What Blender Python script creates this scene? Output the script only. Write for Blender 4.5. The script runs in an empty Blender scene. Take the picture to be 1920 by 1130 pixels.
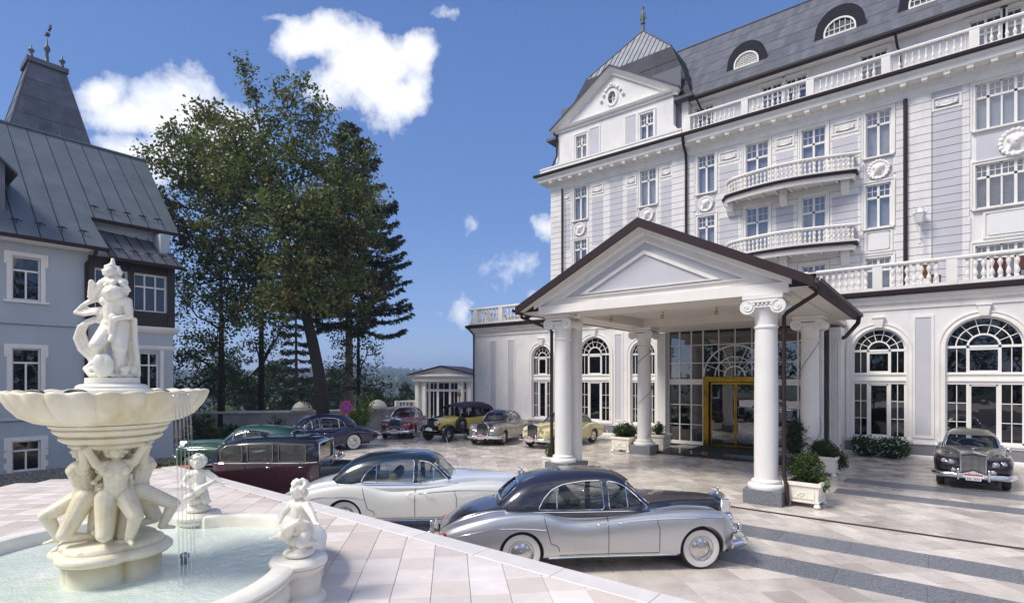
import bpy, bmesh, math, random
import numpy as np
from mathutils import Vector, Matrix, Euler
from mathutils.bvhtree import BVHTree
from mathutils.geometry import tessellate_polygon
PI = math.pi
R = math.radians
random.seed(7)
rng = np.random.default_rng(7)
sc = bpy.context.scene
COL = sc.collection

# ---------------------------------------------------------------- camera
CAMZ = 3.3
CA = math.atan2(0.622, 0.783)
cd = bpy.data.cameras.new('camera')
cam = bpy.data.objects.new('camera', cd)
COL.objects.link(cam)
cam.location = (0, 0, CAMZ)
cam.rotation_euler = (PI / 2, 0, CA)
cd.sensor_width = 36
cd.lens = 36 * 1000 / 1920
cd.shift_y = 143 / 1920
cd.clip_start = 0.1
cd.clip_end = 6000
sc.camera = cam
RIGHT = Vector((math.cos(CA), math.sin(CA), 0))
FWD = Vector((-math.sin(CA), math.cos(CA), 0))

def cw(xc, d, z=0.0):
    """a point xc metres right and d metres ahead of the viewpoint"""
    p = RIGHT * xc + FWD * d
    return Vector((p.x, p.y, z))

# ---------------------------------------------------------------- view
sc.view_settings.view_transform = 'Standard'
sc.view_settings.look = 'None'
sc.view_settings.gamma = 1
sc.view_settings.exposure = EXPO = 0.72
sc.cycles.max_bounces = 8
sc.cycles.transparent_max_bounces = 12
sc.cycles.volume_bounces = 0
sc.cycles.sample_clamp_indirect = 6

# ---------------------------------------------------------------- sun + sky
SUN_EL = R(52)
SUN_AZ = Vector((-0.50, -0.87, 0)).normalized()      # horizontal direction towards the sun
sd = bpy.data.lights.new('sun', 'SUN')
sd.energy = 2.35
sd.angle = R(18)
sd.color = (1.0, 0.93, 0.82)
sun = bpy.data.objects.new('sun', sd)
COL.objects.link(sun)
tosun = Vector((SUN_AZ.x * math.cos(SUN_EL), SUN_AZ.y * math.cos(SUN_EL), math.sin(SUN_EL)))
sun.rotation_euler = tosun.to_track_quat('Z', 'Y').to_euler()
sun.location = (0, 0, 60)

world = bpy.data.worlds.new('World')
sc.world = world
world.use_nodes = True

class NT:
    """small helper for node trees"""
    def __init__(s, tree):
        s.t = tree; s.n = tree.nodes; s.l = tree.links
    def node(s, typ, **kw):
        nd = s.n.new(typ)
        for k, v in kw.items():
            if k.startswith('i_'):
                key = k[2:]
                key = int(key) if key.isdigit() else key.replace('_', ' ')
                s.set(nd.inputs[key], v)
            else:
                setattr(nd, k, v)
        return nd
    def set(s, inp, v):
        if isinstance(v, bpy.types.NodeSocket):
            s.l.new(v, inp)
        else:
            inp.default_value = v
    def m(s, op, a, b=0.0, c=0.0, clamp=False):
        nd = s.n.new('ShaderNodeMath'); nd.operation = op; nd.use_clamp = clamp
        s.set(nd.inputs[0], a); s.set(nd.inputs[1], b); s.set(nd.inputs[2], c)
        return nd.outputs[0]
    def vm(s, op, a, b=(0, 0, 0)):
        nd = s.n.new('ShaderNodeVectorMath'); nd.operation = op
        s.set(nd.inputs[0], a); s.set(nd.inputs[1], b)
        return nd.outputs['Value'] if op in ('DOT_PRODUCT', 'LENGTH') else nd.outputs[0]
    def mix(s, f, a, b, blend='MIX'):
        nd = s.n.new('ShaderNodeMix'); nd.data_type = 'RGBA'; nd.blend_type = blend; nd.clamp_factor = True
        s.set(nd.inputs[0], f); s.set(nd.inputs[6], a); s.set(nd.inputs[7], b)
        return nd.outputs[2]
    def ramp(s, f, stops, interp='LINEAR'):
        nd = s.n.new('ShaderNodeValToRGB'); s.set(nd.inputs[0], f)
        cr = nd.color_ramp; cr.interpolation = interp
        while len(cr.elements) < len(stops): cr.elements.new(0.5)
        for e, (p, c) in zip(cr.elements, stops):
            e.position = p
            e.color = (c[0], c[1], c[2], 1) if hasattr(c, '__len__') else (c, c, c, 1)
        return nd.outputs[0]
    def noise(s, vec, scale, detail=4, rough=0.55, dist=0.0):
        nd = s.n.new('ShaderNodeTexNoise')
        if vec is not None: s.l.new(vec, nd.inputs['Vector'])
        s.set(nd.inputs['Scale'], scale); nd.inputs['Detail'].default_value = detail
        nd.inputs['Roughness'].default_value = rough; nd.inputs['Distortion'].default_value = dist
        return nd.outputs[0]

def make_world():
    w = NT(world.node_tree)
    w.n.clear()
    out = w.node('ShaderNodeOutputWorld')
    sky = w.node('ShaderNodeTexSky', sky_type='NISHITA', sun_disc=False)
    sky.sun_elevation = SUN_EL
    sky.sun_rotation = math.atan2(SUN_AZ.x, SUN_AZ.y)
    sky.altitude = 600; sky.air_density = 1.0; sky.dust_density = 0.05; sky.ozone_density = 3.5
    d = w.node('ShaderNodeTexCoord').outputs['Generated']
    fw = w.vm('DOT_PRODUCT', d, tuple(FWD)); rt = w.vm('DOT_PRODUCT', d, tuple(RIGHT))
    up = w.vm('DOT_PRODUCT', d, (0, 0, 1))
    fpos = w.m('MAXIMUM', fw, 0.05)
    u = w.m('DIVIDE', rt, fpos); v = w.m('DIVIDE', up, fpos)
    nz = w.noise(d, 10.0, 8, 0.60, 0.0)
    nw = w.noise(d, 3.0, 3, 0.5)
    # cumulus masses standing in fixed directions of the sky: (u, v, ru, rv, gain)
    masses = [(-0.635, 0.510, .105, .075, 1.5), (-0.58, 0.46, .11, .08, 1.3), (-0.76, 0.53, .06, .045, 1.0), (-0.71, 0.495, .09, .045, 1.2), (-0.69, 0.425, .12, .040, 1.0), (-0.60, 0.41, .13, .06, 1.2),
              (-0.37, 0.640, .10, .060, 1.2), (-0.29, 0.575, .11, .075, 1.3), (-0.175, 0.610, .040, .045, .85), (-0.20, 0.52, .070, .055, .9), (-0.44, 0.675, .04, .02, .6),
              (0.02, 0.205, .050, .042, .42), (0.05, 0.155, .05, .035, .40), (-0.095, 0.115, .04, .022, .30), (0.065, 0.28, .03, .022, .35), (-0.075, 0.29, .015, .015, .15), (-0.11, 0.685, .030, .008, .12)]
    best = None
    for (cu, cv, ru, rv, g) in masses:
        a = w.m('DIVIDE', w.m('SUBTRACT', u, cu), ru); b = w.m('DIVIDE', w.m('SUBTRACT', v, cv), rv)
        r2 = w.m('ADD', w.m('MULTIPLY', a, a), w.m('MULTIPLY', b, b))
        e = w.m('MULTIPLY', w.m('SUBTRACT', 1.25, w.m('SQRT', r2)), g)
        best = e if best is None else w.m('SMOOTH_MAX', best, e, 0.25)
    front = w.m('GREATER_THAN', fw, 0.06)
    best = w.m('MULTIPLY', w.m('MAXIMUM', best, -0.6), front)
    # the unseen rest of the sky: cloud cover thickened for a brighter, whiter fill
    rest = w.m('MULTIPLY', w.m('SUBTRACT', w.noise(d, 2.6, 4, 0.5), 0.455), 7.0)
    offc = w.m('MULTIPLY', w.m('SUBTRACT', 0.30, fw), 3.0, clamp=True)
    best = w.m('ADD', w.m('MULTIPLY', best, w.m('SUBTRACT', 1.0, offc)), w.m('MULTIPLY', rest, offc))
    dens = w.m('ADD', best, w.m('MULTIPLY', w.m('SUBTRACT', nz, 0.5), 3.0))
    cov = w.m('SMOOTHSTEP' if False else 'MULTIPLY', w.m('SUBTRACT', dens, 0.22), 1.15, clamp=True)
    cov = w.m('MULTIPLY', cov, w.m('SUBTRACT', 2.0, cov), clamp=True)
    lit = w.ramp(w.noise(d, 9.0, 6, 0.6), [(0.36, (0.74, 0.80, 0.92)), (0.56, (1.0, 1.0, 1.0))])
    cloud = w.mix(1.0, lit, (CLOUD, CLOUD, CLOUD * 1.02, 1), 'MULTIPLY')
    tint = w.mix(1.0, sky.outputs[0], (SKYT[0], SKYT[1], SKYT[2], 1), 'MULTIPLY')
    grad = w.ramp(w.m('MULTIPLY', up, 1.0), [(0.0, (.26, .39, .62)), (.10, (.19, .32, .60)), (.28, (.12, .235, .53)), (.6, (.078, .168, .43)), (1.0, (.055, .12, .36))])
    tint = w.mix(.80, tint, w.mix(1.0, grad, (SKYG, SKYG, SKYG, 1), 'MULTIPLY'))
    colr = w.mix(cov, tint, cloud)
    bg = w.node('ShaderNodeBackground', i_Strength=0.13)
    w.l.new(colr, bg.inputs[0])
    w.l.new(bg.outputs[0], out.inputs[0])
HAZE = 0.0007
SKYG = 5.4
CLOUD = 5.6
SKYT = (1.0, 0.95, 1.05)
make_world()
# ---------------------------------------------------------------- object helpers
def tag(o, label=None, cat=None, group=None, kind=None):
    if label: o['label'] = label
    if cat: o['category'] = cat
    if group: o['group'] = group
    if kind: o['kind'] = kind
    return o

def thing(name, label, cat, loc=(0, 0, 0), rz=0.0, group=None):
    o = bpy.data.objects.new(name, None)
    o.empty_display_size = 0.3
    COL.objects.link(o)
    o.location = loc; o.rotation_euler = (0, 0, rz)
    return tag(o, label, cat, group)

def add(name, me, parent=None, loc=(0, 0, 0), rz=0.0, mat=None):
    """link an object on shared mesh data; mat overrides the first slot on the object"""
    o = bpy.data.objects.new(name, me)
    COL.objects.link(o)
    o.parent = parent
    o.location = loc
    o.rotation_euler = (0, 0, rz) if not hasattr(rz, '__len__') else rz
    if mat is not None:
        o.material_slots[0].link = 'OBJECT'; o.material_slots[0].material = mat
    return o

def copy_tree(o, parent=None):
    c = o.copy(); COL.objects.link(c); c.parent = parent
    for ch in list(o.children): copy_tree(ch, c)
    return c

class MB:
    """collects primitives, builds one mesh"""
    def __init__(s): s.v = []; s.f = []; s.mi = []; s.cur = 0
    def off(s): return len(s.v)
    def addvf(s, vs, fs):
        o = len(s.v); s.v.extend([tuple(p) for p in vs])
        s.f.extend([tuple(i + o for i in f) for f in fs]); s.mi.extend([s.cur] * len(fs)); return s
    def box(s, x0, x1, y0, y1, z0, z1, m=None):
        p = [(x, y, z) for z in (z0, z1) for y in (y0, y1) for x in (x0, x1)]
        if m is not None: p = [tuple(m @ Vector(q)) for q in p]
        return s.addvf(p, [(0, 2, 3, 1), (4, 5, 7, 6), (0, 1, 5, 4), (2, 6, 7, 3), (0, 4, 6, 2), (1, 3, 7, 5)])
    def cbox(s, c, d, rz=0.0):
        m = Matrix.Translation(c) @ Matrix.Rotation(rz, 4, 'Z')
        return s.box(-d[0] / 2, d[0] / 2, -d[1] / 2, d[1] / 2, -d[2] / 2, d[2] / 2, m)
    def lathe(s, prof, n=16, c=(0, 0, 0), a0=0.0, a1=2 * PI, m=None, fn=None, cap=True):
        full = abs(a1 - a0 - 2 * PI) < 1e-6
        k = n if full else n + 1
        vs = []
        for (r, z) in prof:
            for i in range(k):
                a = a0 + (a1 - a0) * i / n
                q = 1.0 if fn is None else fn(a, r, z)
                vs.append(Vector((c[0] + r * q * math.cos(a), c[1] + r * q * math.sin(a), c[2] + z)))
        if m is not None: vs = [m @ p for p in vs]
        fs = []
        for j in range(len(prof) - 1):
            for i in range(n):
                i2 = (i + 1) % k
                fs.append((j * k + i, j * k + i2, (j + 1) * k + i2, (j + 1) * k + i))
        if full and cap:
            if prof[0][0] > 1e-4: fs.append(tuple(range(k))[::-1])
            if prof[-1][0] > 1e-4: fs.append(tuple((len(prof) - 1) * k + i for i in range(k)))
        return s.addvf(vs, fs)
    def tube(s, pts, r, n=6, closed=False, cap=True):
        pts = [Vector(p) for p in pts]; m = len(pts)
        rr = r if hasattr(r, '__len__') else [r] * m
        prev = None; vs = []
        for i, p in enumerate(pts):
            if closed: t = pts[(i + 1) % m] - pts[i - 1]
            else: t = pts[min(i + 1, m - 1)] - pts[max(i - 1, 0)]
            if t.length < 1e-9: t = Vector((0, 0, 1))
            t.normalize()
            if prev is None:
                a = Vector((0, 0, 1)) if abs(t.z) < 0.9 else Vector((1, 0, 0))
                nn = t.cross(a).normalized()
            else:
                nn = prev - t * prev.dot(t)
                nn = nn.normalized() if nn.length > 1e-6 else t.cross(Vector((0, 0, 1))).normalized()
            prev = nn; b = t.cross(nn)
            for k in range(n):
                a = 2 * PI * k / n
                vs.append(p + (nn * math.cos(a) + b * math.sin(a)) * rr[i])
        fs = []
        for i in range(m if closed else m - 1):
            j = (i + 1) % m
            for k in range(n):
                k2 = (k + 1) % n
                fs.append((i * n + k, i * n + k2, j * n + k2, j * n + k))
        if not closed and cap:
            fs.append(tuple(range(n))[::-1]); fs.append(tuple((m - 1) * n + k for k in range(n)))
        return s.addvf(vs, fs)
    def sweep(s, path, prof, closed=False, cap=True, up=(0, 0, 1)):
        """prof: list (outward, up) closed polygon; path in XY plane (any z); outward = right of travel"""
        path = [Vector(p) for p in path]; m = len(path); k = len(prof); vs = []
        U = Vector(up)
        for i, p in enumerate(path):
            if closed: d0 = (p - path[i - 1]); d1 = (path[(i + 1) % m] - p)
            else:
                d0 = p - path[i - 1] if i > 0 else path[1] - p
                d1 = path[i + 1] - p if i < m - 1 else d0
            d0 = d0.normalized(); d1 = d1.normalized()
            n0 = d0.cross(U).normalized(); n1 = d1.cross(U).normalized()
            nn = n0 + n1
            nn = nn.normalized() if nn.length > 1e-6 else n0
            sc_ = 1.0 / max(0.3, nn.dot(n0))
            for (o, z) in prof: vs.append(p + nn * o * sc_ + U * z)
        fs = []
        for i in range(m if closed else m - 1):
            j = (i + 1) % m
            for q in range(k):
                q2 = (q + 1) % k
                fs.append((i * k + q, j * k + q, j * k + q2, i * k + q2))
        if not closed and cap:
            fs.append(tuple(range(k))); fs.append(tuple((m - 1) * k + q for q in range(k))[::-1])
        return s.addvf(vs, fs)
    def plate(s, outer, holes, y0, y1, axis='Y'):
        """flat plate with holes: polygons in (a, b); axis Y -> (x,z), axis X -> (y,z), axis Z -> (x,y)"""
        loops = [list(outer)] + [list(h) for h in holes]
        v3 = [[Vector((p[0], p[1], 0)) for p in lp] for lp in loops]
        tris = tessellate_polygon(v3)
        flat = [p for lp in loops for p in lp]
        def P(p, d):
            return (p[0], d, p[1]) if axis == 'Y' else ((d, p[0], p[1]) if axis == 'X' else (p[0], p[1], d))
        n = len(flat)
        vs = [P(p, y0) for p in flat] + [P(p, y1) for p in flat]
        fs = [tuple(t) for t in tris] + [tuple(i + n for i in t[::-1]) for t in tris]
        o = 0
        for lp in loops:
            k = len(lp)
            for i in range(k):
                j = (i + 1) % k
                fs.append((o + i, o + j, o + j + n, o + i + n))
            o += k
        return s.addvf(vs, fs)
    def xform(s, m):
        s.v = [tuple(m @ Vector(p)) for p in s.v]; return s
    def mesh(s, name, mats, smooth=False, fix=True, bevel=0.0, auto=None):
        me = bpy.data.meshes.new(name)
        me.from_pydata(s.v, [], s.f)
        if not isinstance(mats, (list, tuple)): mats = [mats]
        for m in mats: me.materials.append(m)
        if any(s.mi): me.polygons.foreach_set('material_index', s.mi)
        if fix or bevel:
            bm = bmesh.new(); bm.from_mesh(me)
            if bevel:
                bmesh.ops.remove_doubles(bm, verts=bm.verts, dist=1e-5)
                es = [e for e in bm.edges if len(e.link_faces) == 2 and e.calc_face_angle(0) > 0.6]
                bmesh.ops.bevel(bm, geom=es, offset=bevel, segments=1, affect='EDGES', clamp_overlap=True)
            bmesh.ops.recalc_face_normals(bm, faces=bm.faces)
            bm.to_mesh(me); bm.free()
        if smooth:
            me.polygons.foreach_set('use_smooth', [True] * len(me.polygons))
            if auto:
                try: me.set_sharp_from_angle(angle=R(auto))
                except Exception: pass
        me.update()
        return me
    def build(s, name, mats, parent=None, loc=(0, 0, 0), rz=0.0, world=False, **kw):
        me = s.mesh(name, mats, **kw)
        if world and parent is not None:
            loc = -parent.location
        return add(name, me, parent, loc, rz)

def struct(name, mb, mats, **kw):
    o = mb.build(name, mats, **kw); o['kind'] = 'structure'; return o

def from_np(name, V, Fc, mat, smooth=False, n=4):
    me = bpy.data.meshes.new(name)
    me.vertices.add(len(V)); me.vertices.foreach_set('co', np.asarray(V, dtype=np.float32).ravel())
    Fc = np.asarray(Fc, dtype=np.int32)
    me.loops.add(Fc.size); me.loops.foreach_set('vertex_index', Fc.ravel())
    me.polygons.add(len(Fc)); me.polygons.foreach_set('loop_start', np.arange(len(Fc), dtype=np.int32) * n)
    me.update(calc_edges=True)
    me.materials.append(mat)
    me.polygons.foreach_set('use_smooth', [bool(smooth)] * len(me.polygons))
    me.validate()
    return me

def apply_mods(me, mods):
    """run a chain of modifiers on a mesh, return the new mesh"""
    o = bpy.data.objects.new('tmp', me); COL.objects.link(o)
    objs = []
    for m in mods:
        md = o.modifiers.new(m[0], m[0])
        for k, v in m[1].items():
            if isinstance(v, bpy.types.Mesh):
                t = bpy.data.objects.new('tmpb', v); COL.objects.link(t); objs.append(t); v = t
            setattr(md, k, v)
    dg = bpy.context.evaluated_depsgraph_get(); dg.update()
    out = bpy.data.meshes.new_from_object(o.evaluated_get(dg), preserve_all_data_layers=True, depsgraph=dg)
    bpy.data.objects.remove(o)
    for t in objs: bpy.data.objects.remove(t)
    return out

def organic(parts, voxel, smooth=6, decimate=None, noise=0.0, mat=None, name='figure'):
    """tapered limbs and ellipsoids fused into one continuous sculpted surface"""
    mb = MB()
    for p in parts:
        if p[0] == 'c':
            a, b, r0, r1 = Vector(p[1]), Vector(p[2]), p[3], p[4]
            d = (b - a); L = d.length
            if L < 1e-5: continue
            q = d.to_track_quat('Z', 'Y').to_matrix().to_4x4(); m = Matrix.Translation(a) @ q
            prof = [(0.001, -r0)] + [(r0 * math.cos(t), -r0 * math.sin(t)) for t in (1.1, .7, .35)]
            prof += [(r0 + (r1 - r0) * t, L * t) for t in (0, .5, 1)]
            prof += [(r1 * math.cos(t), L + r1 * math.sin(t)) for t in (.35, .7, 1.1)] + [(0.001, L + r1)]
            mb.lathe(prof, 12, m=m)
        else:
            c, r = Vector(p[1]), p[2]
            e = Euler(p[3]) if len(p) > 3 else Euler((0, 0, 0))
            m = Matrix.Translation(c) @ e.to_matrix().to_4x4() @ Matrix.Diagonal((r[0], r[1], r[2], 1))
            mb.lathe([(max(math.cos(t), .001), math.sin(t)) for t in np.linspace(-PI / 2, PI / 2, 10)], 14, m=m)
    me = mb.mesh(name, mat)
    mods = [('REMESH', dict(mode='VOXEL', voxel_size=voxel, use_smooth_shade=True)), ('SMOOTH', dict(factor=.5, iterations=smooth))]
    if noise:
        tx = bpy.data.textures.new('chisel', 'CLOUDS'); tx.noise_scale = voxel * 5; tx.noise_depth = 2
        mods.append(('DISPLACE', dict(texture=tx, strength=noise, mid_level=.5)))
    if decimate: mods.append(('DECIMATE', dict(ratio=decimate)))
    out = apply_mods(me, mods); out.name = name
    out.materials.clear(); out.materials.append(mat)
    out.polygons.foreach_set('material_index', [0] * len(out.polygons))
    out.polygons.foreach_set('use_smooth', [True] * len(out.polygons))
    return out

# ---------------------------------------------------------------- materials
MT = {}
def mat(name, col=(.8, .8, .8), rough=.5, big=0.0, metal=0.0, var=0.0, vscale=3.0, bump=0.0, bscale=30.0, coat=0.0, spec=.5,
        obj_var=0.0, dirt=0.0, dirtcol=(.2, .18, .15), rvar=0.0, island=0.0, det=5, trans=0.0, streak=0.0, isl_alt=None):
    if name in MT: return MT[name]
    m = bpy.data.materials.new(name); m.use_nodes = True; MT[name] = m
    t = NT(m.node_tree); b = t.n['Principled BSDF']
    c = (col[0], col[1], col[2], 1)
    pos = t.node('ShaderNodeNewGeometry')
    P = pos.outputs['Position']
    colr = None
    if var:
        nz = t.noise(P, vscale, det)
        lo = tuple(x * (1 - var) for x in col); hi = tuple(min(1, x * (1 + var)) for x in col)
        colr = t.ramp(nz, [(.3, lo), (.7, hi)])
    if obj_var:
        oi = t.node('ShaderNodeObjectInfo')
        f = t.m('ADD', t.m('MULTIPLY', t.m('SUBTRACT', oi.outputs['Random'], .5), 2 * obj_var), 1.0)
        f = t.node('ShaderNodeCombineXYZ', i_0=f, i_1=f, i_2=f).outputs[0]
        colr = t.mix(1.0, colr if colr is not None else c, f, 'MULTIPLY')
    if island:
        g = t.n.new('ShaderNodeNewGeometry'); oi = t.node('ShaderNodeObjectInfo')
        rnd = t.m('FRACT', t.m('ADD', g.outputs['Random Per Island'], oi.outputs['Random']))
        f = t.m('ADD', t.m('MULTIPLY', t.m('SUBTRACT', rnd, .5), 2 * island), 1.0)
        fv = t.node('ShaderNodeCombineXYZ', i_0=f, i_1=f, i_2=f).outputs[0]
        base = colr if colr is not None else c
        if isl_alt:
            r2 = t.m('FRACT', t.m('MULTIPLY', rnd, 7.31))
            base = t.mix(t.m('MULTIPLY', r2, .9), base, (isl_alt[0], isl_alt[1], isl_alt[2], 1))
        colr = t.mix(1.0, base, fv, 'MULTIPLY')
    if dirt:
        mp = P
        if streak:
            mpn = t.node('ShaderNodeMapping'); t.l.new(P, mpn.inputs[0]); mpn.inputs['Scale'].default_value = (1, 1, streak); mp = mpn.outputs[0]
        nz = t.noise(mp, 2.1, 8, .65)
        f = t.ramp(nz, [(.48, 0), (.75, dirt)])
        colr = t.mix(f, colr if colr is not None else c, (*dirtcol, 1))
    if big:   # broad damp and traffic-worn patches
        mpn = t.node('ShaderNodeMapping'); t.l.new(P, mpn.inputs[0]); mpn.inputs['Scale'].default_value = (.16, .5, 1); mpn.inputs['Rotation'].default_value = (0, 0, .25)
        k = t.ramp(t.noise(mpn.outputs[0], 1.0, 7, .68), [(.38, 1 - big), (.60, 1.0)])
        colr = t.mix(1.0, colr if colr is not None else c, k, 'MULTIPLY')
    if colr is not None: t.l.new(colr, b.inputs['Base Color'])
    else: b.inputs['Base Color'].default_value = c
    b.inputs['Metallic'].default_value = metal
    b.inputs['Specular IOR Level'].default_value = spec
    if rvar:
        t.l.new(t.ramp(t.noise(P, vscale * .7, 5), [(.35, max(.02, rough - rvar)), (.65, min(1, rough + rvar))]), b.inputs['Roughness'])
    else: b.inputs['Roughness'].default_value = rough
    if coat:
        b.inputs['Coat Weight'].default_value = coat; b.inputs['Coat Roughness'].default_value = .04
    if bump:
        bn = t.node('ShaderNodeBump', i_Strength=bump, i_Distance=.02)
        t.l.new(t.noise(P, bscale, 6), bn.inputs['Height']); t.l.new(bn.outputs[0], b.inputs['Normal'])
    if trans: b.inputs['Transmission Weight'].default_value = trans
    return m

def glassmat(name, tint=(.35, .4, .45), alpha=.5, rough=.02, gl=(1, 1, 1), wav=0.0, f0=0.1):
    """thin pane: tinted see-through plus a reflecting skin"""
    if name in MT: return MT[name]
    m = bpy.data.materials.new(name); m.use_nodes = True; MT[name] = m
    t = NT(m.node_tree); t.n.clear()
    out = t.node('ShaderNodeOutputMaterial')
    tr = t.node('ShaderNodeBsdfTransparent'); tr.inputs[0].default_value = (*tint, 1)
    g = t.node('ShaderNodeBsdfGlossy'); g.inputs[0].default_value = (*gl, 1); g.inputs['Roughness'].default_value = rough
    if wav:
        oi = t.node('ShaderNodeObjectInfo')
        geo = t.node('ShaderNodeNewGeometry')
        n = t.noise(geo.outputs['Position'], 1.3, 2)
        bn = t.node('ShaderNodeBump', i_Strength=wav, i_Distance=.02); t.l.new(n, bn.inputs['Height']); t.l.new(bn.outputs[0], g.inputs['Normal'])
    lw = t.node('ShaderNodeLayerWeight', i_Blend=.5)
    f = t.m('ADD', t.m('MULTIPLY', t.m('POWER', lw.outputs['Facing'], 3.5), 1 - f0), f0, clamp=True)
    mx = t.node('ShaderNodeMixShader'); t.l.new(f, mx.inputs[0]); t.l.new(tr.outputs[0], mx.inputs[1]); t.l.new(g.outputs[0], mx.inputs[2])
    t.l.new(mx.outputs[0], out.inputs[0])
    return m

M_WHITE = mat('white_stucco', (.83, .80, .77), .6, var=.05, vscale=1.5, bump=.15, bscale=60, dirt=.25, dirtcol=(.52, .49, .46), streak=.3)
M_WALL = mat('pale_stucco', (.79, .77, .765), .7, var=.06, vscale=.8, bump=.25, bscale=60, dirt=.38, dirtcol=(.54, .51, .50), streak=.3)
M_LILAC = mat('lilac_stucco', (.54, .535, .585), .7, var=.05, vscale=.8, bump=.2, bscale=80)
M_PLINTH = mat('grey_plinth', (.20, .195, .22), .6, var=.1, vscale=3, bump=.2)
M_TRIM = mat('white_paint', (.84, .82, .79), .4, var=.03)
M_GROOVE = mat('shaded_joint', (.50, .50, .53), .8)
M_PIPE = mat('brown_metal', (.035, .022, .024), .5, metal=.1, spec=.25)
M_DORM = mat('dormer_metal', (.022, .021, .03), .75, spec=.15)
M_ROOFD = mat('dark_roof_metal', (.115, .12, .14), .6, spec=.3, var=.15, vscale=2, rvar=.08, island=.18)
M_ROOFL = mat('weathered_zinc', (.36, .37, .38), .45, metal=.3, var=.12, vscale=1.3, dirt=.4, dirtcol=(.15, .15, .17))
M_HOUSE = mat('blue_render', (.44, .49, .545), .75, var=.04, vscale=.7, bump=.25, bscale=90, dirt=.2, dirtcol=(.28, .32, .38), streak=.3)
M_HROOF = mat('green_grey_roof', (.125, .148, .165), .5, metal=.1, var=.14, vscale=1.2, rvar=.06, dirt=.3, dirtcol=(.08, .09, .12), streak=.3)
M_TOWER = mat('patina_roof', (.12, .12, .145), .5, metal=.15, var=.25, vscale=1.6, dirt=.6, dirtcol=(.10, .16, .16), island=.17)
M_WOOD = mat('dark_timber', (.018, .012, .013), .45, var=.2, vscale=8)
M_GRAN = mat('grey_granite', (.17, .18, .205), .42, var=.6, vscale=34, det=3, rvar=.1, island=.12)
M_GRAND = mat('dark_granite', (.10, .10, .115), .35, var=.4, vscale=45, det=2)
M_TILE = mat('forecourt_tile', (.74, .67, .61), .27, .15, var=.10, vscale=2.5, rvar=.16, island=.17, bump=.08, bscale=14, isl_alt=(.50, .445, .40), dirt=.28, dirtcol=(.30, .27, .25))
M_TILE2 = mat('terrace_tile', (.90, .82, .77), .40, .12, var=.07, vscale=3, rvar=.12, island=.09, bump=.08, bscale=14, isl_alt=(.70, .60, .53), dirt=.30, dirtcol=(.52, .45, .38))
M_BED = mat('paving_bed', (.20, .185, .175), .8, var=.2, vscale=6)
M_BED2 = mat('terrace_joint', (.72, .65, .61), .8, var=.1, vscale=6)
M_STONE = mat('cast_stone', (.86, .825, .74), .5, var=.04, vscale=6, bump=.15, bscale=40, dirt=.22, dirtcol=(.55, .45, .26))
M_IVORY = mat('aged_ivory_stone', (.82, .77, .62), .42, var=.06, vscale=5, bump=.12, bscale=40, dirt=.8, dirtcol=(.56, .44, .19), streak=.35)
M_CHROME = mat('chrome', (.80, .80, .82), .08, metal=1)
M_BLACK = mat('black_rubber', (.018, .018, .02), .6)
M_DARK = mat('dark_void', (.012, .012, .014), .8)
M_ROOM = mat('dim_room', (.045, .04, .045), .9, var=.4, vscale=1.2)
M_CURT = mat('pale_curtain', (.60, .60, .62), .9, var=.08, vscale=4)
M_CURTD = mat('grey_curtain', (.26, .26, .31), .9, var=.2, vscale=9)
M_GOLD = mat('polished_brass', (.44, .26, .03), .24, metal=1, var=.3, vscale=3, bump=.3, bscale=6)
M_GLASS = glassmat('window_glass', (.26, .29, .36), f0=.09, wav=.25)
M_GLASSU = glassmat('upper_glass', (.80, .82, .85), f0=.10, wav=.3)
M_GLASSE = glassmat('lobby_glass', (.16, .17, .19), f0=.20, wav=.06)
M_CGLASS = glassmat('car_glass', (.60, .64, .64), f0=.055)
M_GRAVEL = mat('gravel', (.30, .28, .235), .9, island=.45, isl_alt=(.16, .15, .13))
M_BARK = mat('dark_bark', (.028, .024, .021), .9, var=.35, vscale=12, bump=.8, bscale=20)
M_BARKL = mat('grey_bark', (.17, .14, .125), .9, var=.3, vscale=12, bump=.8, bscale=20)

def leafmat(name, cols, trans=.35):
    if name in MT: return MT[name]
    m = bpy.data.materials.new(name); m.use_nodes = True; MT[name] = m
    t = NT(m.node_tree); t.n.clear()
    out = t.node('ShaderNodeOutputMaterial')
    g = t.node('ShaderNodeNewGeometry')
    r = t.m('ADD', t.m('MULTIPLY', g.outputs['Random Per Island'], .45), t.m('MULTIPLY', t.noise(g.outputs['Position'], .45, 3), .62))
    c = t.ramp(r, cols)
    d = t.node('ShaderNodeBsdfPrincipled', i_Roughness=.5); t.l.new(c, d.inputs['Base Color'])
    d.inputs['Specular IOR Level'].default_value = .35
    tl = t.node('ShaderNodeBsdfTranslucent'); t.l.new(t.mix(1.0, c, (1.3, 1.35, .6, 1), 'MULTIPLY'), tl.inputs[0])
    mx = t.node('ShaderNodeMixShader', i_0=trans); t.l.new(d.outputs[0], mx.inputs[1]); t.l.new(tl.outputs[0], mx.inputs[2])
    t.l.new(mx.outputs[0], out.inputs[0])
    return m
M_LEAF = leafmat('maple_leaf', [(.25, (.032, .050, .020)), (.42, (.065, .095, .032)), (.58, (.13, .155, .055)), (.8, (.20, .215, .08))])
def rust(m):
    """branches already turned to autumn colour"""
    t = NT(m.node_tree); g = t.node('ShaderNodeNewGeometry')
    f = t.m('MULTIPLY', t.m('SUBTRACT', t.noise(g.outputs['Position'], .62, 3), .56), 9, clamp=True)
    f = t.m('MULTIPLY', f, t.m('GREATER_THAN', g.outputs['Random Per Island'], .45))
    for nd in list(t.n):
        if nd.type == 'BSDF_PRINCIPLED':
            old = nd.inputs['Base Color'].links[0].from_socket
            new = t.mix(f, old, (.22, .085, .028, 1)); t.l.new(new, nd.inputs['Base Color'])
rust(M_LEAF)
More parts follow.
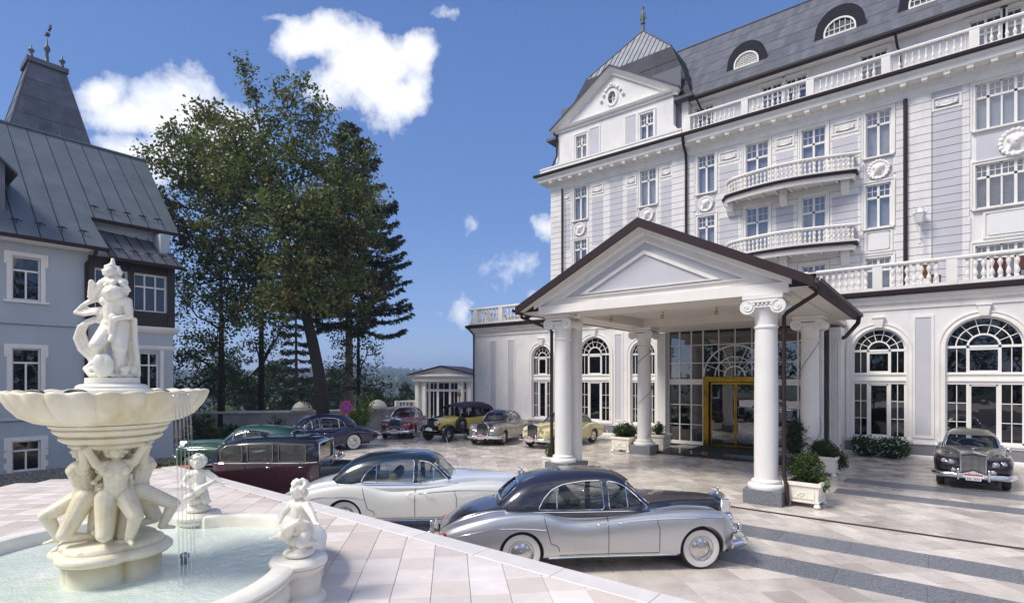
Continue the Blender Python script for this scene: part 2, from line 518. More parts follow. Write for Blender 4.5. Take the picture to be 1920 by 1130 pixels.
M_LEAFD = leafmat('dark_leaf', [(.25, (.024, .038, .020)), (.55, (.05, .074, .032)), (.85, (.10, .12, .05))])
M_NEEDLE = leafmat('spruce_needle', [(.25, (.028, .040, .030)), (.6, (.055, .072, .05)), (.85, (.09, .105, .07))], .15)
M_LEAFG = leafmat('garden_leaf', [(.25, (.018, .035, .012)), (.5, (.04, .075, .02)), (.85, (.09, .13, .035))])
M_LEAFY = leafmat('bright_leaf', [(.25, (.05, .11, .02)), (.5, (.12, .20, .03)), (.85, (.26, .33, .06))])
M_FAR = leafmat('far_foliage', [(.25, (.018, .030, .015)), (.55, (.035, .06, .022)), (.85, (.075, .10, .035))], .15)

def tint_cavities(m, col, amt):
    """darker, browner tone in the concave folds of carved stone"""
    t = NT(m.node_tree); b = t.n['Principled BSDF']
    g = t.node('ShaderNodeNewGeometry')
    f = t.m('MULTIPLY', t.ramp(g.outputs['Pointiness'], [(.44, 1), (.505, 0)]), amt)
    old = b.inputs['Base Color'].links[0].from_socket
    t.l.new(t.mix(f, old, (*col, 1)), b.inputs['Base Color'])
tint_cavities(M_IVORY, (.36, .27, .10), .85)
tint_cavities(M_STONE, (.42, .38, .29), .75)
# ---------------------------------------------------------------- ground
M_FGR = mat('meadow_ground', (.05, .07, .03), .95, var=.4, vscale=.2)
struct('ground', MB().lathe([(0.001, -.16), (60, -.16)], 48, c=(0, 0, 0), cap=False), M_FGR)
def terr(r, a):
    """height of the land: a wooded valley falls away ahead-left and rises to a far ridge"""
    d = (a - (PI / 2 + CA + .22)) % (2 * PI)
    if d > PI: d -= 2 * PI
    k = math.exp(-(d / .75) ** 4)
    v = -16 * math.sin(min(1, max(0, (r - 60) / 340)) * PI) - 4 * min(1, max(0, (r - 60) / 100))
    hill = 24 * min(1, max(0, (r - 420) / 900)) ** .8 * (.75 + .25 * math.sin(d * 9 + 1) + .12 * math.sin(d * 23))
    if r > 1500: hill *= max(.2, 1 - (r - 1500) / 2200)
    return -.165 + k * (v + hill - 3 * min(1, max(0, (r - 60) / 20)))
rs = [59, 62, 70, 85, 105, 130, 160, 200, 250, 310, 380, 460, 560, 680, 820, 980, 1150, 1350, 1600, 2000, 2600, 3400]
V = []; Fc = []; NA = 160
for r in rs:
    for i in range(NA):
        a = 2 * PI * i / NA; V.append((r * math.cos(a), r * math.sin(a), terr(r, a)))
for j in range(len(rs) - 1):
    for i in range(NA):
        i2 = (i + 1) % NA; Fc.append((j * NA + i, j * NA + i2, (j + 1) * NA + i2, (j + 1) * NA + i))
o = add('hills', from_np('hills', V, Fc, M_FGR, smooth=True)); o['kind'] = 'structure'
FX0, FX1, FY0, FY1 = -31.0, 14.0, -6.0, 31.0
g = MB().box(FX0 - 6, FX1, FY0, FY1, -.10, -.022)
fore = struct('forecourt', g, M_BED)

def tile_mesh(name, s, t, m):
    b = MB().box(-s / 2, s / 2, -s / 2, s / 2, -t, 0)
    return b.mesh(name, m, bevel=.004)

def pave(name, parent, s, gap, z, inside, material, limit, seed):
    """diagonal tiles: the largest in view single, the rest joined"""
    me = tile_mesh(name, s - gap, .02, material)
    rr = random.Random(seed)
    cells = []
    N = int(90 / s)
    for i in range(-N, N):
        for j in range(-N, N):
            x = (i - j) * s * math.sqrt(.5); y = (i + j) * s * math.sqrt(.5)
            if not inside(x, y): continue
            d = FWD.x * x + FWD.y * y; xc = RIGHT.x * x + RIGHT.y * y
            h = CAMZ - z
            if d < .5: vis = 9e9
            else:
                px = 960 + 1000 * xc / d; py = 708 + 1000 * h / d
                vis = d if (-60 < px < 1980 and py < 1200) else 9e8 + d
                if visible_hidden(px, py, z): vis = 8e8 + d
            cells.append((vis, x, y, rr.uniform(-.0015, .0015)))
    cells.sort()
    for (v, x, y, dz) in cells[:limit]:
        add(name, me, parent, (x, y, z + dz), R(45) + rr.choice((0, PI / 2, PI, -PI / 2)))
    h = (s - gap) / 2
    V = []; Fc = []
    base = np.array([(math.cos(R(45) + k * PI / 2) * h * 1.41421, math.sin(R(45) + k * PI / 2) * h * 1.41421) for k in range(4)])
    ca, sa = math.cos(R(45)), math.sin(R(45))
    base = base @ np.array([[ca, sa], [-sa, ca]])
    for (v, x, y, dz) in cells[limit:]:
        o = len(V)
        for q in base: V.append((x + q[0], y + q[1], z + dz))
        for q in base: V.append((x + q[0], y + q[1], z - .02))
        Fc += [(o, o + 1, o + 2, o + 3), (o, o + 4, o + 5, o + 1), (o + 1, o + 5, o + 6, o + 2), (o + 2, o + 6, o + 7, o + 3), (o + 3, o + 7, o + 4, o)]
    o = add('paving', from_np('paving', V, Fc, material), parent); o['kind'] = 'stuff'
    return o

TX0, TY1, TZ = -15.56, 5.42, 1.0
def visible_hidden(px, py, z):
    if z < .5:   # forecourt tiles that the raised terrace or the parked cars hide
        if py > 708 + .2636 * (px + 300): return True
        if 420 < px < 1385 and 860 < py < 1055: return True
    else:
        if px < 350 and py > 980: return True
    return False
def in_fore(x, y): return FX0 + .3 < x < 8 and 4.6 < y < 27.9 and not (x < -23.2 and y < 8.6)
pave('paving_tile', fore, .50, .007, 0.0, in_fore, M_TILE, 299, 3)

# granite bands let into the forecourt
def band(y0, y1, x0, x1, L):
    me = MB().box(-L / 2 + .004, L / 2 - .004, y0, y1, -.02, .007).mesh('granite_slab', M_GRAN, bevel=.003)
    MB().box(x0, x1 + L * .4, y0 + .005, y1 - .005, -.018, .0032).build('band_bed', M_GRAND, fore)
    x = x0 + L / 2
    while x < x1:
        add('granite_slab', me, fore, (x, 0, 0)); x += L
band(11.75, 12.65, -6.2, 9.0, 1.22); band(9.92, 10.78, -6.2, 9.0, 1.22)
band(17.75, 18.55, -2.3, 9.0, 1.5); band(19.75, 20.65, -2.3, 9.0, 1.5)
g = MB().box(-13, 10, 14.13, 14.27, -.02, .004)
g.build('drain_channel', mat('slot_drain', (.03, .02, .018), .6), fore)
bars = MB()
for i in range(300):
    x = -7 + i * .05
    bars.box(x, x + .02, 14.14, 14.26, .004, .010)
o = bars.build('drain_grate', mat('rusty_iron', (.09, .05, .04), .6, metal=.5), fore); o['kind'] = 'stuff'

# raised terrace carrying the fountain
g = MB().box(TX0, 14, -9, TY1, -.05, TZ - .02)
ter = struct('terrace', g, M_BED2)
def in_ter(x, y): return TX0 + .1 < x < 8 and -6 < y < TY1 - .20
pave('terrace_tile', ter, .42, .006, TZ, in_ter, M_TILE2, 299, 5)
me = MB().box(-.60, .60, TY1 - .30, TY1 + .03, TZ - .06, TZ + .006).mesh('coping_slab', mat('coping_stone', (.74, .70, .68), .45, var=.06, vscale=4, island=.05), bevel=.006)
x = TX0 + .6
while x < 9: add('coping_slab', me, ter, (x, 0, 0)); x += 1.206
# gravel strip in front of the house
g = MB().box(-26.5, -15.6, -8, 8.6, -.10, .0)
gs = struct('gravel_bed', g, M_GRAVEL)
V = []; Fc = []
for i in range(15000):
    x = -24.8 + 7.0 * rng.random() ** 1.6; y = -3 + rng.random() * 11.2; r = rng.uniform(.02, .055); z = rng.uniform(.0, .03)
    a = rng.uniform(0, PI); o = len(V)
    for k in range(4): V.append((x + r * math.cos(a + k * PI / 2) * rng.uniform(.7, 1.1), y + r * math.sin(a + k * PI / 2) * rng.uniform(.7, 1.1), z))
    V.append((x + rng.uniform(-.3, .3) * r, y, z + r * rng.uniform(.5, .9)))
    Fc += [(o, o + 1, o + 4), (o + 1, o + 2, o + 4), (o + 2, o + 3, o + 4), (o + 3, o, o + 4)]
o = add('gravel', from_np('gravel', V, Fc, M_GRAVEL, n=3), gs); o['kind'] = 'stuff'
# ---------------------------------------------------------------- hotel
V1, V2 = 27.7, 30.9
HP = Vector((-8.0, 29.0, 0))
hotel = thing('hotel', 'grand white four storey hotel with arched ground floor windows, balconies and dark mansard roof', 'hotel', HP)
XL, XR = -25.45, 12.0

def rects_minus(x0, x1, cuts):
    segs = [(x0, x1)]
    for (a, b) in cuts:
        n = []
        for (s, e) in segs:
            if b <= s or a >= e: n.append((s, e)); continue
            if a > s: n.append((s, a))
            if b < e: n.append((b, e))
        segs = n
    return [q for q in segs if q[1] - q[0] > .03]

def arch_poly(cx, hw, z0, zs, n=14, grow=0.0):
    r = hw + grow
    p = [(cx - r, z0), (cx + r, z0)]
    for i in range(n + 1):
        a = PI * i / n
        p.append((cx + r * math.cos(a), zs + r * math.sin(a)))
    return p

ARCH = [(-19.63, .75, 4.60), (-15.83, 1.04, 4.68), (-12.75, .73, 4.62), (-1.92, .95, 4.47), (1.47, 1.17, 4.53), (4.90, .95, 4.47)]
SILL = .74
# ground floor front wall with its arched openings and the entrance opening
w = MB()
w.plate([(XL, 0), (XR, 0), (XR, 6.9), (XL, 6.9)],
        [arch_poly(c, h, SILL, s) for (c, h, s) in ARCH] + [[(-10.7, 0.02), (-3.9, 0.02), (-3.9, 6.0), (-10.7, 6.0)]], V1, V1 + .42)
w.build('wall', M_WALL, hotel, world=True)
w = MB().box(XL, XL + .4, V1 + .42, 44, 0, 6.9).box(XL + .4, XR, 43.6, 44, 0, 6.9)
w.build('wall', M_WALL, hotel, world=True)
# rooms behind the ground floor
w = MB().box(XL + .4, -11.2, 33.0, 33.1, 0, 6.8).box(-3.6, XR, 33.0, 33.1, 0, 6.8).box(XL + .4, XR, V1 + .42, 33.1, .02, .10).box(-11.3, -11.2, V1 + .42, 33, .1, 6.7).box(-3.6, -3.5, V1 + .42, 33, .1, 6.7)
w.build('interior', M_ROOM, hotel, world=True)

def arch_window(cx, hw, zs, z0=SILL):
    """white frame of an arched window: lower lights, blind transom panel, upper lights and fanlight"""
    y0, y1 = V1 + .14, V1 + .22
    loc = Vector((cx, y0, z0)) - HP
    f = MB(); H = zs - z0
    fw_ = .07
    def bar(xa, xb, za, zb, d0=0.0, d1=.08): f.box(xa, xb, d0, d1, za, zb)
    bar(-hw, -hw + fw_, 0, H); bar(hw - fw_, hw, 0, H); bar(-hw, hw, 0, fw_)
    t0, t1 = 2.30, 2.78      # transom panel
    bar(-hw, hw, t0, t1, -.03, .08); bar(-hw - .02, hw + .02, t0 + .12, t0 + .19, -.08, -.02); bar(-hw - .02, hw + .02, t1 - .10, t1 - .04, -.07, -.02)
    mh = hw * .40
    for s in (-1, 1):
        bar(s * mh - .05, s * mh + .05, fw_, t0, -.02, .08); bar(s * mh - .05, s * mh + .05, t1, H, -.02, .08)
    bar(-mh + .05, mh - .05, fw_, fw_ + .06); bar(-mh + .05, mh - .05, t0 - .07, t0)
    for s in (-1, 1): bar(s * (mh - .075) - .025, s * (mh - .075) + .025, fw_, t0)
    bar(-hw, hw, H - .05, H + .05, -.02, .08)
    bar(-mh + .05, mh - .05, t1, t1 + .07); bar(-mh + .05, mh - .05, H - .13, H - .05)
    # arch ring and fan bars
    n = 20
    def ring(r0, r1, d0=0.0, d1=.08, nn=n):
        vs = []; fs = []
        for i in range(nn + 1):
            a = PI * i / nn
            for (r, d) in ((r0, d0), (r1, d0), (r1, d1), (r0, d1)):
                vs.append((r * math.cos(a), d, H + r * math.sin(a)))
        for i in range(nn):
            for q in range(4):
                q2 = (q + 1) % 4
                fs.append((i * 4 + q, i * 4 + q2, i * 4 + 4 + q2, i * 4 + 4 + q))
        f.addvf(vs, fs)
    ring(hw - fw_, hw); ring(hw * .38, hw * .44, -.02); ring(hw * .70, hw * .735, 0, .06)
    for k in range(1, 6 if hw < .85 else 7):
        a = PI * k / (6 if hw < .85 else 7)
        d = Vector((math.cos(a), 0, math.sin(a))); p = Vector((-d.z, 0, d.x)) * .014
        q0 = d * hw * .43 + Vector((0, .01, H)); q1 = d * (hw - .05) + Vector((0, .01, H)); D = Vector((0, .05, 0))
        f.addvf([q0 - p, q0 + p, q1 + p, q1 - p, q0 - p + D, q0 + p + D, q1 + p + D, q1 - p + D],
                [(0, 1, 2, 3), (7, 6, 5, 4), (0, 4, 5, 1), (1, 5, 6, 2), (2, 6, 7, 3), (3, 7, 4, 0)])
    # side light glazing bars
    for s in (-1, 1):
        xc_ = s * (mh + hw - .02) / 2
        bar(xc_ - .014, xc_ + .014, fw_, t0, .01, .06); bar(xc_ - .014, xc_ + .014, t1, H - .05, .01, .06)
        for k in (1, 2):
            z = fw_ + (t0 - fw_) * k / 3
            xa, xb = sorted((s * (mh + .05), s * (hw - fw_)))
            bar(xa, xb, z - .014, z + .014, .01, .06)
    win = f.build('window', M_TRIM, hotel, loc)
    # panes
    def pane(xa, xb, za, zb):
        MB().box(xa, xb, .030, .036, za, zb).build('pane', M_GLASS, win)
    pane(-mh + .09, mh - .09, fw_ + .05, t0 - .06); pane(-mh + .04, mh - .04, t1 + .05, H - .11)
    for s in (-1, 1):
        xc_ = s * (mh + hw - .02) / 2
        xa, xb = sorted((s * (mh + .04), s * (hw - fw_ + .01)))
        for (p, q) in ((xa, xc_ - .012), (xc_ + .012, xb)):
            for k in range(3):
                z = fw_ + (t0 - fw_) * k / 3; z2 = fw_ + (t0 - fw_) * (k + 1) / 3
                pane(p, q, z + .012, z2 - .012)
            pane(p, q, t1 - .01, H - .04)
    def sector(r0, r1, a0, a1):
        m = 3; out = [(r1 * math.cos(a0 + (a1 - a0) * i / m), H + r1 * math.sin(a0 + (a1 - a0) * i / m)) for i in range(m + 1)]
        inn = [(r0 * math.cos(a1 + (a0 - a1) * i / m), H + r0 * math.sin(a1 + (a0 - a1) * i / m)) for i in range(m + 1)]
        MB().plate(out + inn, [], .030, .036).build('pane', M_GLASS, win)
    N = 6 if hw < .85 else 7
    for k in range(N):
        a0, a1 = PI * k / N + .02, PI * (k + 1) / N - .02
        sector(hw * .43, hw * .705, a0, a1); sector(hw * .73, hw - .06, a0, a1)
    MB().plate([(hw * .385 * math.cos(PI * i / 12), H + .04 + hw * .385 * math.sin(PI * i / 12) * .95) for i in range(13)], [], .030, .036).build('pane', M_GLASS, win)
    # moulded surround, keystone and sill
    s_ = MB()
    ring_pts = [(cx + hw + .06, V1, z0)] + [(cx + (hw + .06) * math.cos(PI * i / 20), V1, zs + (hw + .06) * math.sin(PI * i / 20)) for i in range(21)] + [(cx - hw - .06, V1, z0)]
    s_.sweep(ring_pts, [(-.06, 0.0), (-.06, .05), (.0, .05), (.02, .025), (.09, .025), (.11, .06), (.16, .06), (.16, 0)], up=(0, -1, 0))
    s_.build('window_surround', M_WHITE, hotel, world=True)
    k_ = MB().addvf([(cx - .13, V1 - .14, zs + hw + .02), (cx + .13, V1 - .14, zs + hw + .02), (cx + .20, V1 - .16, zs + hw + .42), (cx - .20, V1 - .16, zs + hw + .42),
                     (cx - .13, V1, zs + hw + .02), (cx + .13, V1, zs + hw + .02), (cx + .20, V1, zs + hw + .42), (cx - .20, V1, zs + hw + .42)],
                    [(0, 1, 2, 3), (7, 6, 5, 4), (0, 4, 5, 1), (1, 5, 6, 2), (2, 6, 7, 3), (3, 7, 4, 0)])
    k_.box(cx - .23, cx + .23, V1 - .19, V1, zs + hw + .425, zs + hw + .48)
    k_.build('keystone', M_WHITE, hotel, world=True)
    MB().box(cx - hw - .22, cx + hw + .22, V1 - .13, V1 + .14, z0 - .09, z0 - .002).build('window_sill', M_TRIM, hotel, world=True)
for a in ARCH: arch_window(*a)

# sunk lilac panels between the arches
for (a, b) in [(-23.87, -23.39), (-22.3, -21.84), (-18.15, -17.65), (-14.42, -14.02), (-.66, -.14), (3.02, 3.50)]:
    p = MB(); p.plate([(a - .09, .82), (b + .09, .82), (b + .09, 5.88), (a - .09, 5.88)], [[(a, .92), (b, .92), (b, 5.78), (a, 5.78)]], V1 - .035, V1 - .001)
    p.build('panel_frame', M_WHITE, hotel, world=True)
    MB().box(a, b, V1 - .010, V1 - .001, .92, 5.78).build('wall_panel', M_LILAC, hotel, world=True)
# base: grey plinth with mouldings, broken at the entrance
for (a, b) in ((XL - .05, -10.9), (-3.7, XR)):
    MB().box(a, b, V1 - .05, V1 - .001, .10, .56).build('plinth', M_PLINTH, hotel, world=True)
    q = MB().sweep([(a, V1, 0), (b, V1, 0)], [(0, 0), (.14, 0), (.14, .08), (.10, .12), (0, .12)])
    q.box(a, b, V1 - .085, V1 - .001, .561, .63); q.build('base_moulding', M_WALL, hotel, world=True)
# cornice, gutter and roof terrace over the ground floor
c = MB().sweep([(XL, 44, 0), (XL, V1, 0), (XR, V1, 0)], [(0, 6.18), (.05, 6.18), (.05, 6.42), (.16, 6.46), (.20, 6.60), (.28, 6.64), (.30, 6.74), (0, 6.74)])
c.build('cornice', M_WHITE, hotel, world=True)
c = MB().sweep([(XL, 44, 0), (XL, V1, 0), (XR, V1, 0)], [(0, 6.741), (.36, 6.741), (.42, 6.80), (.44, 6.94), (.34, 6.95), (.32, 6.99), (0, 6.99)])
c.build('gutter', M_PIPE, hotel, world=True)
MB().box(XL + .0, XR, V1 + .0, 44, 6.992, 7.08).build('terrace_floor', mat('terrace_slab', (.35, .34, .34), .8), hotel, world=True)

# balusters: one turned shape of each size, shared
def baluster_mesh(h, r=.075, double=True):
    p = [(r * .9, 0), (r * .9, .05), (r * .5, .07), (r * .55, h * .12), (r * 1.15, h * .26), (r * .9, h * .36), (r * .42, h * .48),
         (r * .42, h * .52)]
    if double: p += [(r * .9, h * .64), (r * 1.15, h * .74), (r * .55, h * .88), (r * .5, h - .07), (r * .9, h - .05), (r * .9, h)]
    else: p += [(r * .40, h * .7), (r * .6, h * .85), (r * .5, h - .06), (r * .9, h - .05), (r * .9, h)]
    return MB().lathe(p, 8).mesh('baluster', M_WHITE, smooth=True, auto=40)
BAL = {}
def balustrade(path, z, h, step, parent, prefix='balustrade', pier=None, double=True, r=.075, single=True, wd=.20):
    """plinth rail, hand rail, piers and one object per baluster along a path"""
    key = (round(h, 2), double, r)
    bh = h - .30
    if key not in BAL: BAL[key] = baluster_mesh(bh, r, double)
    b = MB(); P = [Vector((p[0], p[1], 0)) for p in path]
    hw = wd / 2
    b.sweep(P, [(-hw, z), (hw, z), (hw, z + .14), (-hw, z + .14)])
    b.sweep(P, [(-hw - .02, z + h - .13), (hw + .02, z + h - .13), (hw + .04, z + h - .06), (hw, z + h), (-hw, z + h), (-hw - .04, z + h - .06)])
    tot = 0; segs = []
    for i in range(len(P) - 1):
        L = (P[i + 1] - P[i]).length; segs.append((tot, L, P[i], P[i + 1])); tot += L
    def at(s):
        for (t0, L, a, c_) in segs:
            if s <= t0 + L + 1e-6: return a + (c_ - a) * ((s - t0) / L), (c_ - a).normalized()
        return P[-1], (P[-1] - P[-2]).normalized()
    piers = [0.0, tot]
    if pier:
        n = max(1, round(tot / pier)); piers = [tot * i / n for i in range(n + 1)]
    for s in piers:
        p, d = at(s); a = math.atan2(d.y, d.x)
        b.cbox((p.x, p.y, z + h / 2 - .005), (.34 if pier else .16, wd + .05, h + .012), a)
    b.build(prefix, M_WHITE, parent, world=True)
    n = int(tot / step); cells = []; hidden = MB()
    for i in range(n):
        s = (i + .5) * tot / n
        if any(abs(s - q) < (.32 if pier else .12) for q in piers): continue
        p, d = at(s)
        if single: add('baluster', BAL[key], parent, Vector((p.x, p.y, z + .155)) - parent.location)
        else: hidden.lathe([(v[0], v[1]) for v in [(r * .9, 0), (r * 1.1, bh * .3), (r * .45, bh * .6), (r * .9, bh)]], 6, c=(p.x, p.y, z + .155))
    if hidden.v:
        o = hidden.build('distant_balusters', M_WHITE, parent, world=True, smooth=True); o['kind'] = 'stuff'
balustrade([(-4.4, V1 - .12), (5.4, V1 - .12)], 6.99, 1.14, .235, hotel, pier=2.45)
balustrade([(5.6, V1 - .12), (12, V1 - .12)], 6.99, 1.14, .3, hotel, pier=2.4, single=False)
balustrade([(XL - .1, 36), (XL - .1, V1 - .12), (-20.6, V1 - .12)], 6.99, 1.14, .30, hotel, pier=2.4, single=False)
balustrade([(-20.6, V1 - .12), (-4.4, V1 - .12)], 6.99, 1.14, .30, hotel, pier=2.4, single=False)

# ---- upper front
ZC = 16.45
UW = []      # windows: (x0, x1, z0, z1, kind)
for (x0, x1) in ((-10.80, -9.84), (-2.65, -1.66)):
    UW += [(x0, x1, 13.92, 16.08, 'a'), (x0, x1, 10.50, 12.58, 'a'), (x0, x1, 7.10, 9.05, 'a')]
for (x0, x1) in ((-8.16, -7.02), (-5.42, -4.35)):
    UW += [(x0, x1, 13.32, 16.05, 'a'), (x0, x1, 9.88, 12.55, 'a'), (x0, x1, 7.10, 9.05, 'a')]
for (x0, x1) in ((-19.18, -18.20), (-14.37, -13.35)):
    UW += [(x0, x1, 13.92, 16.10, 'a'), (x0, x1, 10.50, 12.55, 'a'), (x0, x1, 7.10, 9.05, 'a')]
UW += [(1.36, 4.0, 14.10, 16.10, 'w'), (1.36, 4.0, 10.68, 12.58, 'w'), (1.36, 4.0, 7.10, 9.06, 'w')]
UX0, UX1 = -20.98, 12.0
w = MB()
w.plate([(UX0, 6.99), (UX1, 6.99), (UX1, ZC + .7), (UX0, ZC + .7)], [[(a, c_ + .002), (b, c_ + .002), (b, d), (a, d)] for (a, b, c_, d, k) in UW], V2, V2 + .4)
w.build('wall', M_WALL, hotel, world=True)
w = MB().box(UX0, UX0 + .4, V2 + .4, 42, 6.99, ZC + .7)
w.build('wall', M_WALL, hotel, world=True)
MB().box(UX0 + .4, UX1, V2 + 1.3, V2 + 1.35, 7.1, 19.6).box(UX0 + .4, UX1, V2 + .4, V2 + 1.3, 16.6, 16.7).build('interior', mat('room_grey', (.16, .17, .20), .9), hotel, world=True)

# rusticated courses standing proud of the recessed joints; bays at (x0,x1,proud)
EXC = []     # areas kept free of courses
PAN = [(-9.55, -8.55), (-6.62, -5.80), (-4.05, -2.98), (-.10, .86), (-17.75, -16.95), (-16.45, -15.55), (-15.25, -14.65), (-20.05, -19.45), (-13.0, -12.35)]
for (a, b) in PAN[3:4]: EXC.append((a, b, 7, 17))
course = .365
cm = MB(); cl = MB()
z = 7.12; i = 0
while z < 16.3:
    zt = min(z + course - .028, 16.42)
    zm = (z + zt) / 2
    cuts = [(a - .20, b + .20) for (a, b, c_, d, k) in UW if c_ - .18 < zm < d + .2]
    for (a, b, c_, d) in [(-10.90, -9.74, 12.6, 13.95), (-2.75, -1.56, 12.6, 13.95), (-2.75, -1.56, 9.1, 10.5), (-10.90, -9.74, 9.1, 10.5), (1.2, 4.2, 9.1, 16.2), (-19.3, -18.1, 12.6, 13.95), (-14.47, -13.25, 12.6, 13.95)]:
        if c_ < zm < d: cuts.append((a, b))
    for (a, b) in rects_minus(UX0 - .03, UX1, cuts):
        # proud amount changes at the corner piers
        marks = sorted({a, b} | {q for q in (-19.85, -12.30, -11.50, -11.36, -1.18, -1.0, 0.0 - .15, .92, 1.05) if a < q < b})
        for (s, e) in zip(marks[:-1], marks[1:]):
            m_ = (s + e) / 2
            pr = .05
            if m_ < -19.85 or -12.30 < m_ < -11.36 or -1.18 < m_ < -.15: pr = .12
            (cl if -.15 < m_ < .92 else cm).box(s + .001, e - .001, V2 - pr, V2 - .001, z, zt)
    z += course; i += 1
cm.build('rusticated_courses', M_WALL, hotel, world=True)
cl.build('rusticated_courses', M_LILAC, hotel, world=True)
# lilac fields and small raised cartouches
def cartouche_mesh():
    parts = [('e', (0, 0, 0), (.34, .05, .085))]
    for s in (-1, 1):
        parts += [('e', (s * .34, -.02, .05), (.07, .05, .07)), ('e', (s * .34, -.02, -.06), (.06, .05, .06)), ('c', (s * .30, -.03, .10), (s * .05, -.03, .09), .022, .022), ('c', (s * .28, -.03, -.10), (0, -.03, -.13), .022, .03)]
    return organic(parts, .022, 2, mat=M_WHITE, name='cartouche')
CARTM = cartouche_mesh()
for k, (a, b) in enumerate(PAN):
    if k == 3: zz = [(9.2, 10.3), (10.9, 15.4)]
    elif a > -9.6 and b < -2.9: zz = [(13.75, 15.1), (10.0, 12.3)]
    else: zz = [(12.0 if k != 5 else 9.6, 15.1 if k != 5 else 16.0)]
    for (z0, z1) in zz:
        z = 7.12
        f = MB()
        while z < z1:
            a0, a1 = max(z, z0), min(z + course - .028, z1)
            if a1 > a0: f.box(a, b, V2 - .058, V2 - .0505, a0, a1)
            z += course
        f.build('wall_panel', M_LILAC, hotel, world=True)
    if k != 5:
        q = MB().plate([(a - .05, 15.35), (b + .05, 15.35), (b + .05, 15.95), (a - .05, 15.95)], [[(a + .04, 15.42), (b - .04, 15.42), (b - .04, 15.88), (a + .04, 15.88)]], V2 - .085, V2 - .052)
        q.build('panel_frame', M_WHITE, hotel, world=True)
        s_ = min(1.0, (b - a) / .95)
        o = add('cartouche', CARTM, hotel, Vector(((a + b) / 2, V2 - .07, 15.64)) - HP); o.scale = (s_, 1, 1)
# round medallions with a carved head
def medallion_mesh():
    parts = []
    for i in range(18):
        a = 2 * PI * i / 18; parts.append(('e', (.40 * math.cos(a), -.03, .42 * math.sin(a)), (.075, .05, .075)))
    parts += [('e', (0, 0, 0), (.40, .03, .42)), ('e', (0.0, -.07, .02), (.17, .12, .22)), ('e', (.02, -.13, .06), (.12, .08, .13)), ('e', (0, -.18, .0), (.035, .05, .05)), ('e', (.12, -.06, .12), (.12, .08, .12)), ('e', (-.12, -.06, .12), (.12, .08, .12)), ('c', (-.12, -.04, -.1), (-.2, -.03, -.28), .06, .04), ('c', (.12, -.04, -.1), (.16, -.03, -.3), .07, .04), ('c', (.30, -.04, .28), (.45, -.03, .1), .06, .05)]
    return organic(parts, .022, 2, mat=M_WHITE, name='medallion')
MED = medallion_mesh()
for (x, z, s_) in [(-18.69, 13.25, .95), (-13.90, 13.3, .95), (-10.32, 13.25, .95), (-2.14, 13.24, 1.0), (2.65, 13.25, 1.25)]:
    MB().box(x - .53 * s_ - (.6 if s_ > 1.1 else 0), x + .53 * s_ + (.6 if s_ > 1.1 else 0), V2 - .03, V2 - .001, 12.72, 13.80).build('wall_panel', M_LILAC, hotel, world=True)
    o = add('medallion', MED, hotel, Vector((x, V2 - .06, z)) - HP); o.scale = (s_,) * 3
for (a, b, z0, z1) in [(-2.55, -1.72, 9.42, 10.22), (-10.68, -9.9, 9.42, 10.22), (1.75, 3.65, 9.45, 10.35)]:
    q = MB().plate([(a - .14, z0 - .12), (b + .14, z0 - .12), (b + .14, z1 + .12), (a - .14, z1 + .12)], [[(a - .06, z0 - .05), (b + .06, z0 - .05), (b + .06, z1 + .05), (a - .06, z1 + .05)]], V2 - .06, V2 - .001)
    q.build('panel_frame', M_WHITE, hotel, world=True)
    ch = .07
    MB().plate([(a + ch, z0), (b - ch, z0), (b, z0 + ch), (b, z1 - ch), (b - ch, z1), (a + ch, z1), (a, z1 - ch), (a, z0 + ch)], [], V2 - .07, V2 - .001).build('relief_panel', mat('vermiculated_white', (.80, .80, .80), .6, bump=1.0, bscale=28), hotel, world=True)

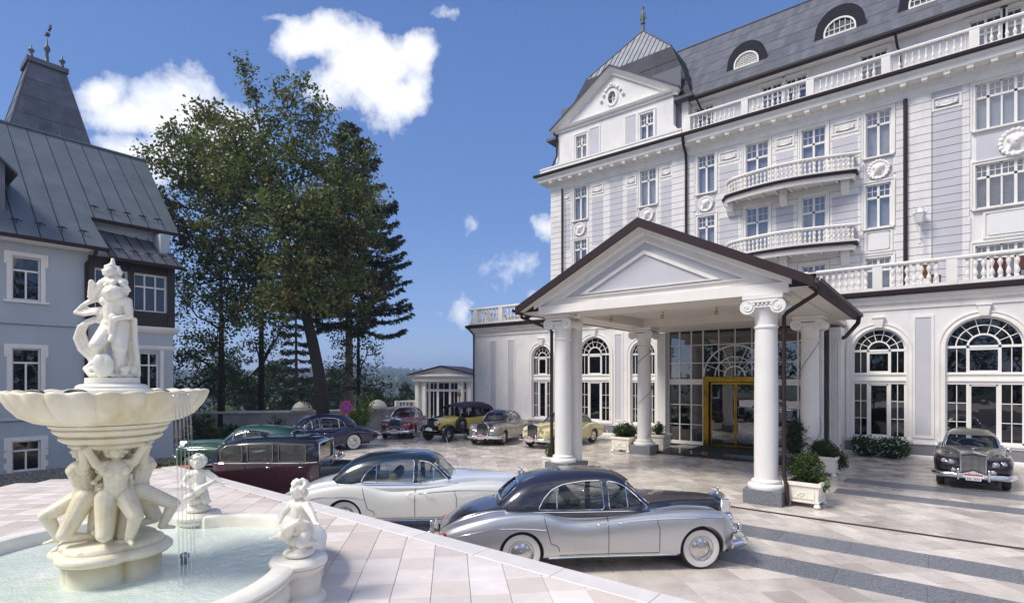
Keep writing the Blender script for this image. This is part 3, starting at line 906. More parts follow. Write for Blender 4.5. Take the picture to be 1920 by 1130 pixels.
WC = {}
def upper_window(x0, x1, z0, z1, y, parent, kind='a', cur=M_CURT, top=.30, gl=None, surround=True, matf=None):
    W, H = x1 - x0, z1 - z0
    key = (round(W, 2), round(H, 2), kind)
    if key not in WC:
        f = MB(); fr = .055; zt = H * (1 - top)
        def bar(a, b, c_, d, d0=0.0, d1=.07): f.box(a, b, d0, d1, c_, d)
        h = W / 2
        bar(-h, -h + fr, 0, H); bar(h - fr, h, 0, H); bar(-h, h, 0, fr); bar(-h, h, H - fr, H)
        bar(-h, h, zt - .05, zt + .05, -.02, .07)
        cols = [0] if kind == 'a' else [-h + .42, -h + .42 + .88, -h + .42 + 1.76]
        for c_ in cols: bar(c_ - .05, c_ + .05, 0, H, -.02, .07)
        edges = [-h + fr] + [v for c_ in cols for v in (c_ - .05, c_ + .05)] + [h - fr]
        lights = [(edges[i], edges[i + 1]) for i in range(0, len(edges), 2)]
        panes = MB(); big = []
        for (a, b) in lights:
            if kind == 'w' and b - a > .6:
                mid = (a + b) / 2; bar(mid - .03, mid + .03, 0, H, 0, .07); sub = [(a, mid - .03), (mid + .03, b)]
            else: sub = [(a, b)]
            for (p, q) in sub:
                big.append((p, q, fr, zt - .05)); panes.box(p, q, .03, .035, zt + .05, H - fr)
                mid = (p + q) / 2; bar(mid - .012, mid + .012, zt + .05, H - fr, .005, .05)
                zm = (zt + H) / 2; bar(p, q, zm - .012, zm + .012, .005, .05)
        WC[key] = (f.mesh('window', M_TRIM), panes.mesh('top_lights', M_GLASSU), [(MB().box(p, q, .03, .035, c_, d).mesh('pane', M_GLASSU)) for (p, q, c_, d) in big],
                   MB().box(-h, h, .0, .008, 0, H).mesh('curtain', M_CURT))
    fm, pt, ps, cu = WC[key]
    cx = (x0 + x1) / 2
    o = add('window', fm, parent, Vector((cx, y + .10, z0)) - parent.location)
    add('top_lights', pt, o)
    for p in ps: add('pane', p, o)
    add('curtain', cu, o, (0, .16, 0), mat=cur)
    if surround:
        s_ = MB().sweep([(x1 + .03, y, z0 - .02), (x1 + .03, y, z1 + .03), (x0 - .03, y, z1 + .03), (x0 - .03, y, z0 - .02)], [(-.03, 0), (-.03, .035), (.06, .035), (.08, .075), (.14, .075), (.14, 0)], up=(0, -1, 0))
        s_.box(x0 - .12, x1 + .12, y - .14, y + .1, z0 - .10, z0 - .025); s_.build('window_surround', M_WHITE, parent, world=True)
for k, (a, b, c_, d, kd) in enumerate(UW):
    cur = M_CURTD if (kd == 'w' and c_ < 12 or c_ < 8) else M_CURT
    upper_window(a, b, c_, d, V2, hotel, kd, cur)

# main cornice with modillions, gutter, parapet
PATH = [(UX0, 42, 0), (UX0, V2, 0), (UX1, V2, 0)]
c = MB().sweep(PATH, [(0, 16.20), (.13, 16.22), (.13, 16.30), (.17, 16.34), (.17, 16.58), (.26, 16.64), (.30, 16.76), (.70, 16.80), (.72, 16.98), (.80, 17.05), (.84, 17.14), (0, 17.14)])
c.build('cornice', M_WHITE, hotel, world=True)
mo = MB().box(-.11, .11, -.38, 0, 0, .14).box(-.13, .13, -.40, 0, .10, .135)
mom = mo.mesh('modillion', M_WHITE)
x = UX0 + .3
while x < 3.6:
    add('modillion', mom, hotel, Vector((x, V2 - .28, 16.645)) - HP); x += .78
c = MB().sweep(PATH, [(0, 17.141), (.86, 17.141), (.95, 17.19), (.97, 17.30), (.88, 17.31), (0, 17.31)])
c.build('gutter', M_PIPE, hotel, world=True)
YB = V2 - .62
balustrade([(-11.15, YB), (4.4, YB)], 17.31, 1.0, .24, hotel, pier=3.1, double=False, r=.065)
balustrade([(4.5, YB), (12, YB)], 17.31, 1.0, .3, hotel, pier=3.1, double=False, single=False)
MB().sweep([(UX0 - .45, 34, 0), (UX0 - .45, YB, 0), (-11.5, YB, 0)], [(-.1, 17.311), (.1, 17.311), (.1, 17.48), (.06, 17.50), (.06, 17.60), (.1, 17.62), (.1, 17.72), (-.1, 17.72)]).build('parapet', M_WHITE, hotel, world=True)
# attic storey
AY = 31.8
AW = [(-11.25, -10.20, 18.0, 19.35), (-7.55, -6.55, 18.0, 19.4), (-6.35, -5.35, 18.0, 19.4), (-2.95, -1.85, 18.0, 19.4), (1.2, 2.3, 18.0, 19.4), (2.4, 3.5, 18.0, 19.4)]
MB().plate([(-11.6, 17.315), (UX1, 17.315), (UX1, 19.75), (-11.6, 19.75)], [[(a, c_), (b, c_), (b, d), (a, d)] for (a, b, c_, d) in AW], AY, AY + .3).build('wall', M_WALL, hotel, world=True)
for (a, b, c_, d) in AW: upper_window(a, b, c_, d, AY, hotel, 'a', M_CURTD, top=.5)
MB().box(UX0, UX1, V2 - .8, 44, 17.2, 17.312).build('attic_floor', M_PLINTH, hotel, world=True)
# main roof of staggered sheets
RY0, RZ0, RY1, RZ1 = 31.15, 19.72, 37.5, 26.7
MB().addvf([(-14.5, RY0, RZ0), (UX1, RY0, RZ0), (UX1, RY1, RZ1), (-14.5, RY1, RZ1), (UX1, 44.5, RZ0), (-14.5, 44.5, RZ0)], [(0, 1, 2, 3), (3, 2, 4, 5), (0, 3, 5), (1, 4, 2), (0, 5, 4, 1)]).build('roof', M_ROOFD, hotel, world=True)
def tiled(pa, pb, pc, pd, cw_, ch_, name, m, parent, lift=.02, clip=None, stag=True):
    """staggered overlapping sheets over the quad pa-pb (eave) pd-pc (ridge)"""
    pa, pb, pc, pd = map(Vector, (pa, pb, pc, pd))
    L = (pb - pa).length; Hh = ((pd + pc) / 2 - (pa + pb) / 2).length
    n = (pb - pa).cross(pd - pa).normalized()
    V = []; Fc = []; rows = int(Hh / ch_)
    for j in range(rows):
        u0, u1 = j / rows, (j + 1) / rows
        e0a, e0b = pa.lerp(pd, u0), pb.lerp(pc, u0); e1a, e1b = pa.lerp(pd, u1), pb.lerp(pc, u1)
        cols = max(1, int((e0b - e0a).length / cw_))
        o_ = .5 if (j % 2 and stag) else 0
        for i in range(-1, cols + 1):
            s0 = max(0, (i + o_) / cols); s1 = min(1, (i + 1 + o_) / cols)
            if s1 - s0 < 1e-3: continue
            d = .006 / (e0b - e0a).length * cw_
            a_, b_ = e0a.lerp(e0b, s0 + d), e0a.lerp(e0b, s1 - d); c_, d_ = e1a.lerp(e1b, s1 - d), e1a.lerp(e1b, s0 + d)
            if clip and not clip((a_ + c_) / 2): continue
            k = len(V); lo = n * (lift * 1.6); hi = n * (lift * .4)
            V += [a_ + lo, b_ + lo, c_ + hi, d_ + hi, a_, b_]
            Fc += [(k, k + 1, k + 2, k + 3), (k + 4, k + 5, k + 1, k)]
    o = add(name, from_np(name, [tuple(v) for v in V], Fc, m), parent, -parent.location); o['kind'] = 'stuff'
    return o
tiled((-14.5, RY0, RZ0), (6, RY0, RZ0), (6, RY1, RZ1), (-14.5, RY1, RZ1), .32, 1.5, 'roof_sheets', M_ROOFD, hotel, .012)
MB().sweep([(-11.4, RY0, 0), (UX1, RY0, 0)], [(-.1, 19.60), (.10, 19.60), (.16, 19.66), (.16, 19.78), (-.02, 19.78)]).build('gutter', M_PIPE, hotel, world=True)
MB().box(-11.4, UX1, RY0 + .05, AY, 19.62, 19.70).build('soffit', M_WHITE, hotel, world=True)
# eyebrow dormers
def dormer(cx, s=1.0, lou=False):
    y = 32.65; z0 = 21.40; hw = .70 * s; h = .64 * s
    arc = [(cx + hw * math.cos(PI * i / 12), z0 + .15 + h * math.sin(PI * i / 12) * 1.0) for i in range(13)]
    outer = [(cx - 1.35 * s, z0 - .35), (cx + 1.35 * s, z0 - .35)] + [(cx + 1.4 * s, z0 - .2), (cx + 1.15 * s, z0 - .02)] + [(cx + 1.08 * s * math.cos(PI * i / 12), z0 + .30 + 1.12 * s * math.sin(PI * i / 12)) for i in range(13)] + [(cx - 1.15 * s, z0 - .02), (cx - 1.4 * s, z0 - .2)]
    hole = [(cx - hw, z0 - .05), (cx + hw, z0 - .05)] + arc
    d = MB().plate(outer, [hole], y, y + .25)
    pts = [(p[0], y + .12, p[1]) for p in outer[2:]]
    body = [(p[0] - (p[0] - cx) * .06, p[1] - .03) for p in outer]
    d.plate(body, [], y + .25, y + 2.4)
    o = d.build('dormer', M_DORM, hotel, world=True)
    f = MB()
    f.sweep([(cx - hw, y, z0 - .05), (cx + hw, y, z0 - .05)] + [(p[0], y, p[1]) for p in arc], [(-.075, -.04), (.0, -.04), (.0, .05), (-.075, .05)], closed=True, up=(0, -1, 0))
    if lou:
        for k in range(7): f.box(cx - hw + .05, cx + hw - .05, y, y + .05, z0 + k * .10, z0 + k * .10 + .035)
        for k in range(7): f.box(cx - .5 + k * .16, cx - .48 + k * .16, y + .0, y + .04, z0, z0 + .15 + h * math.sqrt(max(0, 1 - ((-.5 + k * .16) / hw) ** 2)))
    else:
        for k in range(-2, 3): f.box(cx + k * hw / 3 - .015, cx + k * hw / 3 + .015, y, y + .05, z0 - .04, z0 + .12 + h * math.sqrt(1 - (k / 3) ** 2))
        f.box(cx - hw, cx + hw, y, y + .05, z0 + .28, z0 + .31)
    of = f.build('dormer_window', M_TRIM, hotel, world=True)
    p_ = MB().plate([(cx + (q[0] - cx) * .97, q[1]) for q in hole], [], y + .10, y + .106)
    g_ = p_.build('pane', M_GLASSU if not lou else mat('louvre_back', (.2, .18, .16), .8), of)
dormer(-8.6, .98, True); dormer(-3.95, 1.05); dormer(-.35, 1.0, False); dormer(3.6)
# ridge capping
MB().tube([(-15, RY1, RZ1 + .03), (UX1, RY1, RZ1 + .03)], .08, 6).build('ridge_cap', M_ROOFD, hotel, world=True)

# ---- corner pavilion: gabled attic wall and bell roof
PX0, PX1, PC = -20.98, -11.46, -16.3
gl_, gr_, gz, gap_ = -20.45, -12.25, 20.25, 23.05
GW = [(-19.02, -18.20, 17.95, 19.55), (-14.38, -13.52, 17.95, 19.6)]
wall = [(PX0 + .25, 17.32), (PX1 - .2, 17.32), (PX1 - .25, 17.75), (gr_ - .0, 18.4), (gr_, gz), (PC, gap_ - .1), (gl_, gz), (gl_, 18.4), (PX0 + .3, 17.75)]
ov = [(PC - .02 + .30 * math.cos(2 * PI * i / 20), 21.33 + .42 * math.sin(2 * PI * i / 20)) for i in range(20)]
MB().plate(wall, [ov] + [[(a, c_), (b, c_), (b, d), (a, d)] for (a, b, c_, d) in GW], V2 - .0, V2 + .4).build('wall', M_WALL, hotel, world=True)
for (a, b, c_, d) in GW: upper_window(a, b, c_, d, V2, hotel, 'a', M_CURT, top=.42)
for (a, b) in ((-17.95, -17.25), (-15.35, -14.65)):
    MB().box(a, b, V2 - .02, V2 - .001, 17.8, 19.7).build('wall_panel', M_LILAC, hotel, world=True)
    MB().sweep([(b + .05, V2, 17.7), (b + .05, V2, 19.8), (a - .05, V2, 19.8), (a - .05, V2, 17.7)], [(-.05, 0), (-.05, .04), (.03, .04), (.03, 0)], up=(0, -1, 0)).build('panel_frame', M_WHITE, hotel, world=True)
q = MB().sweep([(gl_ - .35, V2, gz), (gr_ + .35, V2, gz)], [(0, -.12), (.10, -.12), (.10, .02), (.22, .06), (.28, .18), (0, .18)])
q.build('gable_moulding', M_WHITE, hotel, world=True)
rk = [(gr_ + .45, V2, gz + .05), (PC, V2, gap_ + .12), (gl_ - .45, V2, gz + .05)]
q = MB().sweep(rk, [(-.34, 0), (-.34, .12), (-.22, .16), (-.10, .34), (.0, .40), (.0, 0)], up=(0, -1, 0)); q.build('raking_cornice', M_WHITE, hotel, world=True)
q = MB().sweep(rk, [(.001, -.4), (.001, .46), (.07, .48), (.10, .40), (.10, -.4)], up=(0, -1, 0)); q.build('gable_roofing', M_ROOFD, hotel, world=True)
q = MB().sweep([(PC - .02 + .36 * math.cos(-2 * PI * i / 24), V2, 21.33 + .48 * math.sin(-2 * PI * i / 24)) for i in range(24)], [(-.07, 0), (-.07, .07), (.09, .07), (.09, 0)], closed=True, up=(0, -1, 0))
q.build('oval_frame', M_WHITE, hotel, world=True)
f = MB().box(PC - .05, PC + .01, V2 + .1, V2 + .15, 20.92, 21.74).box(PC - .32, PC + .28, V2 + .1, V2 + .15, 21.31, 21.35).box(PC - .30, PC + .26, V2 + .1, V2 + .15, 21.55, 21.58)
fo = f.build('window', M_TRIM, hotel, world=True)
MB().plate([(PC - .02 + .31 * math.cos(2 * PI * i / 20), 21.33 + .43 * math.sin(2 * PI * i / 20)) for i in range(20)], [], V2 + .13, V2 + .135).build('pane', M_GLASSU, fo)
MB().box(PX0 + .5, PX1 - .5, V2 + .42, V2 + .46, 17.5, 22).build('interior', mat('room_grey'), hotel, world=True)
gd = []
for i in range(9):
    t = -1 + i / 4; gd.append(('e', (t * .78, -.05, .55 - .75 * t * t), (.12, .07, .12)))
gd += [('e', (0, -.06, .62), (.18, .09, .12))]
gm = organic(gd, .025, 2, mat=M_WHITE, name='garland')
add('garland', gm, hotel, Vector((PC - .02, V2 - .02, 21.52)) - HP)
# mansard and shallow cap of the pavilion
def quad_roof(n, p, m, parent, cw_, ch_, nm, stag=True, lift=.02):
    MB().addvf(p, [(0, 1, 2, 3)]).build('roof', m, parent, world=True)
    tiled(p[0], p[1], p[2], p[3], cw_, ch_, nm, m, parent, lift, stag=stag)
M_DORM2 = mat('pavilion_roof_metal', (.050, .050, .064), .7, spec=.2, var=.15, vscale=2, island=.2)
B0 = [(-21.15, 31.2, 19.9), (-11.25, 31.2, 19.9), (-11.25, 42, 19.9), (-21.15, 42, 19.9)]
B1 = [(-19.5, 33.0, 24.45), (-13.2, 33.0, 24.45), (-13.2, 38.2, 24.45), (-19.5, 38.2, 24.45)]
AP = (-16.35, 35.6, 28.0)
Bm = [(-20.35, 31.95, 21.9), (-12.0, 31.95, 21.9), (-12.0, 40.0, 21.9), (-20.35, 40.0, 21.9)]
for k in range(4):
    j = (k + 1) % 4
    quad_roof('m', [B0[k], B0[j], Bm[j], Bm[k]], M_DORM2, hotel, .40, 1.0, 'roof_sheets')
    quad_roof('m', [Bm[k], Bm[j], B1[j], B1[k]], M_DORM2, hotel, .40, 1.2, 'roof_sheets')
    MB().addvf([B1[k], B1[j], AP], [(0, 1, 2)]).build('roof', M_ROOFL, hotel, world=True)
    a, b, ap = Vector(B1[k]), Vector(B1[j]), Vector(AP)
    n_ = 16
    for i in range(1, n_):
        p = a.lerp(b, i / n_); foot = (a + b) / 2
        up_ = (ap - foot); t = 1 - abs(2 * i / n_ - 1)
        q = p + up_ * t
        MB().tube([p + Vector((0, 0, .03)), q + Vector((0, 0, .03))], .03, 4).build('roof_seam', M_ROOFD, hotel, world=True)
    MB().tube([a + Vector((0, 0, .03)), ap + Vector((0, 0, .03))], .05, 5).build('hip_cap', M_ROOFD, hotel, world=True)
MB().box(-21.3, -20.5, V2 - .25, 42, 19.75, 19.92).build('eave', M_ROOFD, hotel, world=True)
MB().box(-12.2, -11.1, V2 - .1, 42, 19.75, 19.92).build('eave', M_ROOFD, hotel, world=True)
MB().box(-20.9, -20.5, V2 + .4, 42, 17.3, 19.75).box(-11.9, -11.5, V2 + .4, 42, 17.3, 19.75).build('wall', M_WALL, hotel, world=True)
fin = organic([('c', (0, 0, -.1), (0, 0, .5), .16, .10), ('e', (0, 0, .55), (.17, .17, .09)), ('c', (0, 0, .6), (0, 0, 1.15), .13, .15), ('e', (0, .02, 1.2), (.19, .15, .17)), ('c', (0, 0, 1.3), (0, 0, 1.55), .10, .07), ('e', (0, 0, 1.66), (.10, .10, .12)), ('c', (.17, 0, 1.2), (.24, -.03, .8), .05, .04), ('c', (-.17, 0, 1.2), (-.22, 0, .85), .05, .04)], .03, 2, mat=mat('aged_bronze', (.12, .13, .10), .6, var=.3), name='roof_finial')
add('roof_finial', fin, hotel, Vector(AP) - HP)

# ---- curved balconies
def balcony(zs, parent):
    x0, x1 = -9.25, -3.12
    n = 18; pts = []
    for i in range(n + 1):
        t = i / n; x = x0 + (x1 - x0) * t
        e = min(1.0, (t * (x1 - x0)) / .55, ((1 - t) * (x1 - x0)) / .25)
        pr = .62 + .62 * math.sin(PI * t) ** 1.1
        pr *= math.sqrt(max(0, 1 - (1 - e) ** 2)) * .88 + .12
        pts.append((x, V2 - pr))
    pts = [(x0, V2)] + pts[1:-1] + [(x1, V2 - .60), (x1, V2)]
    b = thing('balcony', None, None)
    b.name = 'balcony_tmp'
    bpy.data.objects.remove(b)
    sl = MB().plate(pts, [], zs - .16, zs, axis='Z')
    o = sl.build('balcony', M_WHITE, parent, world=True)
    P = [(p[0], p[1], 0) for p in pts[1:-1]]
    full = [(x0, V2 - .02, 0)] + P + [(x1, V2 - .02, 0)]
    q = MB().sweep(full, [(0, zs - .34), (.04, zs - .34), (.08, zs - .2), (.12, zs - .16), (0, zs - .16)]); q.build('balcony_moulding', M_WHITE, o, loc=(0, 0, 0))
    q = MB().sweep(full, [(0, zs - .06), (.15, zs - .06), (.19, zs - .02), (.19, zs + .05), (0, zs + .05)]); q.build('balcony_gutter', M_PIPE, o)
    # soffit ribs
    k = 0
    for i in range(2, len(pts) - 2, 2):
        MB().box(pts[i][0] - .05, pts[i][0] + .05, pts[i][1] + .04, V2 - .06, zs - .28, zs - .161).build('soffit_rib', M_WHITE, o)
    for x in (x0 + .35, -6.22, x1 - .35):
        br = MB().sweep([(x - .17, 0, 0), (x + .17, 0, 0)], [(-V2 + .05, zs - .95), (-V2 + .22, zs - .92), (-V2 + .36, zs - .75), (-V2 + .50, zs - .45), (-V2 + .55, zs - .2), (-V2 + .05, zs - .2)])
        br.build('bracket', M_WHITE, o)
    inner = [(p[0], p[1] + .10) for p in pts[1:-1]]
    inner[0] = (inner[0][0] + .1, inner[0][1])
    rail = [(x0 + .12, V2 - .05)] + inner + [(x1 - .10, V2 - .48), (x1 - .10, V2 - .05)]
    balustrade(rail, zs + .052, .90, .20, parent, prefix='balcony_rail', wd=.16, r=.06)
balcony(13.22, hotel); balcony(9.80, hotel)

# ---- drain pipes
def pipe(name, pts, r=.06, parent=hotel, brackets=True):
    b = MB().tube(pts, r, 8)
    o = b.build(name, M_PIPE, parent, world=True, smooth=True, auto=50); return o
pipe('drain_pipe', [(-11.35, V2 - .9, 17.15), (-11.38, V2 - .75, 16.8), (-11.42, V2 - .2, 16.3), (-11.42, V2 - .16, 15.6), (-11.42, V2 - .16, 7.1)], .085)
pipe('drain_pipe', [(-1.10, V2 - .20, 16.2), (-1.10, V2 - .20, 7.1)], .085)
pipe('drain_pipe', [(-20.0, V2 - .22, 16.2), (-20.0, V2 - .22, 7.1)], .06)
pipe('drain_pipe', [(-10.95, RY0 - .05, 19.6), (-10.85, AY - .3, 19.2), (-10.75, AY - .12, 18.9), (-10.75, AY - .12, 17.4)], .055)
pipe('drain_pipe', [(-1.85 + .35, RY0 - .05, 19.6), (-1.45, AY - .3, 19.2), (-1.35, AY - .12, 18.9), (-1.35, AY - .12, 17.4)], .055)
pipe('drain_pipe', [(gl_ - .2, V2 - .3, gz - .1), (gl_ - .05, V2 - .12, 19.9), (gl_ - .05, V2 - .12, 18.6), (gl_ - .45, V2 - .2, 17.8), (gl_ - .45, V2 - .35, 17.3)], .06)
pipe('drain_pipe', [(XL - .2, V1 - .38, 6.75), (XL + .12, V1 - .12, 6.3), (XL + .12, V1 - .12, .1)], .055)
pipe('drain_pipe', [(-3.42, V1 - .12, 6.6), (-3.42, V1 - .12, .1)], .085)
# wall lantern with bracket on the upper wall
lm = MB().lathe([(.05, 0), (.09, .05), (.16, .08), (.24, .48), (.27, .50), (.24, .56), (.10, .66), (.06, .72), (.02, .80)], 6)
lm.lathe([(.02, -.9), (.05, -.85), (.02, -.75), (.05, -.6), (.02, -.5), (.04, -.3), (.02, -.02)], 8)
for k in range(6):
    a = k * PI / 3; lm.tube([(.26 * math.cos(a), .26 * math.sin(a), .52), (.30 * math.cos(a), .30 * math.sin(a), .66)], .02, 4)
lm.tube([(0, 0, -.4), (0, .25, -.5), (0, .42, -.3)], .025, 6)
o = lm.build('wall_lantern', mat('white_iron', (.70, .70, .72), .5), None, (-.56, V2 - .45, 10.25))
tag(o, 'white six sided wall lantern beside the brown drainpipe on the upper facade', 'lantern')
# terrace furniture behind the balustrade
def chair(x, y, rz, label, col):
    t = thing('terrace_chair', label, 'chair', (x, y, 7.085), rz, 'chairs on the roof terrace')
    MB().box(-.24, .24, -.24, .24, .42, .47).build('seat', col, t)
    MB().box(-.24, .24, .20, .24, .50, .98).build('backrest', col, t)
    for a in (-.21, .21):
        for b in (-.21, .21): MB().box(a - .02, a + .02, b - .02, b + .02, 0, .42).build('leg', col, t)
MR = mat('red_brown_wood', (.10, .03, .015), .5, var=.15); MO = mat('orange_cloth', (.25, .10, .02), .7)
chair(2.0, V1 + .65, .3, 'red brown chair behind the terrace balustrade, left of the pair at the right edge', MR)
chair(2.75, V1 + .7, -.2, 'red brown chair behind the terrace balustrade, nearest the right edge', MR)
chair(-.15, V1 + .6, .9, 'orange chair behind the terrace balustrade under the lilac wall panel', MO)
# ---------------------------------------------------------------- entrance portico and lobby front
PP = Vector((-6.8, 20.0, 0))
port = thing('entrance_portico', 'white columned entrance portico with gabled dark roof in front of the glass lobby', 'portico', PP)
M_COL = mat('painted_column', (.80, .79, .77), .42, var=.03, vscale=2, dirt=.15, dirtcol=(.55, .52, .48), streak=.3)
M_SOFF = mat('portico_soffit', (.64, .60, .55), .6, var=.04)
ZT = 5.47
def column(x, y, r=.295):
    b = MB().cbox((0, 0, .19), (.94, .94, .38))
    pl = b.mesh('column_plinth', M_GRAN, bevel=.008)
    o = add('column', MB().lathe([(r, .62), (r * 1.0, 1.6), (r * .985, 3.0), (r * .93, 4.62)], 32).mesh('column', M_COL, smooth=True, auto=40), port, Vector((x, y, 0)) - PP)
    add('column_plinth', pl, o)
    p = [(.0, .38), (.45, .38), (.46, .42), (.455, .47), (.43, .50), (.39, .51), (.35, .53), (.37, .55), (.365, .59), (.33, .61), (.31, .62), (r, .63)]
    add('column_base', MB().lathe(p, 32).mesh('column_base', M_COL, smooth=True, auto=40), o)
    c = MB().lathe([(r * .93, 4.60), (r * 1.03, 4.62), (r * 1.03, 4.66), (r * .93, 4.69), (r * .95, 4.95), (r * 1.12, 5.06), (r * 1.12, 5.12)], 28)
    c.cbox((0, 0, 5.41), (.98, .86, .10)); c.cbox((0, 0, 5.24), (.66, .66, .26))
    for sx in (-1, 1):
        for (y0, y1) in ((-.41, .41),):
            m = Matrix.Translation((sx * .37, 0, 5.16)) @ Matrix.Rotation(PI / 2, 4, 'X')
            c.lathe([(.19, -.41), (.19, -.35), (.14, -.25), (.12, 0), (.14, .25), (.19, .35), (.19, .41)], 20, m=m)
            for sy in (-1, 1):
                sp = [(sx * .37 + (.165 - .022 * t) * math.cos(t * 1.05 * sx + PI / 2) * 1, sy * .415, 5.16 + (.165 - .022 * t) * math.sin(t * 1.05 * 1 + PI / 2)) for t in np.linspace(0, 6.4, 26)]
                c.tube(sp, .022, 5)
                c.lathe([(0.001, 0), (.04, .0), (.035, .03), (.001, .035)], 8, m=Matrix.Translation((sx * .37, sy * .43, 5.16)) @ Matrix.Rotation(-sy * -PI / 2, 4, 'X'))
    for sy in (-1, 1):
        c.box(-.37, .37, sy * .40 - .02, sy * .40 + .02, 5.27, 5.35); c.box(-.30, .30, sy * .38 - .02, sy * .38 + .02, 5.14, 5.20)
        for k in range(5): c.lathe([(.001, -.04), (.03, -.02), (.04, 0), (.03, .02), (.001, .04)], 8, c=(-.2 + k * .1, sy * .40, 5.22))
    add('capital', c.mesh('capital', M_COL, smooth=True, auto=35), o)
    return o
for (x, y) in ((-3.54, 15.35), (-10.22, 15.75), (-10.0, 21.9), (-3.5, 21.4)): column(x, y)
# square pier behind the front left column
b = MB().box(-10.12, -9.84, 16.1, 16.4, .35, 5.47); b.build('pier', M_COL, port, world=True)
MB().box(-10.25, -9.72, 16.0, 16.6, 0, .35).build('column_plinth', M_GRAN, port, world=True)
# entablature ring, coffered ceiling
RX0, RX1 = -10.72, -2.92
e = MB()
e.plate([(RX0, 15.05), (RX1, 15.05), (RX1, 24.6), (RX0, 24.6)], [[(-9.75, 16.6), (-3.95, 16.6), (-3.95, 21.2), (-9.75, 21.2)]], ZT, ZT + .30, axis='Z')
e.build('entablature', M_SOFF, port, world=True)
MB().box(-9.9, -3.8, 16.5, 21.3, ZT + .301, ZT + .36).build('ceiling', M_SOFF, port, world=True)
q = MB().sweep([(-9.75, 16.6, 0), (-3.95, 16.6, 0), (-3.95, 21.2, 0), (-9.75, 21.2, 0)], [(-.0, ZT - .03), (.06, ZT - .03), (.06, ZT + .0), (0, ZT)], closed=True)
q.build('ceiling_moulding', M_SOFF, port, world=True)
# pediment front: solid tympanum with stepped triangular mouldings
AX, AZ = -6.87, 7.95
def roofz(x): return AZ - .492 * abs(x - AX)
def tri(inset, d0, d1, m, nm, ring=None):
    def shape(i):
        return [(RX0 + i * 2.1, ZT + .30 + i * .9), (RX1 - i * 2.1, ZT + .30 + i * .9), (AX, AZ - .18 - i * 1.0)]
    mb = MB()
    if ring is None: mb.plate(shape(inset), [], d0, d1)
    else: mb.plate(shape(inset), [shape(ring)], d0, d1)
    return mb.build(nm, m, port, world=True)
M_TYM = mat('tympanum_grey', (.52, .52, .57), .65, var=.04, vscale=1)
wl = [(RX0, ZT + .301), (RX1, ZT + .301), (RX1, roofz(RX1) - .08), (AX, AZ - .08), (RX0, roofz(RX0) - .08)]
MB().plate(wl, [], 15.10, 15.25).build('tympanum', M_WHITE, port, world=True)
MB().box(RX0 - .001, RX1 + .001, 14.96, 15.10, ZT + .0, ZT + .28).build('architrave', M_WHITE, port, world=True)
def T(i):   # triangle inset i from the raking line
    return [(AX - (AZ - .30 - i - (ZT + .42 + i * .25)) / .492 * .98, ZT + .42 + i * .25), (AX + (AZ - .30 - i - (ZT + .42 + i * .25)) / .492 * .98, ZT + .42 + i * .25), (AX, AZ - .30 - i)]
def tring(a, b, y0, y1, m, nm): MB().plate(T(a), [T(b)], y0, y1).build(nm, m, port, world=True)
tring(.18, .27, 15.03, 15.099, M_WHITE, 'pediment_moulding')
MB().plate(T(.271), [T(.50)], 15.085, 15.099).build('pediment_field', M_TYM, port, world=True)
tring(.505, .62, 15.02, 15.099, M_WHITE, 'pediment_moulding')
MB().plate(T(.625), [], 15.08, 15.099).build('pediment_field', M_TYM, port, world=True)
for s in (-1, 1):   # raking white cornice under the roof edge
    q = MB().addvf([(AX, 14.92, AZ - .30), (AX + s * 4.02, 14.92, AZ - .30 - 4.02 * .492), (AX + s * 4.02, 14.92, AZ - .05 - 4.02 * .492), (AX, 14.92, AZ - .05),
                    (AX, 15.10, AZ - .36), (AX + s * 4.02, 15.10, AZ - .36 - 4.02 * .492), (AX + s * 4.02, 15.10, AZ - .05 - 4.02 * .492), (AX, 15.10, AZ - .05)],
                   [(0, 1, 2, 3), (7, 6, 5, 4), (0, 4, 5, 1), (1, 5, 6, 2), (2, 6, 7, 3), (3, 7, 4, 0)])
    q.build('raking_cornice', M_COL, port, world=True)
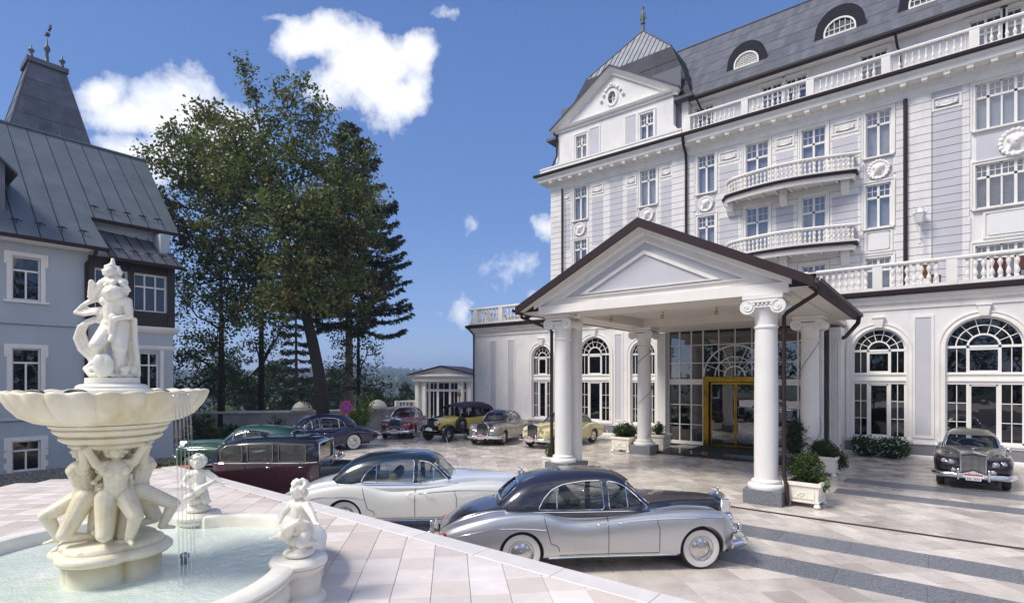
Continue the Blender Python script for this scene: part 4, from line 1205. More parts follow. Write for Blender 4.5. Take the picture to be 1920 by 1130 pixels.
# roof
M_PROOF = mat('portico_roof', (.045, .035, .040), .4, metal=.2, var=.2, vscale=5, island=.25)
RYF, RYB = 14.6, 24.0
for s in (-1, 1):
    xe = AX + s * 4.58; ze = roofz(xe)
    p = [(AX, RYF, AZ), (xe, RYF, ze), (xe, RYB, ze), (AX, RYB, AZ)]
    lo = [(a, b, c - .16) for (a, b, c) in p]
    MB().addvf(p + lo, [(0, 1, 2, 3), (7, 6, 5, 4), (0, 4, 5, 1), (1, 5, 6, 2), (2, 6, 7, 3), (3, 7, 4, 0)]).build('roof', M_PROOF, port, world=True)
    pa, pb = (p[2], p[1]) if s < 0 else (p[1], p[2])
    pd, pc = (p[3], p[0]) if s < 0 else (p[0], p[3])
    tiled(pa, pb, pc, pd, .36, .36, 'roof_tiles', M_PROOF, port, .03)
    # eaves box: dark boarding sloping in to the soffit
    q = MB().addvf([(xe - s * .02, RYF + .02, ze - .17), (xe - s * .02, RYB, ze - .17), (xe - s * .65, RYB, ZT - .0), (xe - s * .65, RYF + .45, ZT - .0)], [(0, 1, 2, 3)])
    xs = RX1 if s > 0 else RX0
    q = MB().box(min(xs + s * .002, xe - s * .12), max(xs + s * .002, xe - s * .12), RYF + .35, RYB, ZT + .05, ZT + .12).build('eaves_soffit', M_SOFF, port, world=True)
    q = MB().box(min(xe - s * .14, xe - s * .01), max(xe - s * .14, xe - s * .01), RYF + .05, RYB, ZT + .03, ze - .165).build('fascia_board', M_PIPE, port, world=True)
    q = MB().plate([(xs, ZT + .13), (xe - s * .15, ZT + .13), (xe - s * .15, roofz(xe) - .10), (xs, roofz(xs) - .17)], [], RYF + .36, RYF + .40).build('eaves_end', M_PIPE, port, world=True)
    # gutter
    g_ = MB(); g_.sweep([(xe + s * .02, RYF, 0), (xe + s * .02, RYB, 0)], [(s * .0, ze - .14), (s * .13, ze - .10), (s * .14, ze - .01), (s * .11, ze - .01), (s * .10, ze - .08), (0, ze - .11)])
    g_.build('gutter', M_PIPE, port, world=True)
    # barge board following the gable edge
    q = MB().addvf([(AX, RYF - .03, AZ - .20), (xe, RYF - .03, ze - .20), (xe, RYF - .03, ze + .05), (AX, RYF - .03, AZ + .07),
                    (AX, RYF + .05, AZ - .20), (xe, RYF + .05, ze - .20), (xe, RYF + .05, ze + .05), (AX, RYF + .05, AZ + .07)],
                   [(0, 1, 2, 3), (7, 6, 5, 4), (0, 4, 5, 1), (1, 5, 6, 2), (2, 6, 7, 3), (3, 7, 4, 0)])
    q.build('barge_board', M_PIPE, port, world=True)
    q = MB().addvf([(AX, RYF + .051, AZ - .17), (xe, RYF + .051, ze - .17), (xe, 15.1, ze - .17), (AX, 15.1, AZ - .17)], [(0, 1, 2, 3)]).build('verge_soffit', M_SOFF, port, world=True)
# rear wall of the roof space
MB().plate([(RX0, ZT + .3), (RX1, ZT + .3), (RX1, roofz(RX1) - .2), (AX, AZ - .2), (RX0, roofz(RX0) - .2)], [], RYB - .2, RYB - .1).build('gable_wall', M_WALL, port, world=True)
MB().box(-11.25, -3.4, 24.05, V1 - .10, 5.76, 5.9).box(-11.45, -3.2, RYB - .3, V1 - .05, 5.9, 6.05).build('lobby_roof', M_PIPE, port, world=True)
# drain pipes of the portico
pipe('drain_pipe', [(-2.30, 15.2, 5.62), (-2.35, 15.2, 5.40), (-3.02, 15.30, 5.0), (-3.10, 15.32, 4.9), (-3.10, 15.32, .75), (-3.02, 15.2, .55), (-2.98, 15.15, .05)], .055, port)
pipe('drain_pipe', [(-11.45, 14.9, 5.62), (-11.4, 14.9, 5.42), (-10.75, 15.6, 5.05), (-10.66, 15.68, 4.95), (-10.66, 15.68, .1)], .055, port)
pipe('drain_pipe', [(-2.25, 23.7, 5.6), (-2.28, 23.7, 5.35), (-3.0, 26.6, 5.05), (-3.42, 27.5, 4.95)], .08, port)
# spotlights on the ceiling trim
for x in (-8.75, -6.9, -5.2):
    l = MB().tube([(x, 16.55, ZT - .03), (x, 16.52, ZT - .10)], .02, 6)
    l.lathe([(.03, 0), (.05, .03), (.06, .12), (.055, .13), (.001, .10)], 12, m=Matrix.Translation((x, 16.52, ZT - .13)) @ Matrix.Rotation(R(150), 4, 'X'))
    l.lathe([(.001, -.05), (.05, -.03), (.055, 0), (.04, .04), (.001, .05)], 10, c=(x + .02, 16.45, ZT - .19))
    l.build('spotlight', mat('aged_brass', (.45, .32, .15), .35, metal=.8), port, world=True, smooth=True)
cam_ = organic([('e', (0, 0, 0), (.11, .06, .10)), ('e', (.05, -.04, .05), (.05, .05, .05)), ('e', (-.06, -.04, -.03), (.05, .05, .05)), ('e', (0, -.05, -.06), (.04, .04, .05))], .016, 2, mat=M_STONE, name='ceiling_ornament')
add('ceiling_ornament', cam_, port, Vector((-9.45, 15.5, ZT - .08)) - PP)
# thin cable with fairy lights wound round a rear column and the pilaster
for (cx, cy, r, z0, z1, n) in ((-10.0, 21.9, .345, .7, 4.6, 2.2), (-3.5, 21.4, .345, 1.0, 4.6, 1.1)):
    MB().tube([(cx + r * math.cos(t), cy + r * math.sin(t), z0 + (z1 - z0) * (t + 1) / (n * 2 * PI)) for t in np.linspace(-1, n * 2 * PI - 1, 50)], .012, 4).build('cable', mat('grey_cable', (.2, .19, .18), .6), port, world=True)

# lobby glass front
GY = 25.2; GX0, GX1, GC = -10.22, -4.02, -7.12
lf = MB()
def lb(a, b, c, d, y0=0.0, y1=.07): lf.box(a, b, GY + y0, GY + y1, c, d)
vx = [GX0, -9.68, -9.12, -8.56, -5.68, -5.12, -4.56, GX1]
rows = [.14, 1.08, 2.02, 2.98, 3.22, 4.0, 4.84, 5.62]
for x in vx: lb(x - .03, x + .03, .14, 5.62)
for x in (-7.84, -7.12, -6.40): lb(x - .02, x + .02, 3.38, 5.62, .005, .06)
lb(GX0, -8.56, .14, .30, -.02, .10); lb(-5.68, GX1, .14, .30, -.02, .10)
for z in rows[1:3]: lb(GX0, -8.56, z - .018, z + .018, .005, .06); lb(-5.68, GX1, z - .018, z + .018, .005, .06)
lb(GX0, -8.56, 2.98, 3.24, -.04, .09); lb(-5.68, GX1, 2.98, 3.24, -.04, .09)
for z in (4.0, 4.84): lb(GX0, GX1, z - .018, z + .018, .004, .058)
lb(GX0, GX1, 5.56, 5.62, -.02, .1)
lobf = lf.build('lobby_window', M_TRIM, port, world=True)
fan = MB()
def ring2(mb, cx, cz, r0, r1, y0, y1, n=24):
    vs = []; fs = []
    for i in range(n + 1):
        a = PI * i / n
        for (r, d) in ((r0, y0), (r1, y0), (r1, y1), (r0, y1)): vs.append((cx + r * math.cos(a), d, cz + r * math.sin(a)))
    for i in range(n):
        for q in range(4): fs.append((i * 4 + q, i * 4 + (q + 1) % 4, i * 4 + 4 + (q + 1) % 4, i * 4 + 4 + q))
    mb.addvf(vs, fs)
ring2(fan, GC, 3.38, 1.36, 1.41, GY - .05, GY + .0); ring2(fan, GC, 3.38, .86, .895, GY - .048, GY - .005); ring2(fan, GC, 3.38, .42, .47, GY - .05, GY + .0)
for k in range(1, 8):
    a = PI * k / 8; d = Vector((math.cos(a), 0, math.sin(a)))
    fan.tube([Vector((GC, GY - .028, 3.38)) + d * .46, Vector((GC, GY - .028, 3.38)) + d * 1.37], .017, 5)
fan.build('fanlight', M_TRIM, lobf, loc=(0, 0, 0))
cols_ = vx[:4] + [-7.84, -7.12, -6.40] + vx[4:]
for i in range(len(vx) - 1):
    if i == 3: continue
    for (a, b) in zip([.30, 1.08, 2.02], [1.08, 2.02, 2.98]):
        MB().box(vx[i] + .02, vx[i + 1] - .02, GY + .03, GY + .036, a + .012, b - .012).build('pane', M_GLASSE, lobf)
cs = sorted(cols_)
for i in range(len(cs) - 1):
    for (a, b) in zip([3.24, 4.0, 4.84], [4.0, 4.84, 5.56]):
        MB().box(cs[i] + .015, cs[i + 1] - .015, GY + .03, GY + .036, a + .012, b - .012).build('pane', M_GLASSE, lobf)
# brass sliding door
dr = MB()
dr.box(-8.50, -8.26, GY - .14, GY + .16, .14, 3.36).box(-5.98, -5.74, GY - .14, GY + .16, .14, 3.36).box(-8.26, -5.98, GY - .14, GY + .16, 3.12, 3.34)
dr.box(-8.20, -6.04, GY - .02, GY + .04, .14, .24).box(-8.20, -6.04, GY - .02, GY + .04, 3.0, 3.09)
for x in (-8.20, -7.16, -7.09, -6.09): dr.box(x, x + .05, GY - .021, GY + .041, .24, 3.0)
for k in range(4): dr.box(-8.48 + k * .055, -8.455 + k * .055, GY - .155, GY - .14, .2, 3.1)
door = dr.build('entrance_door', M_GOLD, port, world=True)
for (a, b) in ((-8.14, -7.17), (-7.03, -6.10)): MB().box(a, b, GY + .005, GY + .012, .25, 2.99).build('pane', M_GLASSE, door)
# side walls, pilasters, landing
MB().box(GX0 - .16, GX0 - .035, GY + .11, V1 - .06, .1, 5.75).build('lobby_side_wall', M_WALL, port, world=True)
MB().box(GX1 + .035, GX1 + .16, GY + .11, V1 - .06, .1, 5.75).build('lobby_side_wall', M_WALL, port, world=True)
MB().box(GX0 - .45, GX0 - .035, GY - .35, GY + .10, .12, 5.465).build('pilaster', M_COL, port, world=True)
pl = MB().box(GX1 + .035, GX1 + .40, GY - .35, GY + .10, .12, 5.465)
pl.build('pilaster', M_COL, port, world=True)
fl = MB().box(-3.58, -3.15 + .0, 26.4, V1 - .02, .0, 5.46)
for k in range(4): fl.box(-3.55 + k * .10, -3.50 + k * .10, 26.35, 26.40, .5, 5.0)
fl.build('pilaster', M_TRIM, port, world=True)
MB().box(GX0 - .5, GX1 + .5, GY - .03, GY + .12, 5.62, 5.76).build('lintel', M_SOFF, port, world=True)
MB().box(-10.9, -3.1, GY - .4, V1, ZT + .13, ZT + .30).build('entablature', M_SOFF, port, world=True)
MB().box(-9.55, -4.0, 22.15, GY + .5, .0, .12).build('landing', mat('polished_black_granite', (.03, .028, .032), .12, var=.4, vscale=30), port, world=True)
MB().box(-8.6, -5.6, 23.3, 25.0, .121, .135).build('door_mat', mat('dark_mat', (.02, .02, .02), .95), port, world=True)
# inside the lobby: floor, back wall, columns and a lit counter lamp
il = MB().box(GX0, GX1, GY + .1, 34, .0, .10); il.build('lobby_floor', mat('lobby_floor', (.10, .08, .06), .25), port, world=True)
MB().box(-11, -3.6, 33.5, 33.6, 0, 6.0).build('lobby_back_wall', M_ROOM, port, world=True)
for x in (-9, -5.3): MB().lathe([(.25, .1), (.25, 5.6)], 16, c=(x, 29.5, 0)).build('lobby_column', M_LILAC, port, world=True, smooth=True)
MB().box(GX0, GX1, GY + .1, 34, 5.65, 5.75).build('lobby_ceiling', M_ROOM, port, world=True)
M_SEAM = mat('dark_seam', (.02, .024, .03), .8, spec=.1)
# ---------------------------------------------------------------- blue house on the left
HX = -24.9
HH = Vector((-29.0, 4.0, 0))
house = thing('house', 'pale blue rendered house with standing seam metal roof at the left edge', 'house', HH)
hw_ = [(3.66, 4.42, 6.01, 7.52), (3.66, 4.42, 2.75, 4.33), (3.66, 4.42, .05, 1.10), (.9, 1.66, 6.01, 7.52), (.9, 1.66, 2.75, 4.33)]
bw = [(5.98, 7.02, 5.75, 7.46, 2), (7.24, 8.38, 5.97, 7.46, 3), (7.12, 8.10, 2.83, 4.31, 3)]
MB().plate([(-6, 0), (8.63, 0), (8.63, 8.3), (-6, 8.3)], [[(a, c), (b, c), (b, d), (a, d)] for (a, b, c, d) in hw_] + [[(a, c), (b, c), (b, d), (a, d)] for (a, b, c, d, k) in bw], HX - .35, HX, axis='X').build('wall', M_HOUSE, house, world=True)
MB().box(-34, HX - .35, 8.28, 8.63, 0, 9.3).build('wall', M_HOUSE, house, world=True)
MB().box(HX - 1.2, HX - 1.15, -6, 8.2, 0, 8.2).build('interior', M_ROOM, house, world=True)
def house_window(y0, y1, z0, z1, cols=2, top=.32, tp=False):
    f = MB(); fr = .05; zt = z1 - (z1 - z0) * top
    X0, X1 = HX - .16, HX - .09
    def bar(a, b, c, d, e=0.0): f.box(X0, X1 + e, a, b, c, d)
    bar(y0, y0 + fr, z0, z1); bar(y1 - fr, y1, z0, z1); bar(y0 + fr, y1 - fr, z0, z0 + fr); bar(y0 + fr, y1 - fr, z1 - fr, z1)
    bar(y0 + fr, y1 - fr, zt - .03, zt + .03, .02)
    W = y1 - y0; xs = [y0 + W * k / cols for k in range(1, cols)]
    for x in xs: bar(x - .025, x + .025, z0 + fr, zt - .03, .015)
    if cols == 3 or tp:
        for x in xs: bar(x - .025, x + .025, zt + .03, z1 - fr, .015)
    o = f.build('window', M_TRIM, house, world=True)
    ed = [y0 + fr] + [v for x in xs for v in (x - .025, x + .025)] + [y1 - fr]
    for i in range(0, len(ed), 2): MB().box(X0 + .03, X0 + .036, ed[i], ed[i + 1], z0 + fr, zt - .03).build('pane', M_GLASS, o)
    if cols == 3 or tp:
        for i in range(0, len(ed), 2): MB().box(X0 + .03, X0 + .036, ed[i], ed[i + 1], zt + .03, z1 - fr).build('pane', M_GLASS, o)
    else: MB().box(X0 + .03, X0 + .036, y0 + fr, y1 - fr, zt + .03, z1 - fr).build('pane', M_GLASS, o)
    # gathered curtain
    V = []; n = 40
    for i in range(n + 1):
        y = y0 + W * i / n; x = HX - .32 + .03 * math.sin(i * 1.9) + .015 * math.sin(i * .8)
        V += [(x, y, z0), (x, y, z1)]
    MB().addvf(V, [(2 * i, 2 * i + 1, 2 * i + 3, 2 * i + 2) for i in range(n)]).build('curtain', M_CURTD, o)
    return o
for (a, b, c, d) in hw_:
    house_window(a, b, c, d)
    s_ = MB()
    s_.box(HX, HX + .04, a - .13, a, c - .02, d + .14); s_.box(HX, HX + .04, b, b + .13, c - .02, d + .14); s_.box(HX, HX + .04, a, b, d, d + .14)
    s_.box(HX, HX + .055, a - .20, a - .131, d - .30, d + .14); s_.box(HX, HX + .055, b + .131, b + .20, d - .30, d + .14)
    if c < 1:
        for q in (c + .1, c + .5): s_.box(HX, HX + .055, a - .20, a - .131, q, q + .22); s_.box(HX, HX + .055, b + .131, b + .20, q, q + .22)
    s_.build('window_surround', M_WHITE, house, world=True)
    if c > .5: MB().box(HX - .08, HX + .10, a - .22, b + .22, c - .10, c - .021).build('window_sill', M_WHITE, house, world=True)
for (a, b, c, d, k) in bw: house_window(a, b, c, d, k, .34 if k == 3 else .4, tp=True)
# string courses
for (z, y0, y1) in ((5.16, -6, 5.6), (1.80, -6, 6.9)):
    MB().sweep([(HX, y0, 0), (HX, y1, 0)], [(0, z), (.05, z), (.07, z + .04), (.04, z + .10), (0, z + .12)]).build('string_course', M_HOUSE, house, world=True)
    MB().box(HX, HX + .03, y0, y1, z - .02, z - .001).build('string_course', M_PLINTH, house, world=True)
# timber bay: dark boards round the upper windows
def board(y0, y1, z0, z1, d=.06): return MB().box(HX + .002, HX + d, y0, y1, z0, z1).build('timber_board', M_WOOD, house, world=True)
board(5.78, 5.96, 5.4, 7.9); board(7.04, 7.22, 5.36, 7.9, .10); board(8.40, 8.66, 5.36, 7.9, .10); board(5.97, 8.39, 7.48, 7.9)
n_ = 5
for k in range(n_): board(7.23, 8.39, 5.36 + k * .12, 5.36 + k * .12 + .115, .085)
for k in range(3): board(5.97, 7.03, 5.40 + k * .12, 5.40 + k * .12 + .115, .05)
MB().sweep([(HX, 6.85, 0), (HX, 8.63, 0), (HX - 3, 8.63, 0)], [(0, 5.10), (.06, 5.12), (.16, 5.22), (.20, 5.30), (.20, 5.36), (0, 5.36)]).build('bay_cornice', M_WHITE, house, world=True)
MB().sweep([(HX, 6.85, 0), (HX, 8.63, 0), (HX - 3, 8.63, 0)], [(0, 4.42), (.05, 4.44), (.09, 4.52), (.09, 4.58), (0, 4.60)]).build('bay_cornice', M_WHITE, house, world=True)
for (a, b) in ((6.95, 7.08), (8.14, 8.27)): MB().box(HX, HX + .05, a, b, 2.7, 4.41).build('window_surround', M_WHITE, house, world=True)
MB().box(HX - .08, HX + .12, 6.9, 8.35, 2.62, 2.70).build('window_sill', M_WHITE, house, world=True)
b = MB().tube([(HX + .55, 5.9, 8.0), (HX + .45, 5.85, 7.8), (HX + .12, 5.70, 7.55), (HX + .10, 5.70, 7.4), (HX + .10, 5.70, .1)], .055, 8)
b.build('drain_pipe', M_PIPE, house, world=True, smooth=True, auto=50)
# roof: main slope, and a shorter upper eave over the bay with its own lean-to roof
RXr, RZr = -30.5, 13.95
XE, ZE = -24.25, 8.12
def slab(pts, t=.10):
    lo = [(a, b, c - t) for (a, b, c) in pts]; n = len(pts)
    return MB().addvf(pts + lo, [tuple(range(n)), tuple(range(n, 2 * n))[::-1]] + [(i, i + n, (i + 1) % n + n, (i + 1) % n) for i in range(n)])
def rx(z): return XE + (RXr - XE) * (z - ZE) / (RZr - ZE)
slab([(XE, -6, ZE), (XE, 6.25, ZE), (rx(9.55), 6.05, 9.55), (RXr, 6.0, RZr), (RXr, -6, RZr)]).build('roof', M_HROOF, house, world=True)
slab([(rx(9.55), 6.051, 9.55), (rx(9.50), 9.15, 9.50), (RXr, 9.35, RZr), (RXr, 6.001, RZr)]).build('roof', M_HROOF, house, world=True)
slab([(RXr, -6, RZr), (RXr, 9.35, RZr), (-36.5, 9.35, 8.1), (-36.5, -6, 8.1)]).build('roof', M_HROOF, house, world=True)
slab([(XE + .05, 6.3, 7.82), (XE + .05, 8.78, 7.82), (-26.2, 8.7, 9.1), (-26.2, 6.25, 9.25)], .08).build('bay_roof', M_TOWER, house, world=True)
MB().box(-26.4, -26.15, 6.2, 8.62, 8.3, 9.75).build('wall', M_HOUSE, house, world=True)
MB().plate([(RXr, RZr - .1), (-25.9, 9.4), (-25.9, 8.2), (-36, 8.2)], [], 8.30, 8.62).build('gable_wall', M_HOUSE, house, world=True)
nrm = Vector((RZr - ZE, 0, XE - RXr)).normalized()
y = -5.6
while y < 9.2:
    z0 = ZE if y < 6.1 else 9.55
    ytop = y * 1.0
    MB().tube([Vector((rx(z0), y, z0)) + nrm * .012, Vector((RXr, ytop, RZr)) + nrm * .006], .013, 4).build('roof_seam', M_SEAM, house, world=True)
    y += .62
y = 6.5
while y < 8.9:
    MB().tube([(XE + .05, y, 7.84), (-26.2, y - .1, 9.2)], .022, 4).build('roof_seam', M_SEAM, house, world=True); y += .42
def guard(x, y, z):
    g_ = MB().box(x - .012, x + .012, y - .16, y + .16, z + .10, z + .125).box(x - .012, x + .012, y - .012, y + .012, z, z + .16).box(x - .012, x + .012, y - .10, y + .10, z + .14, z + .16)
    g_.build('snow_guard', M_DARK, house, world=True)
y = -1.2
while y < 6: guard(rx(8.62), y, 8.62); y += .62
y = 6.3
while y < 9: guard(rx(10.0), y, 10.0); y += .55
y = 6.7
while y < 8.9: guard(-24.75, y, 8.15); y += .5
for (p, q, z) in (((XE + .04, -6, 0), (XE + .04, 6.25, 0), ZE - .1), ((XE + .1, 6.3, 0), (XE + .1, 8.78, 0), 7.72), ((rx(9.55) + .04, 6.05, 0), (rx(9.55) + .04, 9.15, 0), 9.44)):
    MB().sweep([p, q], [(-.04, z - .02), (.08, z), (.10, z + .10), (-.04, z + .10)]).build('gutter', M_PIPE, house, world=True)
MB().box(XE - .6, XE, -6, 5.75, ZE - .14, ZE - .101).build('soffit', M_WHITE, house, world=True)
MB().tube([(RXr, -6, RZr + .03), (RXr, 9.35, RZr + .03)], .07, 6).build('ridge_cap', M_HROOF, house, world=True)
# small dormer at the left edge
d = MB().plate([(2.1, 9.0), (3.55, 9.0), (3.55, 10.7), (2.85, 11.35), (2.1, 10.7)], [[(2.35, 9.3), (3.2, 9.3), (3.2, 10.5), (2.35, 10.5)]], -25.45, -25.3, axis='X')
d.box(-27.6, -25.45, 3.47, 3.55, 9.0, 10.7).box(-27.6, -25.45, 2.1, 2.18, 9.0, 10.7)
od = d.build('dormer', M_TOWER, house, world=True)
slab([(-25.1, 3.85, 10.45), (-25.1, 2.82, 11.5), (-28.0, 2.82, 11.5), (-28.0, 3.85, 10.45)], .08).build('dormer_roof', M_TOWER, od)
slab([(-25.1, 2.82, 11.5), (-25.1, 1.8, 10.45), (-28.0, 1.8, 10.45), (-28.0, 2.82, 11.5)], .08).build('dormer_roof', M_TOWER, od)
MB().box(-25.40, -25.34, 2.35, 2.41, 9.3, 10.5).box(-25.40, -25.34, 3.14, 3.2, 9.3, 10.5).box(-25.40, -25.34, 2.41, 3.14, 9.3, 9.36).box(-25.40, -25.34, 2.41, 3.14, 10.44, 10.5).box(-25.40, -25.34, 2.76, 2.80, 9.36, 10.44).box(-25.40, -25.34, 2.41, 3.14, 10.0, 10.04).build('dormer_window', M_TRIM, od)
MB().box(-25.39, -25.385, 2.4, 3.15, 9.33, 10.47).build('pane', M_GLASS, od)
# ---- tower roof rising behind
tw = thing('tower_roof', 'tall tapering dark metal tower roof with finials behind the blue house', 'tower', (-41.8, 7.6, 9))
TB, TT, TZ0, TZ1 = 2.9, .80, 12.5, 21.6
c0 = [(-41.8 + a * TB, 7.6 + b * TB, TZ0) for a, b in ((-1, -1), (1, -1), (1, 1), (-1, 1))]
c1 = [(-41.8 + a * TT, 7.6 + b * TT, TZ1) for a, b in ((-1, -1), (1, -1), (1, 1), (-1, 1))]
MB().addvf(c0 + c1, [(0, 1, 5, 4), (1, 2, 6, 5), (2, 3, 7, 6), (3, 0, 4, 7), (4, 5, 6, 7)]).build('roof', M_TOWER, tw, world=True)
for k in (0, 1): tiled(c0[k], c0[k + 1], c1[k + 1], c1[k], .55, 1.1, 'roof_sheets', M_TOWER, tw, .015)
for k in range(4): MB().tube([c0[k], c1[k]], .06, 5).build('hip_cap', M_TOWER, tw, world=True)
MB().cbox((-41.8, 7.6, TZ1 + .12), (2 * TT + .3, 2 * TT + .3, .28)).build('roof_cap', M_TOWER, tw, world=True)
for (y, h) in ((7.6 - .7, .8), (7.6, 1.5), (7.6 + .7, .8)):
    MB().lathe([(.20, 0), (.10, .15), (.07, h * .45), (.16, h * .55), (.16, h * .66), (.05, h * .75), (.03, h), (.001, h + .05)], 8, c=(-41.2, y, TZ1 + .25)).build('finial', M_TOWER, tw, world=True, smooth=True)
MB().box(-40.75, -40.3, 7.55, 7.65, TZ1 + 2.0, TZ1 + 2.2).box(-41.25, -40.9, 7.5, 7.7, TZ1 + 1.9, TZ1 + 2.0).build('weather_vane', M_TOWER, tw, world=True)
td = MB().addvf([(-38.2, 6.9, 14.4), (-38.2, 8.5, 14.4), (-38.2, 7.7, 16.6), (-40, 6.9, 14.4), (-40, 8.5, 14.4), (-40, 7.7, 16.6)], [(0, 1, 2), (3, 5, 4), (0, 2, 5, 3), (1, 4, 5, 2), (0, 3, 4, 1)])
td.build('tower_dormer', M_ROOFL, tw, world=True)
MB().lathe([(.10, 0), (.14, .2), (.06, .35), (.04, .7), (.001, .75)], 8, c=(-38.6, 7.7, 16.5)).build('finial', M_TOWER, tw, world=True)
MB().box(-44.5, -39.1, 4.9, 10.3, 0, TZ0 + .3).build('tower_wall', M_HOUSE, tw, world=True)
# ---------------------------------------------------------------- trees and planting
def leaf_quads(P, size, var=.4, aspect=.62, flat=.0, droop=None, dirs=None):
    """one leaf-shaped quad at each point"""
    P = np.asarray(P, dtype=float); n = len(P)
    a = rng.normal(size=(n, 3)) if dirs is None else np.asarray(dirs) + rng.normal(size=(n, 3)) * .35
    a[:, 2] *= (1 - flat); a /= np.linalg.norm(a, axis=1)[:, None] + 1e-9
    b = np.cross(a, rng.normal(size=(n, 3))); b /= np.linalg.norm(b, axis=1)[:, None] + 1e-9
    s = size * (1 + var * rng.uniform(-1, 1, n))[:, None]
    V = np.stack([P, P + a * s * .5 + b * s * .5 * aspect, P + a * s, P + a * s * .5 - b * s * .5 * aspect], 1).reshape(-1, 3)
    F_ = np.arange(4 * n).reshape(-1, 4)
    return V, F_
def crown_obj(name, P, size, m, parent, **kw):
    V, F_ = leaf_quads(P, size, **kw)
    V = V - np.array(parent.location)
    return add(name, from_np(name, V, F_, m), parent)
def clump_points(centers, per, rad, squash=.8):
    c = np.asarray(centers); n = len(c)
    d = rng.normal(size=(n, per, 3)); d *= rad * rng.uniform(.2, 1, (n, per, 1)) / (np.linalg.norm(d, axis=2, keepdims=True) + 1e-9)
    d[:, :, 2] *= squash
    return (c[:, None, :] + d).reshape(-1, 3)
def px3(x, y, d): return cw((x - 960) * d / 1000, d, CAMZ - (y - 708) * d / 1000)

def broad_tree(label, name, trunk, blobs, leaf, size, m_leaf, m_bark, seed, per=13, dens=1.0, group=None, crad=.42, zb=0.0, shellw=.45):
    """trunk: list of (point, radius); blobs: (centre, rx, rz, amount)"""
    rr = np.random.default_rng(seed)
    base = trunk[0][0]
    t = thing(name, label, 'tree', (base.x, base.y, zb), 0, group)
    b = MB(); b.tube([p for p, r in trunk], [r for p, r in trunk], 10)
    br = MB(); tips = []
    tp = [p for p, r in trunk]
    for (c, rx, rz, amt) in blobs:
        c = Vector(c)
        # limb from the nearest lower trunk point
        k = min(range(1, len(tp)), key=lambda i: (tp[i] - c).length + (3 if tp[i].z > c.z else 0))
        s = tp[k]; mid = s.lerp(c, .5) + Vector((rr.uniform(-.4, .4), rr.uniform(-.4, .4), rr.uniform(-.2, .6)))
        r0 = min(trunk[k][1] * .55, .05 + .035 * (c - s).length)
        br.tube([s, s.lerp(mid, .5) + Vector((0, 0, .1)), mid, c], [r0, r0 * .8, r0 * .6, r0 * .3], 6)
        n = int(rx * rx * rz * 46 * amt * dens) + 10
        for i in range(n):
            d = rr.normal(size=3); d /= np.linalg.norm(d); q = rr.random() ** shellw
            p = Vector((c.x + d[0] * rx * q, c.y + d[1] * rx * q, c.z + d[2] * rz * q))
            tips.append(p)
            if i % 9 == 0:
                h = c.lerp(p, .5) + Vector((rr.uniform(-.2, .2), rr.uniform(-.2, .2), rr.uniform(-.1, .25)))
                br.tube([c.lerp(mid, rr.uniform(0, .6)), h, p], [.035, .022, .008], 4, cap=False)
    b.build('trunk', m_bark, t, world=True, smooth=True)
    o = br.build('branches', m_bark, t, world=True, fix=False, smooth=True); o['kind'] = 'stuff'
    P = clump_points([tuple(p) for p in tips], per, crad)
    crown = crown_obj('crown', P, size, m_leaf, t)
    return t

# the big maple in front of the retaining wall
D0 = 27.0
def blob(x, y, rx, ry, amt=1.0, d=D0, dd=0.0):
    d += dd; return (px3(x, y, d), rx * d / 1000, ry * d / 1000, amt)
tr = [(px3(606, 830, D0), .36), (px3(606, 775, D0), .32), (px3(598, 700, D0), .29), (px3(586, 640, D0), .27), (px3(574, 590, D0), .24), (px3(556, 520, D0), .18), (px3(530, 440, D0), .13), (px3(505, 360, D0), .09), (px3(490, 260, D0), .06), (px3(478, 180, D0), .025)]
bl = [blob(305, 300, 48, 30, .9), blob(345, 265, 50, 35, 1, dd=.8), blob(395, 225, 50, 38, .9), blob(440, 280, 70, 55, 1, dd=-1), blob(300, 375, 42, 35, .9), blob(350, 335, 50, 30, 1, dd=1.5),
      blob(330, 430, 52, 42, .9, dd=-.5), blob(420, 370, 75, 60, 1, dd=1), blob(410, 450, 70, 50, .75), blob(370, 520, 48, 40, .5), blob(470, 500, 80, 60, .8, dd=1), blob(505, 320, 60, 60, .8, dd=-1),
      blob(495, 225, 50, 40, .5), blob(455, 130, 18, 22, .9), blob(475, 175, 22, 30, .5), blob(550, 185, 55, 45, .42), blob(590, 230, 50, 45, .5, dd=1), blob(545, 270, 55, 45, .6), blob(600, 310, 60, 50, .7),
      blob(640, 365, 50, 50, .7), blob(570, 400, 75, 55, .8, dd=-1), blob(650, 440, 50, 55, .7), blob(600, 470, 65, 50, .8, dd=1), blob(560, 540, 70, 50, .8), blob(640, 520, 45, 50, .7), blob(480, 580, 55, 42, .7),
      blob(425, 560, 42, 42, .5, dd=1), blob(625, 570, 40, 30, .8), blob(560, 480, 70, 60, .7, dd=-2.2), blob(520, 400, 70, 60, .7, dd=-2.2), blob(590, 400, 60, 60, .6, dd=-2), blob(600, 545, 55, 40, .8, dd=-1.8), blob(530, 560, 55, 40, .7, dd=-1.6), blob(450, 340, 60, 50, .7, dd=-2), blob(380, 300, 60, 45, .8), blob(675, 300, 45, 45, .45, dd=.5), blob(690, 375, 45, 45, .5), blob(690, 450, 45, 50, .5, dd=.8), blob(680, 540, 40, 45, .5)]
broad_tree('tall spreading maple with dark leaning trunk and patches of rusty leaves, nearest the wall', 'maple_tree', tr, bl, None, .185, M_LEAF, M_BARK, 11, per=15, dens=.72, crad=.44)

